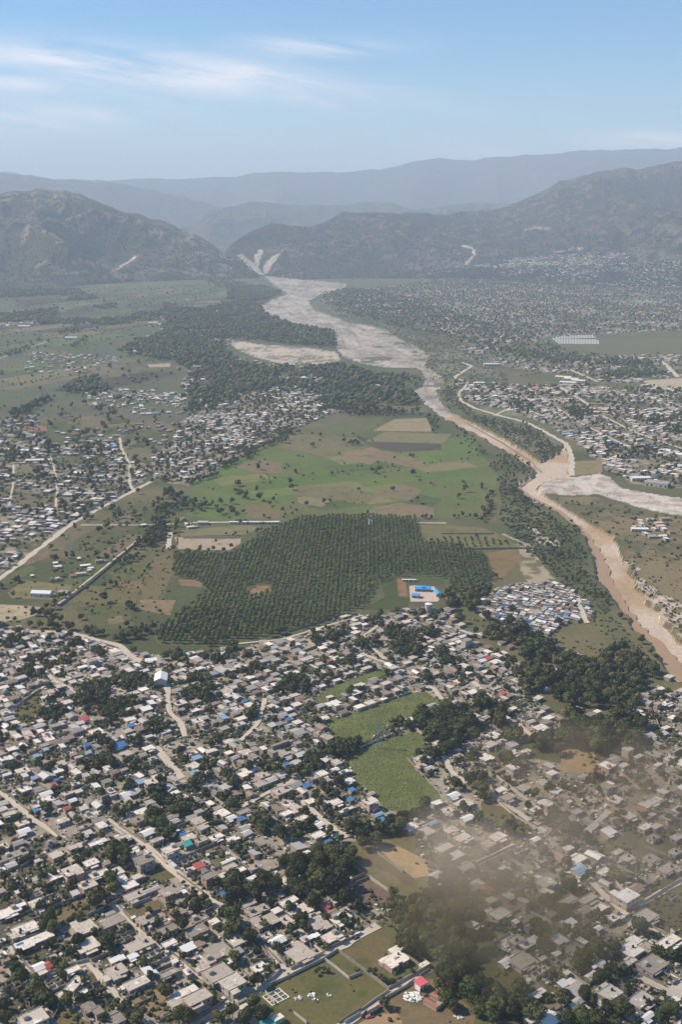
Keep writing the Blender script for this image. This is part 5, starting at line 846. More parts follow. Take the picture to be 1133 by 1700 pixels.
fill(TOWN['far'], rad(133), 24, 22, 0.70, (11, 20), dict(c=.45, t=.12, g=.08, w=.35), 0, 110, .50)
fill([(560,485),(640,488),(760,515),(900,560),(960,588),(850,582),(700,545),(600,515)], rad(133), 24, 22, .55, (10, 16), MIXT, 0, 110, .5)
fill([(620,482),(1133,470),(1180,475),(1180,482),(700,492)], rad(133), 30, 26, 0.5, (12, 18), dict(c=.6, t=.3, w=.1), 0, 200, .5)
fill([(1050,868),(1133,858),(1170,860),(1170,900),(1060,895)], rad(10), 18, 15, 0.4, (8, 14), MIXT)
fill([(220,530),(330,480),(430,500),(430,520),(300,530)], rad(30), 70, 60, 0.16, (10, 16), MIXT)
BARE = [(390, 420), (432, 408), (468, 416), (455, 440), (440, 460), (425, 455)], [(764, 404), (786, 408), (793, 425), (772, 443)], [(180, 455), (200, 420), (232, 422), (225, 440)]
def on_hill(hi, poly, n, seed, cl=None):
    X, Y, Z, qx, qy, TT = HILLV[hi]; m = inpoly(qx, qy, poly) & (TT < .97) & (Z > 0)
    for q in BARE: m &= ~inpoly(qx, qy, q)
    if cl is not None: m &= fbm(X / 260, Y / 260, 3, 90) > cl
    ii = np.argwhere(m[:-1, :-1]); r = np.random.default_rng(seed)
    if not len(ii): return np.zeros((0, 3))
    ii = ii[r.integers(len(ii), size=n)]; a = r.random(n); b = r.random(n); i, j = ii[:, 0], ii[:, 1]
    def L(A): return A[i, j] * (1 - a) * (1 - b) + A[i + 1, j] * a * (1 - b) + A[i, j + 1] * (1 - a) * b + A[i + 1, j + 1] * a * b
    return np.stack([L(X), L(Y), L(Z)], 1)
HP = on_hill(1, [(600,468),(760,448),(840,432),(900,425),(1000,420),(1180,430),(1180,500),(560,485)], 2600, 4, .47)
for x, y, z in HP:
    L = fr.uniform(10, 19); FILL.append(dict(x=x, y=y, z=z, L=L, W=L * fr.uniform(.5, .9), kind=('c', 'c', 'w', 'w', 'g')[int(fr.integers(5))], st=1, rot=fr.uniform(0, 3.14), hand=0))
print('fill houses', len(FILL), 'trees', len(T))

# pick what shows largest as things of their own
def scr(h): return ppm(h['x'], h['y']) * math.sqrt(h['L'] * h['W'])
def vis(h):
    px, py = proj(h['x'], h['y'], 3); return -15 < px < 1150 and py < 1715
FILL = [h for h in FILL if -60 < proj(h['x'], h['y'])[0] < 1200]
ALL = [h for h in HS + FILL if vis(h)]; rest = [h for h in HS + FILL if not vis(h)]
FLATK = ('c', 'g'); TINK = ('t', 'w', 'b', 'b_', 'r', 'n', 'p_', 'o')
flat = sorted([h for h in ALL if h['kind'] in FLATK], key=scr, reverse=True); tin = sorted([h for h in ALL if h['kind'] in TINK], key=scr, reverse=True); unf = sorted([h for h in ALL if h['kind'] == 'u'], key=scr, reverse=True); fnd = [h for h in ALL if h['kind'] == 'f']
IND = flat[:300] + tin[:300] + unf[:120] + fnd; rest += flat[300:] + tin[300:] + unf[120:]
print('individual', len(IND), 'rest', len(rest))

def flat_house(h, k, r):
    L, Wd, st_ = h['L'], h['W'], h['st']; big = scr(h) > 16; H = HH * st_ + (k * 0.0137) % 0.36
    rt = empty('house', (h['x'], h['y'], 0), h['rot']); v = k % 4
    wm = WM[r.choice((0, 0, 1, 1, 2, 3, 4, 5, 6))] ; rm = M[h['kind'] + str(v)]
    wing = big and L > 9 and r.random() < 0.6
    b = MB(); b.box(0, 0, -0.2, L - .8, Wd - .8, H + 0.2 - 0.28)
    sx, sy = r.choice((-1, 1)), r.choice((-1, 1)); wl, ww = L * r.uniform(.35, .5), Wd * r.uniform(.28, .4)
    if wing: b.box(sx * (L / 2 - wl / 2 - .5), sy * (Wd / 2 + ww / 2 - .75), -0.2, wl - .8, ww, H - 0.10)
    b.build('wall', wm, rt)
    q = MB(); q.box(0, 0, H - 0.28, L, Wd, 0.28)
    if wing: q.box(sx * (L / 2 - wl / 2 - .5), sy * (Wd / 2 + ww / 2 - .3), H - 0.26, wl, ww + .6, 0.24)
    if big and r.random() < .5: q.box(r.choice((-1, 1)) * L * .25, -Wd / 2 - .55, H - 0.27, L * .38, 1.3, 0.25)
    if big and r.random() < .55:          # low parapet
        for (cx, cy, a, c) in ((0, Wd / 2 - .12, L - .3, .2), (0, -Wd / 2 + .12, L - .3, .2), (L / 2 - .12, 0, .2, Wd - .7), (-L / 2 + .12, 0, .2, Wd - .7)): q.box(cx, cy, H - 0.003, a, c, 0.38)
        h['par'] = 1
    if big and not h.get('par'):          # starter columns left for a storey to come
        for i in range(r.randint(0, 8)): q.box((r.randint(0, 3) / 3 - .5) * (L - .8), (r.randint(0, 2) / 2 - .5) * (Wd - .8), H - 0.003, .28, .28, r.uniform(.5, 1.1))
    q.build('roof', rm, rt); desc = []
    if big:
        for i in range(max(1, int(L / 4.2))):
            x = (i + .5) / max(1, int(L / 4.2)) * (L - 1) - (L - 1) / 2
            for s_ in range(st_):
                if s_ == 0 and i == 0: MB().box(x, -Wd / 2 + .36, 0.0, 1.0, .12, 2.15).build('door', M['doorp'], rt); continue
                MB().box(x, -Wd / 2 + .36, 1.0 + s_ * HH, 1.2, .12, 1.1).build('window', M['dark'], rt)
        for s_ in range(st_):
            for y_ in ((-.22, .22) if Wd > 6 else (0,)): MB().box(L / 2 - .36, y_ * Wd, 1.0 + s_ * HH, .12, 1.1, 1.1).build('window', M['dark'], rt)
            MB().box(-L / 2 + .36, 0, 1.0 + s_ * HH, .12, 1.1, 1.1).build('window', M['dark'], rt)
        if st_ == 2:
            MB().box(0, 0, HH - .1, L - .2, Wd - .2, .2).build('floor_band', rm, rt)
        if r.random() < .45:
            b = MB(); b.cyl(L * r.uniform(-.3, .3), Wd * r.uniform(-.25, .25), H, .75, .7, 1.3, 10); b.build('water_tank', M['tank'], rt); desc.append('water tank')
        if r.random() < .3 and L > 9:
            rs = MB(); rs.box(L * r.choice((-.25, .25)), Wd * .15, H - .003, 2.6, 2.4, 2.0); rs.build('stair_room', wm, rt); desc.append('stair room')
        if r.random() < .35:
            pl = L * .5
            for i in range(3): MB().box(-pl / 2 + pl * i / 2, -Wd / 2 - 2.2, 0, .22, .22, 2.5).build('porch_post', wm, rt)
            MB().box(0, -Wd / 2 - 1.1, 2.5, pl + .5, 2.7, .18).build('porch_roof', rm, rt); desc.append('porch')
    tag(rt, None, 'house', 'flat-roofed concrete houses')
    col = {'c': 'pale', 'g': 'grey'}[h['kind']]; size = 'large' if L > 11.5 else 'small' if L < 8 else ''
    d = ' '.join(x for x in (size, 'two-storey' if st_ == 2 else '', col, 'flat-roofed house') if x)
    if desc: d += ' with ' + desc[0]
    return rt, d
def tin_house(h, k, r):
    L, Wd = h['L'], h['W']; kd = h['kind']; big = scr(h) > 14; H = 2.6 + (k * 0.0113) % 0.31
    rt = empty('tin_roofed_house', (h['x'], h['y'], 0), h['rot']); wm = WM[r.choice((0, 1, 1, 3, 5, 5))]
    rm = {'t': M['t%d' % (k % 4)], 'w': M['w0'], 'b': M['b0'], 'b_': M['b1'], 'r': M['r0'], 'n': M['n0'], 'p_': M['c1'], 'o': M['o0']}[kd]
    b = MB(); b.box(0, 0, -.2, L - .7, Wd - .7, H + .2); b.build('wall', wm, rt)
    q = MB(); gable = r.random() < .55 and kd not in ('b',)
    x0, x1, y0, y1 = -L / 2, L / 2, -Wd / 2, Wd / 2; t = .1
    if gable:
        rz = Wd * .16
        q.quadbox([(x0, y0, H - .05), (x1, y0, H - .05), (x1, 0, H + rz), (x0, 0, H + rz), (x0, y0, H + t - .05), (x1, y0, H + t - .05), (x1, 0, H + rz + t), (x0, 0, H + rz + t)])
        q.quadbox([(x0, 0, H + rz), (x1, 0, H + rz), (x1, y1, H - .05), (x0, y1, H - .05), (x0, 0, H + rz + t), (x1, 0, H + rz + t), (x1, y1, H + t - .05), (x0, y1, H + t - .05)])
        g = MB(); g.v = [(x0 + .36, y0 + .4, H - .02), (x0 + .36, y1 - .4, H - .02), (x0 + .36, 0, H + rz), (x1 - .36, y0 + .4, H - .02), (x1 - .36, y1 - .4, H - .02), (x1 - .36, 0, H + rz)]; g.f = [(0, 2, 1), (3, 4, 5)]; g.build('gable', wm, rt)
    else:
        rz = Wd * .12; q.quadbox([(x0, y0, H), (x1, y0, H), (x1, y1, H + rz), (x0, y1, H + rz), (x0, y0, H + t), (x1, y0, H + t), (x1, y1, H + rz + t), (x0, y1, H + rz + t)])
    if big and r.random() < .5:
        k2 = r.uniform(.4, .6) * L; q.quadbox([(x0 - .1, y0 - 1.6, H - .55), (x0 + k2, y0 - 1.6, H - .55), (x0 + k2, y0 + .1, H - .2), (x0 - .1, y0 + .1, H - .2), (x0 - .1, y0 - 1.6, H - .47), (x0 + k2, y0 - 1.6, H - .47), (x0 + k2, y0 + .1, H - .12), (x0 - .1, y0 + .1, H - .12)])
    q.build('roof', rm, rt)
    if scr(h) > 12:
        MB().box(0, -Wd / 2 + .31, 0, .95, .12, 2.0).build('door', M['doorp'], rt); MB().box(L * .28, -Wd / 2 + .31, 1, .9, .12, .8).build('window', M['dark'], rt)
        MB().box(L / 2 - .31, 0, 1, .12, .9, .8).build('window', M['dark'], rt)
    tag(rt, None, 'tin-roofed house' if kd not in ('b',) else 'tarp-roofed house', 'tin-roofed houses')
    col = {'t': 'grey tin-roofed', 'w': 'white-roofed', 'b': 'bright blue roofed', 'b_': 'pale blue roofed', 'r': 'red-roofed', 'n': 'green-roofed', 'p_': 'cream-roofed', 'o': 'orange-roofed'}[kd]
    return rt, ('long ' if L > 9.5 else 'tiny ' if L < 5 else '') + col + ' house'
def unfinished(h, k, r):
    L, Wd = h['L'], h['W']; rt = empty('unfinished_house', (h['x'], h['y'], 0), h['rot']); b = MB(); tk = .22
    nx_, ny_ = max(1, round(L / 4.0)), max(1, round(Wd / 4.0))
    for j in range(ny_ + 1):
        y = -Wd / 2 + Wd * j / ny_
        for i in range(nx_):
            if 0 < j < ny_ and r.random() < .3: continue
            x = -L / 2 + L * (i + .5) / nx_; b.box(x, y, -.1, L / nx_ - tk, tk, r.uniform(1.3, 2.6))
    for i in range(nx_ + 1):
        x = -L / 2 + L * i / nx_
        for j in range(ny_):
            if 0 < i < nx_ and r.random() < .3: continue
            y = -Wd / 2 + Wd * (j + .5) / ny_; b.box(x, y, -.1, tk, Wd / ny_ - tk, r.uniform(1.2, 2.5))
    cols_ = b; wmat = M['block'] if k % 3 else M['palewall']
    MB().box(0, 0, -.05, L - .3, Wd - .3, .22).build('floor', M['c%d' % (k % 4)] if k % 2 else M['g1'], rt)
    for i in range(nx_ + 1):
        for j in range(ny_ + 1): b.box(-L / 2 + L * i / nx_, -Wd / 2 + Wd * j / ny_, -.1, .3, .3, r.uniform(2.6, 3.3))
    b.build('wall', wmat, rt)
    tag(rt, None, 'unfinished house', 'roofless unfinished houses'); return rt, ('large ' if L > 9 else '') + 'roofless shell of block walls'
def foundation(h, k, r):
    L, Wd = h['L'], h['W']; rt = empty('foundation', (h['x'], h['y'], 0), h['rot']); b = MB(); nx_, ny_ = max(2, round(L / 3.2)), max(2, round(Wd / 3.0)); m = M['white'] if h['x'] < 50 else WM[3]
    for j in range(ny_ + 1): b.box(0, -Wd / 2 + Wd * j / ny_, 0, L, .38, .55)
    for i in range(nx_ + 1):
        for j in range(ny_): b.box(-L / 2 + .19 + (L - .38) * i / nx_, -Wd / 2 + Wd * (j + .5) / ny_, 0, .38, Wd / ny_ - .39, .54)
    b.build('footing', m, rt)
    tag(rt, 'low white grid of wall footings on the pasture' if h['x'] < 50 else 'low brick-coloured grid of wall footings among dirt lanes', 'foundation'); return rt, None
items = []; rr_ = random.Random(5)
for k, h in enumerate(IND):
    f = {'c': flat_house, 'g': flat_house, 'u': unfinished, 'f': foundation}.get(h['kind'], tin_house)
    o, d = f(h, k, rr_)
    if d: items.append((o, h['x'], h['y'], d))
lab(items, 'house')

# all the smaller, farther houses in one object
def far_houses(name, L, label, cat):
    tc_ = {'c': [(0.62, 0.54, 0.44), (0.72, 0.64, 0.54), (0.50, 0.43, 0.35)], 'g': [(0.29, 0.25, 0.20), (0.34, 0.30, 0.25), (0.22, 0.20, 0.17)], 't': [(0.46, 0.42, 0.37), (0.37, 0.33, 0.28), (0.29, 0.21, 0.15), (0.58, 0.53, 0.46)], 'w': [(0.80, 0.76, 0.69)], 'b': [(0.06, 0.2, 0.42)], 'b_': [(0.27, 0.38, 0.46)], 'r': [(0.42, 0.12, 0.10)], 'n': [(0.05, 0.34, 0.27)], 'u': [(0.36, 0.32, 0.26)], 'p_': [(0.5, 0.45, 0.4)], 'o': [(0.6, 0.2, 0.1)]}
    V = []; F = []; CL = []; off = 0; r = np.random.default_rng(3)
    BF = np.array([(3, 2, 1, 0), (4, 5, 6, 7), (0, 1, 5, 4), (1, 2, 6, 5), (2, 3, 7, 6), (3, 0, 4, 7)])
    z0_ = 0.0
    def add(x, y, rot, x0, x1, y0, y1, zb, zt, zt2, col):
        nonlocal off
        c, s = np.cos(rot), np.sin(rot); P = np.array([(x0, y0, zb[0]), (x1, y0, zb[0]), (x1, y1, zb[1]), (x0, y1, zb[1]), (x0, y0, zt), (x1, y0, zt), (x1, y1, zt2), (x0, y1, zt2)])
        V.append(np.stack([P[:, 0] * c - P[:, 1] * s + x, P[:, 0] * s + P[:, 1] * c + y, P[:, 2]], 1)); V[-1][:, 2] += z0_; F.append(BF + off); off += 8; CL.append(np.tile([*col, 1.0], (8, 1)))
    for h in L:
        z0_ = h.get('z', 0.0) - (0.6 if 'z' in h else 0)
        l, w, H = h['L'], h['W'], (2.6 if h['kind'] in TINK else HH * h['st']) * r.uniform(.9, 1.1); col = np.array(tc_[h['kind']][int(r.integers(len(tc_[h['kind']])))]) * r.uniform(.82, 1.15)
        wc = np.array(WALLC[int(r.integers(len(WALLC)))]) * .9
        add(h['x'], h['y'], h['rot'], -l / 2 + .35, l / 2 - .35, -w / 2 + .35, w / 2 - .35, (-.1, -.1), H - .1, H - .1, wc)
        if h['y'] < 1900:
            add(h['x'], h['y'], h['rot'], l * .1, l * .1 + 1, -w / 2 + .25, -w / 2 + .34, (0, 0), 2, 2, (0.05, 0.04, 0.035)); 
        if h['kind'] in TINK: 
            rz = w * .13; add(h['x'], h['y'], h['rot'], -l / 2, l / 2, -w / 2, w / 2, (H - .09, H + rz), H + .05, H + rz + .12, col)
        else:
            add(h['x'], h['y'], h['rot'], -l / 2, l / 2, -w / 2, w / 2, (H - .09, H - .09), H + .16, H + .16, col)
            if r.random() < .3: add(h['x'], h['y'], h['rot'], -l * .3, l * .05, -w * .3, w * .1, (H + .15, H + .15), H + 1.6, H + 1.6, wc * 1.2)
        if r.random() < .35: add(h['x'], h['y'], h['rot'], l / 2 + .1, l / 2 + l * .4, -w * .35, w * .35, (-.1, -.1), 2.2, 2.4, np.array(tc_['t' if r.random() < .5 else 'g'][0]) * r.uniform(.7, 1.3))
    tag(link(name, npmesh(name, np.concatenate(V), np.concatenate(F), M['houses'], {'tint': ('FLOAT_COLOR', np.concatenate(CL))})), label, cat, kind='stuff')
far_houses('distant_houses', rest, 'crowded small houses and sheds of the farther town blocks', 'houses')

# ------------------------------------------------------------------ plant the trees
d2 = T[:, 2] * ppm(T[:, 0], T[:, 1]); px_, py_ = proj(T[:, 0], T[:, 1], 4.0)
inf = (px_ > -5) & (px_ < 1138) & (py_ < 1703)
order = np.argsort(-d2 * inf)[:300]; big_ids = set(order.tolist()); items = []
for n_, i in enumerate(order):
    x, y, r, _ = T[i]; rt = empty('tree', (x, y, 0), rr_.uniform(0, 6.28)); zc = r * rr_.uniform(0.85, 1.05) + 0.8
    c = link('crown', crown_me[n_ % 8], rt, (0, 0, zc)); q = rr_.uniform(.88, 1.1); c.scale = (r, r * q, r * rr_.uniform(.85, 1.1))
    t_ = link('trunk', trunk_me[n_ % 4], rt); t_.scale = (r * .9, r * .9, zc)
    tag(rt, None, 'tree', 'broadleaf trees among the houses')
    items.append((rt, x, y, ('large ' if r > 5.8 else 'small ' if r < 3 else '') + 'dark green round-crowned tree'))
lab(items, 'tree')
rem = np.array([i for i in range(len(T)) if i not in big_ids]); t = T[rem]; r_ = np.random.default_rng(8)
base = np.array([0.048, 0.060, 0.020]); alt = np.array([0.085, 0.088, 0.028]); mixf = r_.random((len(t), 1)) ** 2
far = np.clip((t[:, 1:2] - 1500) / 3000, 0, 1)
mixf = np.where(r_.random((len(t), 1)) < .12, 1.7, mixf); tint = (base * (1 - mixf) + alt * mixf) * r_.uniform(.65, 1.45, (len(t), 1)) 
rows = np.concatenate([t[:, :3], (t[:, 2] * r_.uniform(.75, 1.0, len(t)) + .6)[:, None], tint], 1)
lods = np.where(t[:, 1] < 1150, 1, np.where(t[:, 1] < 2400, 2, 3))
HT = np.concatenate([on_hill(1, [(400,470),(383,400),(500,372),(600,350),(800,345),(1180,262),(1180,505),(560,485)], 6500, 5), on_hill(0, [(-50,310),(200,345),(430,450),(430,480),(-50,490)], 3000, 6), on_hill(1, [(560,470),(760,446),(1180,440),(1180,500),(560,485)], 2500, 7)])
hz_ = r_.uniform(4, 9, len(HT)); rows = np.concatenate([rows, np.concatenate([HT[:, :2], hz_[:, None], (HT[:, 2] + hz_ * .5)[:, None], np.array([0.035, 0.045, 0.02])[None] * r_.uniform(.7, 1.4, (len(HT), 1))], 1)]); lods = np.concatenate([lods, np.full(len(HT), 3)])
v, f, c = merged_crowns(rows, lods)
tag(link('woodland', npmesh('woodland', v, f, M['leafm'], {'tint': ('FLOAT_COLOR', c)})), 'dark green trees massed in groves and hedgerows across the valley', 'woods', kind='stuff')

# the orchard: straight rows, nearest 300 as things of their own
def orchard():
    ang = rad(88.5); u = np.array([math.cos(ang), math.sin(ang)]); w = np.array([-u[1], u[0]]); P = GA(PLANT); c0 = P.mean(0); Q = np.stack([(P - c0) @ u, (P - c0) @ w], 1)
    A, B = np.meshgrid(np.arange(Q[:, 0].min(), Q[:, 0].max(), 7.4), np.arange(Q[:, 1].min(), Q[:, 1].max(), 5.0)); r = np.random.default_rng(2)
    A = A.ravel() + r.uniform(-.9, .9, A.size); B = B.ravel() + r.uniform(-.45, .45, B.size)
    XY = c0 + A[:, None] * u + B[:, None] * w; px, py = proj(XY[:, 0], XY[:, 1])
    m = inpoly(px, py, PLANT) & ~inpoly(px, py, [(412, 976), (440, 970), (455, 978), (430, 990), (412, 994)]) & ~inpoly(px, py, [(676, 960), (742, 966), (745, 1000), (676, 1000)])
    m &= ~((fbm(XY[:, 0] / 22, XY[:, 1] / 22, 3, 12) < 0.20) | (r.random(len(px)) < .02)) & (~inpoly(px, py, [(600, 1012), (625, 970), (660, 958), (680, 994), (676, 1012)]))
    XY = XY[m]; n = len(XY); R = r.uniform(2.9, 3.9, n) * (0.85 + 0.35 * fbm(XY[:, 0] / 60, XY[:, 1] / 60, 2, 6)); zc = r.uniform(3.6, 5.2, n)
    o = np.argsort(XY[:, 1]); near, rest_ = o[:300], o[300:]
    mes = [npmesh('orchard_tree', v * np.array([1, 1, 1.15]) + np.array([0, 0, 1.35]), f, M['orch']) for v, f in LOD[4]]
    for k, i in enumerate(near):
        ob = link('orchard_tree', mes[k % 6], None, (XY[i, 0], XY[i, 1], 0), r.uniform(0, 6.28)); ob.scale = (R[i], R[i], R[i] * 1.1)
        tag(ob, 'tree in the close straight rows at the near edge of the dark orchard', 'orchard tree', 'orchard trees in straight rows')
    tint = np.array([0.112, 0.132, 0.042]) * (1 + 0.5 * (fbm(XY[rest_, 0] / 70, XY[rest_, 1] / 70, 3, 9) - .5))[:, None] * r.uniform(.85, 1.2, (len(rest_), 1))
    rows = np.concatenate([XY[rest_], R[rest_, None], zc[rest_, None], tint], 1)
    v, f, c = merged_crowns(rows, np.full(len(rest_), 4)); tag(link('orchard', npmesh('orchard', v, f, M['leafm'], {'tint': ('FLOAT_COLOR', c)})), 'deeper rows of the dark green orchard', 'orchard', kind='stuff'); print('orchard', n)
orchard()
sheet('orchard_floor', densify(PLANT, 10, 1, 3), 0.08, mat('orchard_floor', (0.095, 0.10, 0.038), 0.97, 0.2, 0.05, fine=0.25))
# ------------------------------------------------------------------ bushes, weeds, cane, rubble (nobody could count them)
def blobs(name, P, R, tint, zf, label, cat, flat=0.8, m='leafm'):
    n = len(P); r = np.random.default_rng(4); iv, jf = I1; V = []; 
    k = iv[None] * (1 + .28 * r.normal(size=(n, len(iv), 1))) * R[:, None, None] * np.array([1, 1, flat]); k += np.stack([P[:, 0], P[:, 1], R * zf], 1)[:, None]
    f = (jf[None] + (np.arange(n) * len(iv))[:, None, None]).reshape(-1, 3); c = np.repeat(np.concatenate([tint, np.ones((n, 1))], 1), len(iv), 0)
    tag(link(name, npmesh(name, k.reshape(-1, 3), f, M[m], {'tint': ('FLOAT_COLOR', c)})), label, cat, kind='stuff')
def scatter(poly, dens, seed):
    P = GA(poly); r = np.random.default_rng(seed); x0, y0 = P.min(0); x1, y1 = P.max(0); n = int((x1 - x0) * (y1 - y0) * dens); q = np.stack([r.uniform(x0, x1, n), r.uniform(y0, y1, n)], 1)
    return q[inpoly(q[:, 0], q[:, 1], [tuple(p) for p in P])]
B = []
for k, d, cl in (('near', .085, .43), ('right', .07, .43), ('left', .012, .4), ('mid', .012, .4), ('east', .006, .45)):
    q = scatter(TOWN[k], d, 5); n = fbm(q[:, 0] / 14, q[:, 1] / 14, 3, 31) * .6 + fbm(q[:, 0] / 90, q[:, 1] / 90, 4, 21) * .4; B.append(q[n > cl])
for nm, p, c in OPEN[:24]:
    B.append(scatter(p, .005, 9))
bankp = [(830, 790), (870, 820), (900, 850), (950, 880), (978, 925), (978, 960), (1012, 1000), (1035, 1040), (1080, 1090), (1060, 1095), (1000, 1050), (960, 1010), (930, 965), (900, 940), (860, 900), (830, 860)]
B.append(scatter(bankp, .035, 6)); B.append(scatter([(730,655),(745,640),(790,690),(900,720),(930,745),(900,760),(850,733),(790,700)], .02, 6)); B.append(scatter([(905,825),(1033,840),(1180,872),(1180,1010),(1060,960),(1030,900),(960,850)], .006, 6))
B.append(scatter([(700, 1010), (900, 1070), (930, 1095), (880, 1130), (1000, 1270), (900, 1250), (1085, 1120), (1060, 1080)], .02, 6)); B.append(scatter([(632,1498),(700,1495),(800,1560),(885,1660),(860,1715),(765,1660),(650,1550)], .03, 6)); B.append(scatter(ROCKY, .035, 16))
B = np.concatenate(B); qx, qy = proj(B[:, 0], B[:, 1]); B = B[~near_road(B[:, 0], B[:, 1], .2) & ~inpoly(qx, qy, SAND)]
q = np.concatenate([scatter([(560,488),(700,500),(760,560),(820,600),(850,640),(745,680),(700,600),(640,545),(545,520)], .006, 22), scatter([(600,620),(700,625),(700,690),(600,690)], .006, 23), scatter([(-60,480),(440,480),(300,690),(-60,720)], .0004, 24), scatter([(110,1000),(70,960),(210,830),(300,862),(290,980),(250,1060)], .007, 25), scatter(MEADOW, .0004, 26)])
qx, qy = proj(q[:, 0], q[:, 1]); B = np.concatenate([B, q[~inpoly(qx, qy, SAND) | (fbm(q[:, 0] / 30, q[:, 1] / 60, 3, 3) > .62)]]); r = np.random.default_rng(1)
R = r.uniform(.45, 1.7, len(B)) ** 1.1 * np.where(B[:, 1] > 1300, 1.5, 1); mf = r.random((len(B), 1))
for lp in list(LAWN.values()) + [YARD]: qx, qy = proj(B[:, 0], B[:, 1]); B = B[~inpoly(qx, qy, lp)]
R = r.uniform(.45, 1.7, len(B)) ** 1.1 * np.where(B[:, 1] > 1300, 1.5, 1); mf = r.random((len(B), 1))
blobs('undergrowth', B, R, (np.array([0.045, 0.06, 0.022]) * (1 - mf) + np.array([0.10, 0.10, 0.04]) * mf), .45, 'low bushes and weeds in the yards and along the river bank', 'bushes')
print('bushes', len(B))
Cn = np.concatenate([scatter(LAWN['a'], .8, 2), scatter(LAWN['b'], .8, 3), scatter(LAWN['strip'], .4, 3)]); n2 = fbm(Cn[:, 0] / 12, Cn[:, 1] / 12, 3, 3)[:, None]; mf = r.random((len(Cn), 1))
blobs('sugar_cane', Cn, r.uniform(.3, .6, len(Cn)), (np.array([0.135, 0.165, 0.045]) * (1 - n2) + np.array([0.215, 0.22, 0.085]) * n2) * (.85 + .3 * mf), .3, 'waist-high sugar cane crop in the two green fields', 'sugar cane')
# rows of saplings in the thin plot
q = []
for x in np.arange(-6, 200, 8.5):
    for y in np.arange(1290, 1460, 9.0): q.append((x + 60 + r.uniform(-1, 1), y + r.uniform(-1, 1)))
q = np.array(q); qx, qy = proj(q[:, 0], q[:, 1]); q = q[inpoly(qx, qy, [(705, 895), (800, 890), (860, 905), (770, 910), (715, 902)]) | inpoly(qx, qy, [(660, 997), (680, 995), (678, 1010), (610, 1012)])]
if len(q): blobs('sapling_rows', q, r.uniform(1.3, 2.2, len(q)), np.tile([0.07, 0.085, 0.03], (len(q), 1)), .9, 'small saplings planted in rows on dry grass beside the orchard', 'saplings')
# rubble and stones in the yards: little blocks
q = np.concatenate([scatter(TOWN['near'], .05, 8), scatter(TOWN['right'], .05, 8), scatter(TOWN['camp'], .04, 8), scatter(ROCKY, .012, 8), scatter(YARD, .006, 8), scatter([(440,458),(500,470),(576,470),(520,514),(610,540),(690,575),(730,622),(730,664),(683,650),(690,610),(560,580),(555,552),(440,520)], .0012, 31), scatter(QUARRY, .004, 8)]); qx, qy = proj(q[:, 0], q[:, 1]); m = ~near_road(q[:, 0], q[:, 1], 0)
for p in LAWN.values(): m &= ~inpoly(qx, qy, p)
for nm, p, c in OPEN: m &= ~inpoly(qx, qy, p)
q = q[m]; n = len(q); S = r.uniform(.2, 1.0, n); a = r.uniform(0, 3.14, n); ca, sa = np.cos(a), np.sin(a); bx = np.array([(-1, -1, 0), (1, -1, 0), (1, 1, 0), (-1, 1, 0), (-1, -1, 1), (1, -1, 1), (1, 1, 1), (-1, 1, 1)], float)
e = r.uniform(.5, 1.5, (n, 1)); vx = bx[None, :, 0] * e * S[:, None]; vy = bx[None, :, 1] * S[:, None]; v = np.stack([vx * ca[:, None] - vy * sa[:, None] + q[:, :1], vx * sa[:, None] + vy * ca[:, None] + q[:, 1:], bx[None, :, 2] * (S * r.uniform(.5, 2.0, n))[:, None]], -1)
f = (np.array([(4, 5, 6, 7), (0, 1, 5, 4), (1, 2, 6, 5), (2, 3, 7, 6), (3, 0, 4, 7)])[None] + (np.arange(n) * 8)[:, None, None]).reshape(-1, 4)
pal = np.array([(0.55, 0.5, 0.43), (0.4, 0.35, 0.28), (0.25, 0.22, 0.18), (0.65, 0.62, 0.57), (0.30, 0.33, 0.36), (0.32, 0.18, 0.13), (0.12, 0.11, 0.10)]); c = pal[r.choice(7, n, p=[.3, .25, .17, .1, .08, .05, .05])]
tag(link('rubble', npmesh('rubble', v.reshape(-1, 3), f, M['rubble'], {'tint': ('FLOAT_COLOR', np.repeat(np.concatenate([c, np.ones((n, 1))], 1), 8, 0))})), 'loose blocks, stones and clutter lying in the yards', 'rubble', kind='stuff'); print('rubble', n)

# ------------------------------------------------------------------ boundary walls
WL = []
def wa(ox, oy, s, *L):
    for l in L: WL.append([(ox + p[0] / s, oy + p[1] / s) for p in l])
wa(0, 1400, S6, [(0,760),(160,700),(300,640)], [(0,390),(110,480),(200,555),(350,670)], [(350,670),(560,590),(810,490)], [(250,740),(370,710)], [(820,690),(1040,590)], [(1040,590),(1133,545)], [(160,250),(340,160),(600,90)], [(415,35),(500,100),(585,165)], [(590,300),(640,345)], [(330,370),(400,450)], [(720,330),(860,280),(940,240)], [(430,560),(450,600)], [(930,130),(1010,210)], [(120,140),(330,70)], [(700,350),(800,310)])
wa(200, 1400, S6, [(240,260),(380,205)], [(440,170),(520,240)], [(530,290),(620,350),(770,470)], [(330,110),(430,200)], [(480,180),(700,95)], [(700,95),(940,0)], [(940,30),(1133,140)], [(880,260),(1133,170)], [(700,280),(870,215)], [(830,180),(870,250)], [(710,100),(740,130)], [(770,130),(1000,80)], [(350,530),(430,600)], [(420,600),(430,650)], [(100,600),(280,530)], [(270,670),(430,620)], [(640,660),(760,620),(870,590)], [(20,640),(230,830)], [(0,680),(150,840)], [(390,780),(520,740)], [(800,660),(880,620)], [(1040,640),(1133,710)])
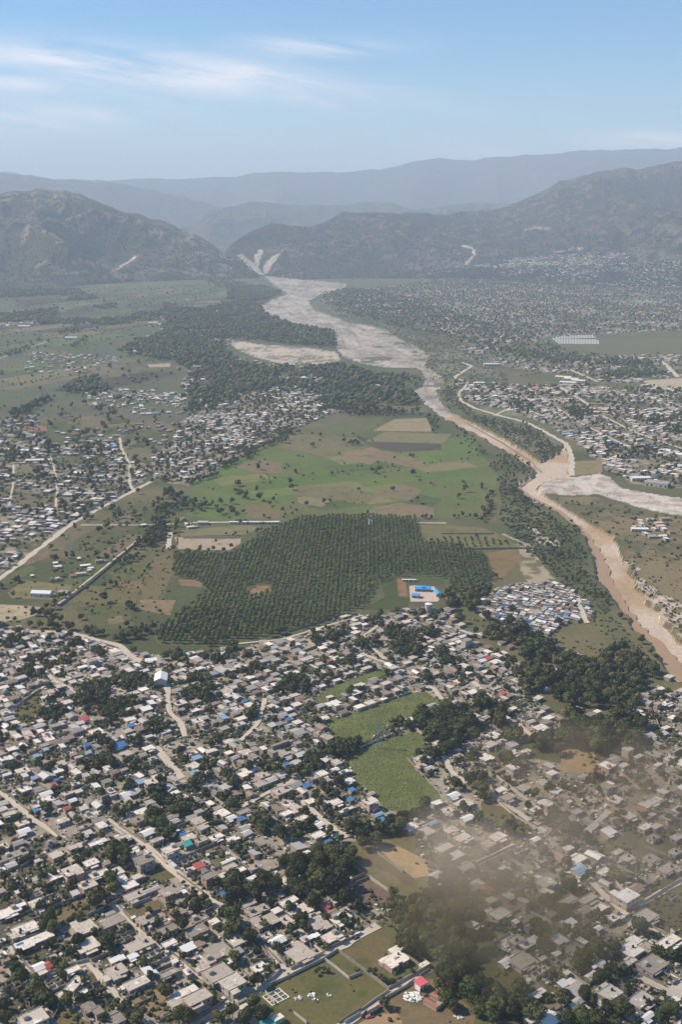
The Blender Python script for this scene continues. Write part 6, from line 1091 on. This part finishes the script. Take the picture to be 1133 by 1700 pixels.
wa(0, 1550, S6, [(120,150),(250,310),(370,440)], [(440,390),(640,310),(840,260)], [(420,420),(620,350)], [(850,280),(880,320)], [(860,270),(1133,150)], [(970,410),(1100,540)], [(0,600),(140,540),(290,480)], [(20,620),(160,560)], [(190,590),(280,680)], [(590,640),(480,850)], [(590,635),(660,650),(850,850)], [(310,700),(500,760)], [(170,80),(380,0)], [(220,190),(400,120)])
wa(200, 1550, S6, [(330,360),(560,260)], [(100,570),(320,480)], [(400,430),(640,350)], [(140,280),(240,380)], [(320,460),(380,520)], [(560,240),(700,370)], [(420,140),(560,250)], [(0,590),(140,730)], [(150,730),(310,850)], [(140,690),(290,620)], [(370,830),(560,740)], [(660,850),(850,740),(980,650)], [(740,850),(900,740)], [(870,470),(1040,630)], [(890,560),(1050,650)], [(1050,650),(1133,610)], [(600,660),(740,800)], [(800,160),(920,280)], [(1070,290),(1133,350)], [(370,180),(440,130)])
wa(400, 1550, S6, [(150,80),(240,200),(310,290)], [(60,600),(180,540)], [(260,500),(480,400),(780,250),(910,165)], [(470,345),(640,260),(780,195)], [(640,50),(780,180)], [(790,165),(940,100),(1133,10)], [(910,165),(1010,240),(1133,330)], [(790,250),(900,330),(1020,430)], [(1020,430),(1133,380)], [(290,265),(100,270)], [(30,270),(130,340),(220,420)], [(0,350),(110,480)], [(330,290),(360,370),(300,430),(190,490)], [(500,755),(620,850)], [(920,850),(1133,720)], [(350,210),(430,320)], [(0,540),(60,470)], [(230,560),(320,670)], [(980,850),(1133,760)])
wa(380, 1450, S6, [(30,360),(160,490),(310,610)], [(150,520),(330,690),(480,850)], [(990,470),(1133,560)], [(420,440),(560,380)], [(770,560),(990,460)], [(660,590),(780,700)], [(470,400),(560,520)], [(400,700),(520,640)], [(560,730),(640,770)], [(280,540),(420,480)], [(160,410),(330,330)], [(880,720),(1060,660)], [(1060,620),(1133,600)])
wa(600, 1560, 6.294, [(290,520),(560,370),(700,290)], [(450,70),(600,180)], [(600,180),(700,260)], [(450,160),(600,270)], [(0,310),(150,420),(290,530)], [(0,745),(290,540)], [(260,620),(470,500),(560,430)], [(0,820),(60,760)], [(620,390),(720,320)])
wa(380, 1400, S3, [(540,220),(660,165)], [(660,165),(770,240)], [(560,90),(620,140)], [(700,50),(820,140)], [(640,150),(560,190)], [(590,340),(670,400)], [(0,100),(130,50)], [(0,45),(60,90)], [(40,90),(150,170)], [(120,170),(240,120)])
wa(733, 1100, S3, [(60,120),(120,200)], [(0,150),(20,200)], [(20,210),(100,195)], [(350,110),(400,165)], [(395,105),(470,175)], [(160,330),(260,420)], [(260,540),(390,640),(500,720)], [(220,620),(350,730),(490,810)], [(820,500),(940,600)], [(880,460),(990,560)], [(740,760),(860,820)], [(390,310),(460,380)], [(370,320),(440,380)], [(550,250),(610,300)], [(600,700),(660,750)], [(1010,260),(1030,320)], [(1060,430),(1075,580)], [(1040,480),(1050,560)], [(900,620),(1000,700)], [(870,660),(1020,760)], [(240,540),(330,500)])
wa(733, 1400, S3, [(960,280),(1133,175)], [(870,310),(960,270)], [(960,380),(1133,480)], [(790,400),(900,340)], [(640,170),(800,110)], [(800,160),(920,300)], [(540,520),(660,450)], [(0,200),(60,160)], [(170,100),(360,10)], [(320,50),(440,130)], [(280,360),(380,310)], [(380,310),(520,380)], [(190,440),(280,380)], [(830,110),(1000,200)], [(960,20),(1060,60)], [(700,260),(780,310)], [(570,600),(700,680)], [(900,600),(1060,680)])
wa(380, 1100, S3, [(415,305),(490,375)], [(840,455),(910,530),(995,615)], [(620,405),(700,370),(780,340)], [(870,315),(930,350)], [(490,240),(560,210),(700,195),(860,145)], [(480,80),(540,55),(680,20)], [(820,80),(870,130)], [(440,245),(560,205)], [(880,720),(950,685)], [(250,800),(360,760)], [(200,440),(310,400)], [(470,740),(600,700)], [(820,110),(880,100)], [(740,140),(800,170)], [(960,100),(1030,200)], [(1070,120),(1120,170)])
wa(380, 820, S3, [(280,650),(430,605),(520,575),(610,570)], [(610,570),(660,600)], [(345,680),(430,730)], [(430,600),(470,580)], [(490,590),(560,625)], [(440,725),(550,695)], [(770,615),(850,645)], [(760,555),(950,540)], [(340,750),(440,710)], [(590,690),(700,780)], [(960,655),(1040,680)], [(1030,710),(1080,745)], [(690,750),(790,800)])
wa(0, 1100, S3, [(36,625),(130,700)], [(180,575),(240,620)], [(70,610),(180,575)], [(40,240),(100,190),(190,130)], [(500,750),(640,850)], [(560,770),(680,850)], [(310,820),(350,850)], [(190,740),(300,840)], [(870,590),(1020,540)], [(340,620),(480,560)], [(450,210),(490,240)], [(290,120),(400,180)], [(0,500),(80,470)], [(940,590),(1060,680)], [(990,790),(1090,840)], [(830,780),(930,740)])
wa(0, 820, S3, [(280,530),(420,425),(530,330),(670,210)], [(140,570),(205,540)], [(830,205),(830,240)], [(860,210),(1130,210)])
wa(733, 820, S3, [(250,190),(0,190)], [(290,195),(430,255)], [(430,258),(0,265)], [(320,440),(350,425),(420,428)], [(320,440),(325,460)])
items = []
for i, l in enumerate(WL):
    P = GA(l); L = sum(math.dist(P[j], P[j + 1]) for j in range(len(P) - 1)); b = MB(); H = 1.7 + 0.2 * ((i * 7) % 3) + i * .0009
    for j in range(len(P) - 1):
        a, c = P[j], P[j + 1]; d = math.dist(a, c); rz = math.atan2(c[1] - a[1], c[0] - a[0]); nseg = max(1, int(d / 5))
        for s_ in range(nseg):
            t0 = (s_ + .5) / nseg; b.box(a[0] + (c[0] - a[0]) * t0, a[1] + (c[1] - a[1]) * t0, -.1, d / nseg - .004, .24, H + .1 + rr_.choice((0, 0, .12, -.15)), rz)
    o = b.build('boundary_wall', M['block'] if i % 5 < 3 else M['palewall']); m_ = P[len(P) // 2]
    tag(o, None, 'wall', 'compound walls of the near town'); items.append((o, float(P[:, 0].mean()), float(P[:, 1].mean()), ('long' if L > 32 else 'short' if L < 14 else 'plain') + (' grey' if i % 5 < 3 else ' pale') + ' block wall'))
lab(items, 'wall'); print('walls', len(WL))

# ------------------------------------------------------------------ landmark buildings
def at(px, py, z=0): return G(px, py, z)
def gable_roof(b, L, Wd, H, rz, t=.15):
    x0, x1, y0, y1 = -L / 2, L / 2, -Wd / 2, Wd / 2
    b.quadbox([(x0, y0, H), (x1, y0, H), (x1, 0, H + rz), (x0, 0, H + rz), (x0, y0, H + t), (x1, y0, H + t), (x1, 0, H + rz + t), (x0, 0, H + rz + t)])
    b.quadbox([(x0, 0, H + rz), (x1, 0, H + rz), (x1, y1, H), (x0, y1, H), (x0, 0, H + rz + t), (x1, 0, H + rz + t), (x1, y1, H + t), (x0, y1, H + t)])
def hall(name, px, py, L, Wd, H, rz, rot, rm, wm, label, cat, nwin=6, dormer=False):
    x, y = at(px, py, H); rt = empty(name, (x, y, 0), rot); MB().box(0, 0, -.2, L - .8, Wd - .8, H + .2).build('wall', wm, rt)
    g = MB(); e = .42; g.v = [(-L / 2 + e, -Wd / 2 + .4, H - .02), (-L / 2 + e, Wd / 2 - .4, H - .02), (-L / 2 + e, 0, H + rz), (L / 2 - e, -Wd / 2 + .4, H - .02), (L / 2 - e, Wd / 2 - .4, H - .02), (L / 2 - e, 0, H + rz)]; g.f = [(0, 2, 1), (3, 4, 5)]; g.build('gable', wm, rt)
    b = MB(); gable_roof(b, L, Wd, H - .05, rz + .06)
    if dormer: b.box(0, -Wd * .12, H + rz * .3, L * .16, Wd * .5, rz * 1.0)
    b.build('roof', rm, rt)
    for i in range(nwin):
        xx = -L / 2 + L * (i + .5) / nwin
        if i == nwin // 2: MB().box(xx, -Wd / 2 + .36, 0, 1.6, .14, 2.4).build('door', M['doorp'], rt)
        else: MB().box(xx, -Wd / 2 + .36, 1.0, L / nwin * .42, .14, H * .42).build('window', M['dark'], rt)
    for y_ in (-.25, .25): MB().box(L / 2 - .36, y_ * Wd, 1.0, .14, 1.2, H * .4).build('window', M['dark'], rt)
    tag(rt, label, cat); return rt
hall('school_building', 703, 976, 18, 7.5, 3.4, 1.8, rad(-4), M['sky_blue_roof'], WM[0], 'wide school block under a bright blue roof behind the paved yard', 'school', 8, True)
hall('school_building', 691, 987, 8.5, 8, 3.2, 1.3, rad(-14), M['sky_blue_roof'], WM[0], 'small square blue-roofed school block in the yard near corner', 'school', 5)
hall('school_building', 727, 983, 15, 6.5, 3.4, 1.4, rad(98), M['sky_blue_roof'], WM[0], 'narrow blue-roofed school block along the tree side of the yard', 'school', 5)
sheet('paved_yard', [(680, 973), (689, 972), (722, 974), (730, 995), (728, 999), (682, 999)], .2, mat('pinkish_paving', (0.52, 0.42, 0.34), .95, .08, .1, fine=.05))
hall('church_hall', 267, 1124, 17, 11.5, 5.5, 2.4, rad(96), M['white'], WM[2], 'tall white gabled church hall rising over the low grey roofs', 'church', 6)
hall('long_hall', 69, 983, 22, 10, 4.2, 2.0, rad(-6), M['white'], M['white'], 'white gabled hall with a row of dark windows on the dry field', 'hall', 9)
hall('shed', 105, 982, 11, 9, 3.6, .8, rad(-2), M['t1'], WM[1], 'small grey shed beside the white gabled hall', 'shed', 3)
hall('long_shed', 337, 866, 14, 8, 3.5, .8, rad(0), M['t2'], WM[2], 'grey-white shed by the road above the bare plot', 'shed', 4)
for px, py, L in ((398, 866, 26), (425, 866, 24), (448, 866, 24)): hall('long_shed', px, py, L, 5, 3, .6, rad(0), M['w0'], WM[2], 'white shed in the row along the meadow road, %s' % {398: 'farthest from the orchard', 425: 'middle one', 448: 'nearest the orchard'}[px], 'shed', 5)
hall('long_shed', 680, 962, 16, 3, 2.5, .4, rad(-2), M['w0'], WM[2], 'thin white shed behind the brown plot by the school', 'shed', 4)
hall('warehouse', 1094, 800, 34, 22, 6, 2, rad(-30), M['t1'], WM[2], 'large grey-roofed warehouse above the gravel yard', 'warehouse', 5)
hall('warehouse', 1064, 792, 30, 14, 5, 1.5, rad(5), M['w0'], WM[2], 'pale flat warehouse beside the grey-roofed warehouse', 'warehouse', 5)
hall('warehouse', 1063, 877, 22, 9, 4, 1, rad(-5), M['w0'], WM[2], 'long white-roofed shed on dry grass across the river', 'warehouse', 5)
for i, (px, py, L) in enumerate(((937, 625, 40), (950, 628, 36), (962, 631, 34), (945, 634, 40))): hall('warehouse', px, py, L, 22, 5, 1.5, rad(-25), M['c3'], WM[2], 'pale long shed in the block across the river, %s' % ('farthest one', 'second from the far end', 'one on the town side', 'nearest one')[i], 'warehouse', 4)
hall('warehouse', 817, 604, 42, 12, 5, 1.5, rad(0), M['w0'], WM[2], 'white-roofed long shed beside the levee bend', 'warehouse', 6)
hall('warehouse', 796, 635, 26, 12, 5, 1.5, rad(0), M['c3'], WM[2], 'cream warehouse at the edge of the far town', 'warehouse', 5)
hall('warehouse', 63, 763, 40, 10, 5, 1.5, rad(5), M['w0'], WM[2], 'long white shed in the trees by the left lanes', 'warehouse', 6)
hall('warehouse', 117, 560, 42, 14, 5, 2, rad(0), M['w0'], M['white'], 'lone white barn out on the flat fields', 'barn', 5)
hall('warehouse', 40, 541, 40, 14, 5, 2, rad(0), M['w0'], M['white'], 'white barn closer to the far village in the fields', 'barn', 5)
hall('warehouse', 1015, 734, 20, 12, 5, 1.5, rad(-20), M['b0'], WM[2], 'bright blue roofed shed inside the far town', 'shed', 4)
hall('warehouse', 943, 720, 20, 12, 4, 1.2, rad(-10), M['b1'], WM[2], 'pale blue roofed shed near the levee road bend', 'shed', 4)
hall('warehouse', 930, 660, 14, 12, 4, 1.5, rad(-20), M['r0'], WM[2], 'red-roofed house in the middle of the far town', 'house', 4)
hall('warehouse', 890, 644, 16, 12, 5, 2.5, rad(-20), M['p0'], WM[2], 'pink-roofed house at the top of the far town', 'house', 4)
# pink-roofed pavilion
x, y = at(699, 1629, 4.4); rt = empty('pavilion', (x, y, 0), A39)
for sx in (-1, 0, 1):
    for sy in (-1, 1): MB().box(sx * 2.3, sy * 2.1, 0, .25, .25, 4.2).build('post', M['white'], rt)
MB().quadbox([(-3.0, -2.8, 4.0), (3.0, -2.8, 4.0), (3.0, 2.8, 4.5), (-3.0, 2.8, 4.5), (-3.0, -2.8, 4.12), (3.0, -2.8, 4.12), (3.0, 2.8, 4.62), (-3.0, 2.8, 4.62)]).build('roof', M['p0'], rt)
MB().box(-1.0, -.3, 0, 3.0, 3.4, 2.2).build('wall', M['white'], rt); MB().box(0, 0, 2.22, 5.1, 4.7, .18).build('floor', M['c1'], rt); MB().box(-1.0, -2.06, 0, 1.1, .14, 1.9).build('door', M['doorp'], rt)
tag(rt, 'open two-level pavilion with a bright pink roof by the walled lane', 'pavilion')
# the villa with curved walls
x, y = at(657, 1592, 3.6); rt = empty('villa', (x, y, 0), A39)
def curvy(L, Wd, z, h, grow):
    b = MB(); out = []
    base = [(-.5, -.5), (-.12, -.5), (-.12, -.38), (.12, -.38), (.12, -.5), (.36, -.5), (.44, -.46), (.5, -.36), (.5, .1), (.44, .22), (.5, .34), (.44, .46), (.3, .5), (.1, .44), (-.1, .5), (-.3, .5), (-.36, .36), (-.5, .36)]
    P = [(p[0] * L * grow, p[1] * Wd * grow) for p in base]; n = len(P); b.v = [(p[0], p[1], z) for p in P] + [(p[0], p[1], z + h) for p in P]
    b.f = [tuple(range(n, 2 * n)), tuple(reversed(range(n)))] + [(i, (i + 1) % n, n + (i + 1) % n, n + i) for i in range(n)]; return b
curvy(14, 10, -.2, 3.55, .95).build('wall', WM[3], rt); curvy(14, 10, 3.35, .3, 1.0).build('roof', M['c3'], rt); MB().box(1.5, 1, 3.64, 2.2, 2.0, .7).build('stair_room', M['c3'], rt); MB().cyl(3.8, 1.8, 3.64, .6, .6, 1.1).build('water_tank', M['tank'], rt)
MB().box(-4, -4.75, .9, 1.6, .14, 1.2).build('window', M['dark'], rt); MB().box(3.0, -4.75, .9, 1.6, .14, 1.2).build('window', M['dark'], rt); MB().box(-.1, -3.6, 0, 1.4, .2, 2.2).build('door', M['doorp'], rt); MB().box(6.66, -1, .9, .14, 1.8, 1.2).build('window', M['dark'], rt)
tag(rt, 'cream flat-roofed villa with scalloped curved walls in a planted garden', 'villa')
for (px, py, L, Wd, d) in ((659, 1575, 9, 5, 'oblong outbuilding with a pale roof just beyond the scalloped villa'), (637, 1594, 4.5, 4, 'small cube-shaped white outbuilding at the inland end of the scalloped villa'), (705, 1600, 6, 3.5, 'white gatehouse on the lane wall past the scalloped villa')):
    x, y = at(px, py, 2.6); rt = empty('outbuilding', (x, y, 0), A39); MB().box(0, 0, -.1, L - .5, Wd - .5, 2.5).build('wall', WM[0], rt); MB().box(0, 0, 2.4, L, Wd, .22).build('roof', M['c3'], rt); MB().box(0, -Wd / 2 + .22, 0, .9, .1, 1.9).build('door', M['doorp'], rt); tag(rt, d, 'outbuilding')
# orange-walled courtyard building
x, y = at(722, 1660, 2.6); rt = empty('courtyard_building', (x, y, 0), rad(-42)); 
MB().box(0, -3.0, -.1, 8.6, 2.2, 2.5).build('wall', WM[3], rt); MB().box(0, -3.0, 2.4, 9.0, 2.6, .2).build('roof', mat('rusty_tin', (0.36, 0.15, 0.10), .8, .2, .6), rt); MB().box(0, 3.0, -.1, 8.6, 2.2, 2.5).build('wall', WM[3], rt); MB().box(0, 3.0, 2.4, 9.0, 2.6, .2).build('roof', mat('rusty_red_tin', (0.40, 0.17, 0.11), .7, .15, .6), rt)
MB().box(3.1, 0, -.1, 2.4, 3.7, 2.3).build('wall', WM[1], rt); MB().box(3.1, 0, 2.22, 2.7, 3.3, .2).build('roof', M['t1'], rt)
tag(rt, 'low courtyard building with rusty red wings round a grey roof', 'courtyard building')
# silo
x, y = at(712, 1016); rt = empty('silo', (x, y, 0)); MB().cyl(0, 0, 0, 3.7, 3.7, 9, 24).build('tank', M['t2'], rt); MB().cyl(0, 0, 8.98, 3.9, 1.0, .9, 24).build('roof', M['white'], rt)
b = MB()
for z in (2, 4, 6, 8): b.cyl(0, 0, z, 3.76, 3.76, .18, 24, False)
b.build('band', M['steel'], rt); tag(rt, 'grey cylindrical silo with a white cap beside the orchard', 'silo')
# white statues / masts showing through the orchard
for px, d in ((613.5, 'taller slim white post standing in the far orchard'), (617.5, 'shorter slim white post standing in the far orchard')):
    x, y = at(px, 876); b = MB(); b.cyl(0, 0, 0, 1.0, .6, 10.5 if px < 615 else 9, 8); b.cyl(0, 0, 10.4 if px < 615 else 8.9, .9, .5, 1.2, 8); tag(b.build('white_post', M['white'], None, loc=(x, y, 0)), d, 'post')
# lattice pylons
def pylon(px, py, H, d):
    x, y = at(px, py); b = MB(); w = 2.2
    for s in ((-1, -1), (1, -1), (1, 1), (-1, 1)): b.bar((s[0] * w, s[1] * w, 0), (s[0] * .35, s[1] * .35, H), .22)
    for k in range(8):
        a, c = k / 8, (k + 1) / 8; wa_, wc = w + (.35 - w) * a, w + (.35 - w) * c
        for s, q in (((-1, -1), (1, -1)), ((1, -1), (1, 1)), ((1, 1), (-1, 1)), ((-1, 1), (-1, -1))): b.bar((s[0] * wa_, s[1] * wa_, H * a), (q[0] * wc, q[1] * wc, H * c), .12)
    rt = empty('pylon', (x, y, 0), A39); b.build('tower', M['steel'], rt)
    c = MB(); c.bar((-3.2, 0, H * .8), (3.2, 0, H * .8), .2); c.bar((-2.6, 0, H * .92), (2.6, 0, H * .92), .2); c.build('crossarm', M['steel'], rt); tag(rt, d, 'pylon')
pylon(627, 1242, 22, 'thin steel lattice pylon between the two sugar cane fields'); pylon(371, 958, 22, 'thin steel lattice pylon among the far orchard rows'); pylon(115, 912, 20, 'thin steel lattice pylon by the straight field road')
# white rocks and heaps in the pasture, stone heap by the pavilion
def heap(name, px, py, R, H, n, m, d, cat):
    x, y = at(px, py); r = np.random.default_rng(int(px)); V = []; F = []; off = 0
    for i in range(n):
        a = r.uniform(0, 6.28); q = R * math.sqrt(r.random()); s = r.uniform(.35, .8) * min(R, 2.2) * .55; k = I1[0] * (1 + .3 * r.normal(size=(len(I1[0]), 1))) * s * np.array([1.1, 1, .7]); k[:, 0] += q * math.cos(a); k[:, 1] += q * math.sin(a) * .8; k[:, 2] += H * (1 - q / R) + s * .4; V.append(k); F.append(I1[1] + off); off += len(k)
    tag(link(name, npmesh(name, np.concatenate(V), np.concatenate(F), m), None, (x, y, 0)), d, cat)
heap('rock_pile', 686, 1656, 5.2, .8, 70, M['white'], 'spread heap of pale stones on the bare yard by the pavilion', 'rock pile')
heap('rock_pile', 517, 1653, 2.0, .6, 9, M['white'], 'bright white boulder heap near the middle of the pasture', 'rock pile'); heap('rock_pile', 523, 1660, 1.5, .5, 6, M['white'], 'smaller white boulder heap beside the bigger one in the pasture', 'rock pile')
heap('rock_pile', 496, 1657, 2.6, .2, 12, M['c1'], 'low scatter of pale stones on the pasture towards the footings', 'rock pile'); heap('rock_pile', 546, 1652, 1.6, .2, 8, M['c1'], 'faint ring of pale stones on the pasture past the boulders', 'rock pile')
heap('rock_pile', 762, 1690, 2.6, .3, 12, M['c3'], 'small pale stone heap at the wood edge by the bare yard', 'rock pile'); heap('gravel_heap', 1002, 1660, 2.0, .8, 10, M['c3'], 'pale gravel heap beside the brick-coloured footings', 'gravel heap')
heap('gravel_heap', 378, 1418, 3.2, .8, 16, M['white'], 'white gravel heap inside the walled plot by the red roof', 'gravel heap'); heap('gravel_heap', 385, 1429, 4.2, .6, 20, M['white'], 'long white spoil heap against the plot wall by the red roof', 'gravel heap')
# vehicles by the lane
def vehicle(name, px, py, rot, L, col, d, cat, cab=True):
    x, y = at(px, py, .8); rt = empty(name, (x, y, 0), rot); m = mat('vehicle_paint', col, .35, .05, 1.0, spec=.5); w = 1.9 if L < 6 else 2.3; hb = .95 if L < 6 else 1.1
    b = MB(); b.quadbox([(-L / 2, -w / 2, .4), (L / 2, -w / 2, .4), (L / 2, w / 2, .4), (-L / 2, w / 2, .4), (-L / 2 + .1, -w / 2 + .05, hb), (L / 2 - .2, -w / 2 + .05, hb - .1), (L / 2 - .2, w / 2 - .05, hb - .1), (-L / 2 + .1, w / 2 - .05, hb)])
    if L < 6: b.quadbox([(-L * .32, -w / 2 + .1, hb), (L * .2, -w / 2 + .1, hb - .06), (L * .2, w / 2 - .1, hb - .06), (-L * .32, w / 2 - .1, hb), (-L * .24, -w / 2 + .25, 1.5), (L * .08, -w / 2 + .25, 1.5), (L * .08, w / 2 - .25, 1.5), (-L * .24, w / 2 - .25, 1.5)])
    else: b.quadbox([(L * .22, -w / 2 + .05, hb), (L * .46, -w / 2 + .05, hb), (L * .46, w / 2 - .05, hb), (L * .22, w / 2 - .05, hb), (L * .24, -w / 2 + .1, 2.5), (L * .42, -w / 2 + .1, 2.5), (L * .42, w / 2 - .1, 2.5), (L * .24, w / 2 - .1, 2.5)]); b.box(-L * .15, 0, hb, L * .66, w, 1.1)
    b.build('body', m, rt); g = MB(); k = L * .145 if L < 6 else L * .445; g.bar((k, -.6, 1.25 if L < 6 else 1.9), (k, .6, 1.25 if L < 6 else 1.9), .35); g.build('windscreen', M['dark'], rt)
    for sx in (-.32, .32):
        for sy in (-1, 1):
            q = MB(); n = 10; c0 = len(q.v)
            for yy in (-.12, .12):
                for i in range(n): a = 2 * math.pi * i / n; q.v.append((sx * L + .38 * math.cos(a), sy * w / 2 + yy, .38 + .38 * math.sin(a)))
            q.f = [tuple(range(n)), tuple(reversed(range(n, 2 * n)))] + [(i, n + i, n + (i + 1) % n, (i + 1) % n) for i in range(n)]; q.build('wheel', M['tank'], rt)
    tag(rt, d, cat)
vehicle('parked_truck', 622, 1679, A39, 8, (0.06, 0.06, 0.07), 'dark truck parked on the dirt beside the lane wall', 'truck'); vehicle('parked_car', 629, 1672, A39, 4.5, (0.5, 0.05, 0.04), 'red car parked beyond the dark truck by the lane wall', 'car'); vehicle('parked_car', 614, 1687, rad(20), 4.3, (0.45, 0.12, 0.08), 'rust-red car parked this side of the dark truck', 'car')
vehicle('parked_truck', 736, 1630, rad(-20), 7, (0.75, 0.12, 0.03), 'orange truck half hidden at the wood edge past the pavilion', 'truck')
vehicle('parked_car', 598, 1549, A39, 4.3, (0.7, 0.7, 0.7), 'white car standing outside the gate near the end of the main lane', 'car'); vehicle('parked_car', 592, 1556, A39, 4.4, (0.05, 0.05, 0.06), 'dark car standing on the main lane near the white car', 'car'); vehicle('parked_bus', 286, 1436, rad(129), 9, (0.6, 0.6, 0.58), 'pale truck parked along the steep dirt street', 'truck')
vehicle('parked_car', 59, 1571, A39, 4.2, (0.7, 0.7, 0.7), 'white car in the yard below the long pale roof', 'car'); vehicle('parked_car', 346, 1663, rad(20), 4.2, (0.72, 0.72, 0.7), 'white car in the shade of the two-storey house with oval roof ring', 'car')
# tent camp
r = np.random.default_rng(13); k = 0; tm_ = bpy.data.meshes.new('tent'); b = MB(); b.box(0, 0, 0, 5, 6, 1.6); gable_roof(b, 5.4, 6.4, 1.6, 1.6, .08)
tm_.from_pydata(b.v, [], b.f); tm_.materials.append(mat('white_canvas', (0.74, 0.72, 0.68), .8, .04, .3))
for row in range(9):
    for c in range(16):
        px = 912 + row * 2.2 + c * 4.6 + (row % 2); py = 558 + row * 1.6 - .12 * c * (1 if row < 4 else -.3)
        if not inpoly([px], [py], [(915, 563), (940, 557), (985, 557), (998, 565), (996, 572), (925, 572)])[0]: continue
        x, y = at(px, py); o = link('tent', tm_, None, (x, y, 0), rad(5)); o.scale = (.95, 1.0, 1.0); tag(o, 'white ridge tent in the camp rows on the far green', 'tent', 'white tents of the camp on the far green'); k += 1
print('tents', k)
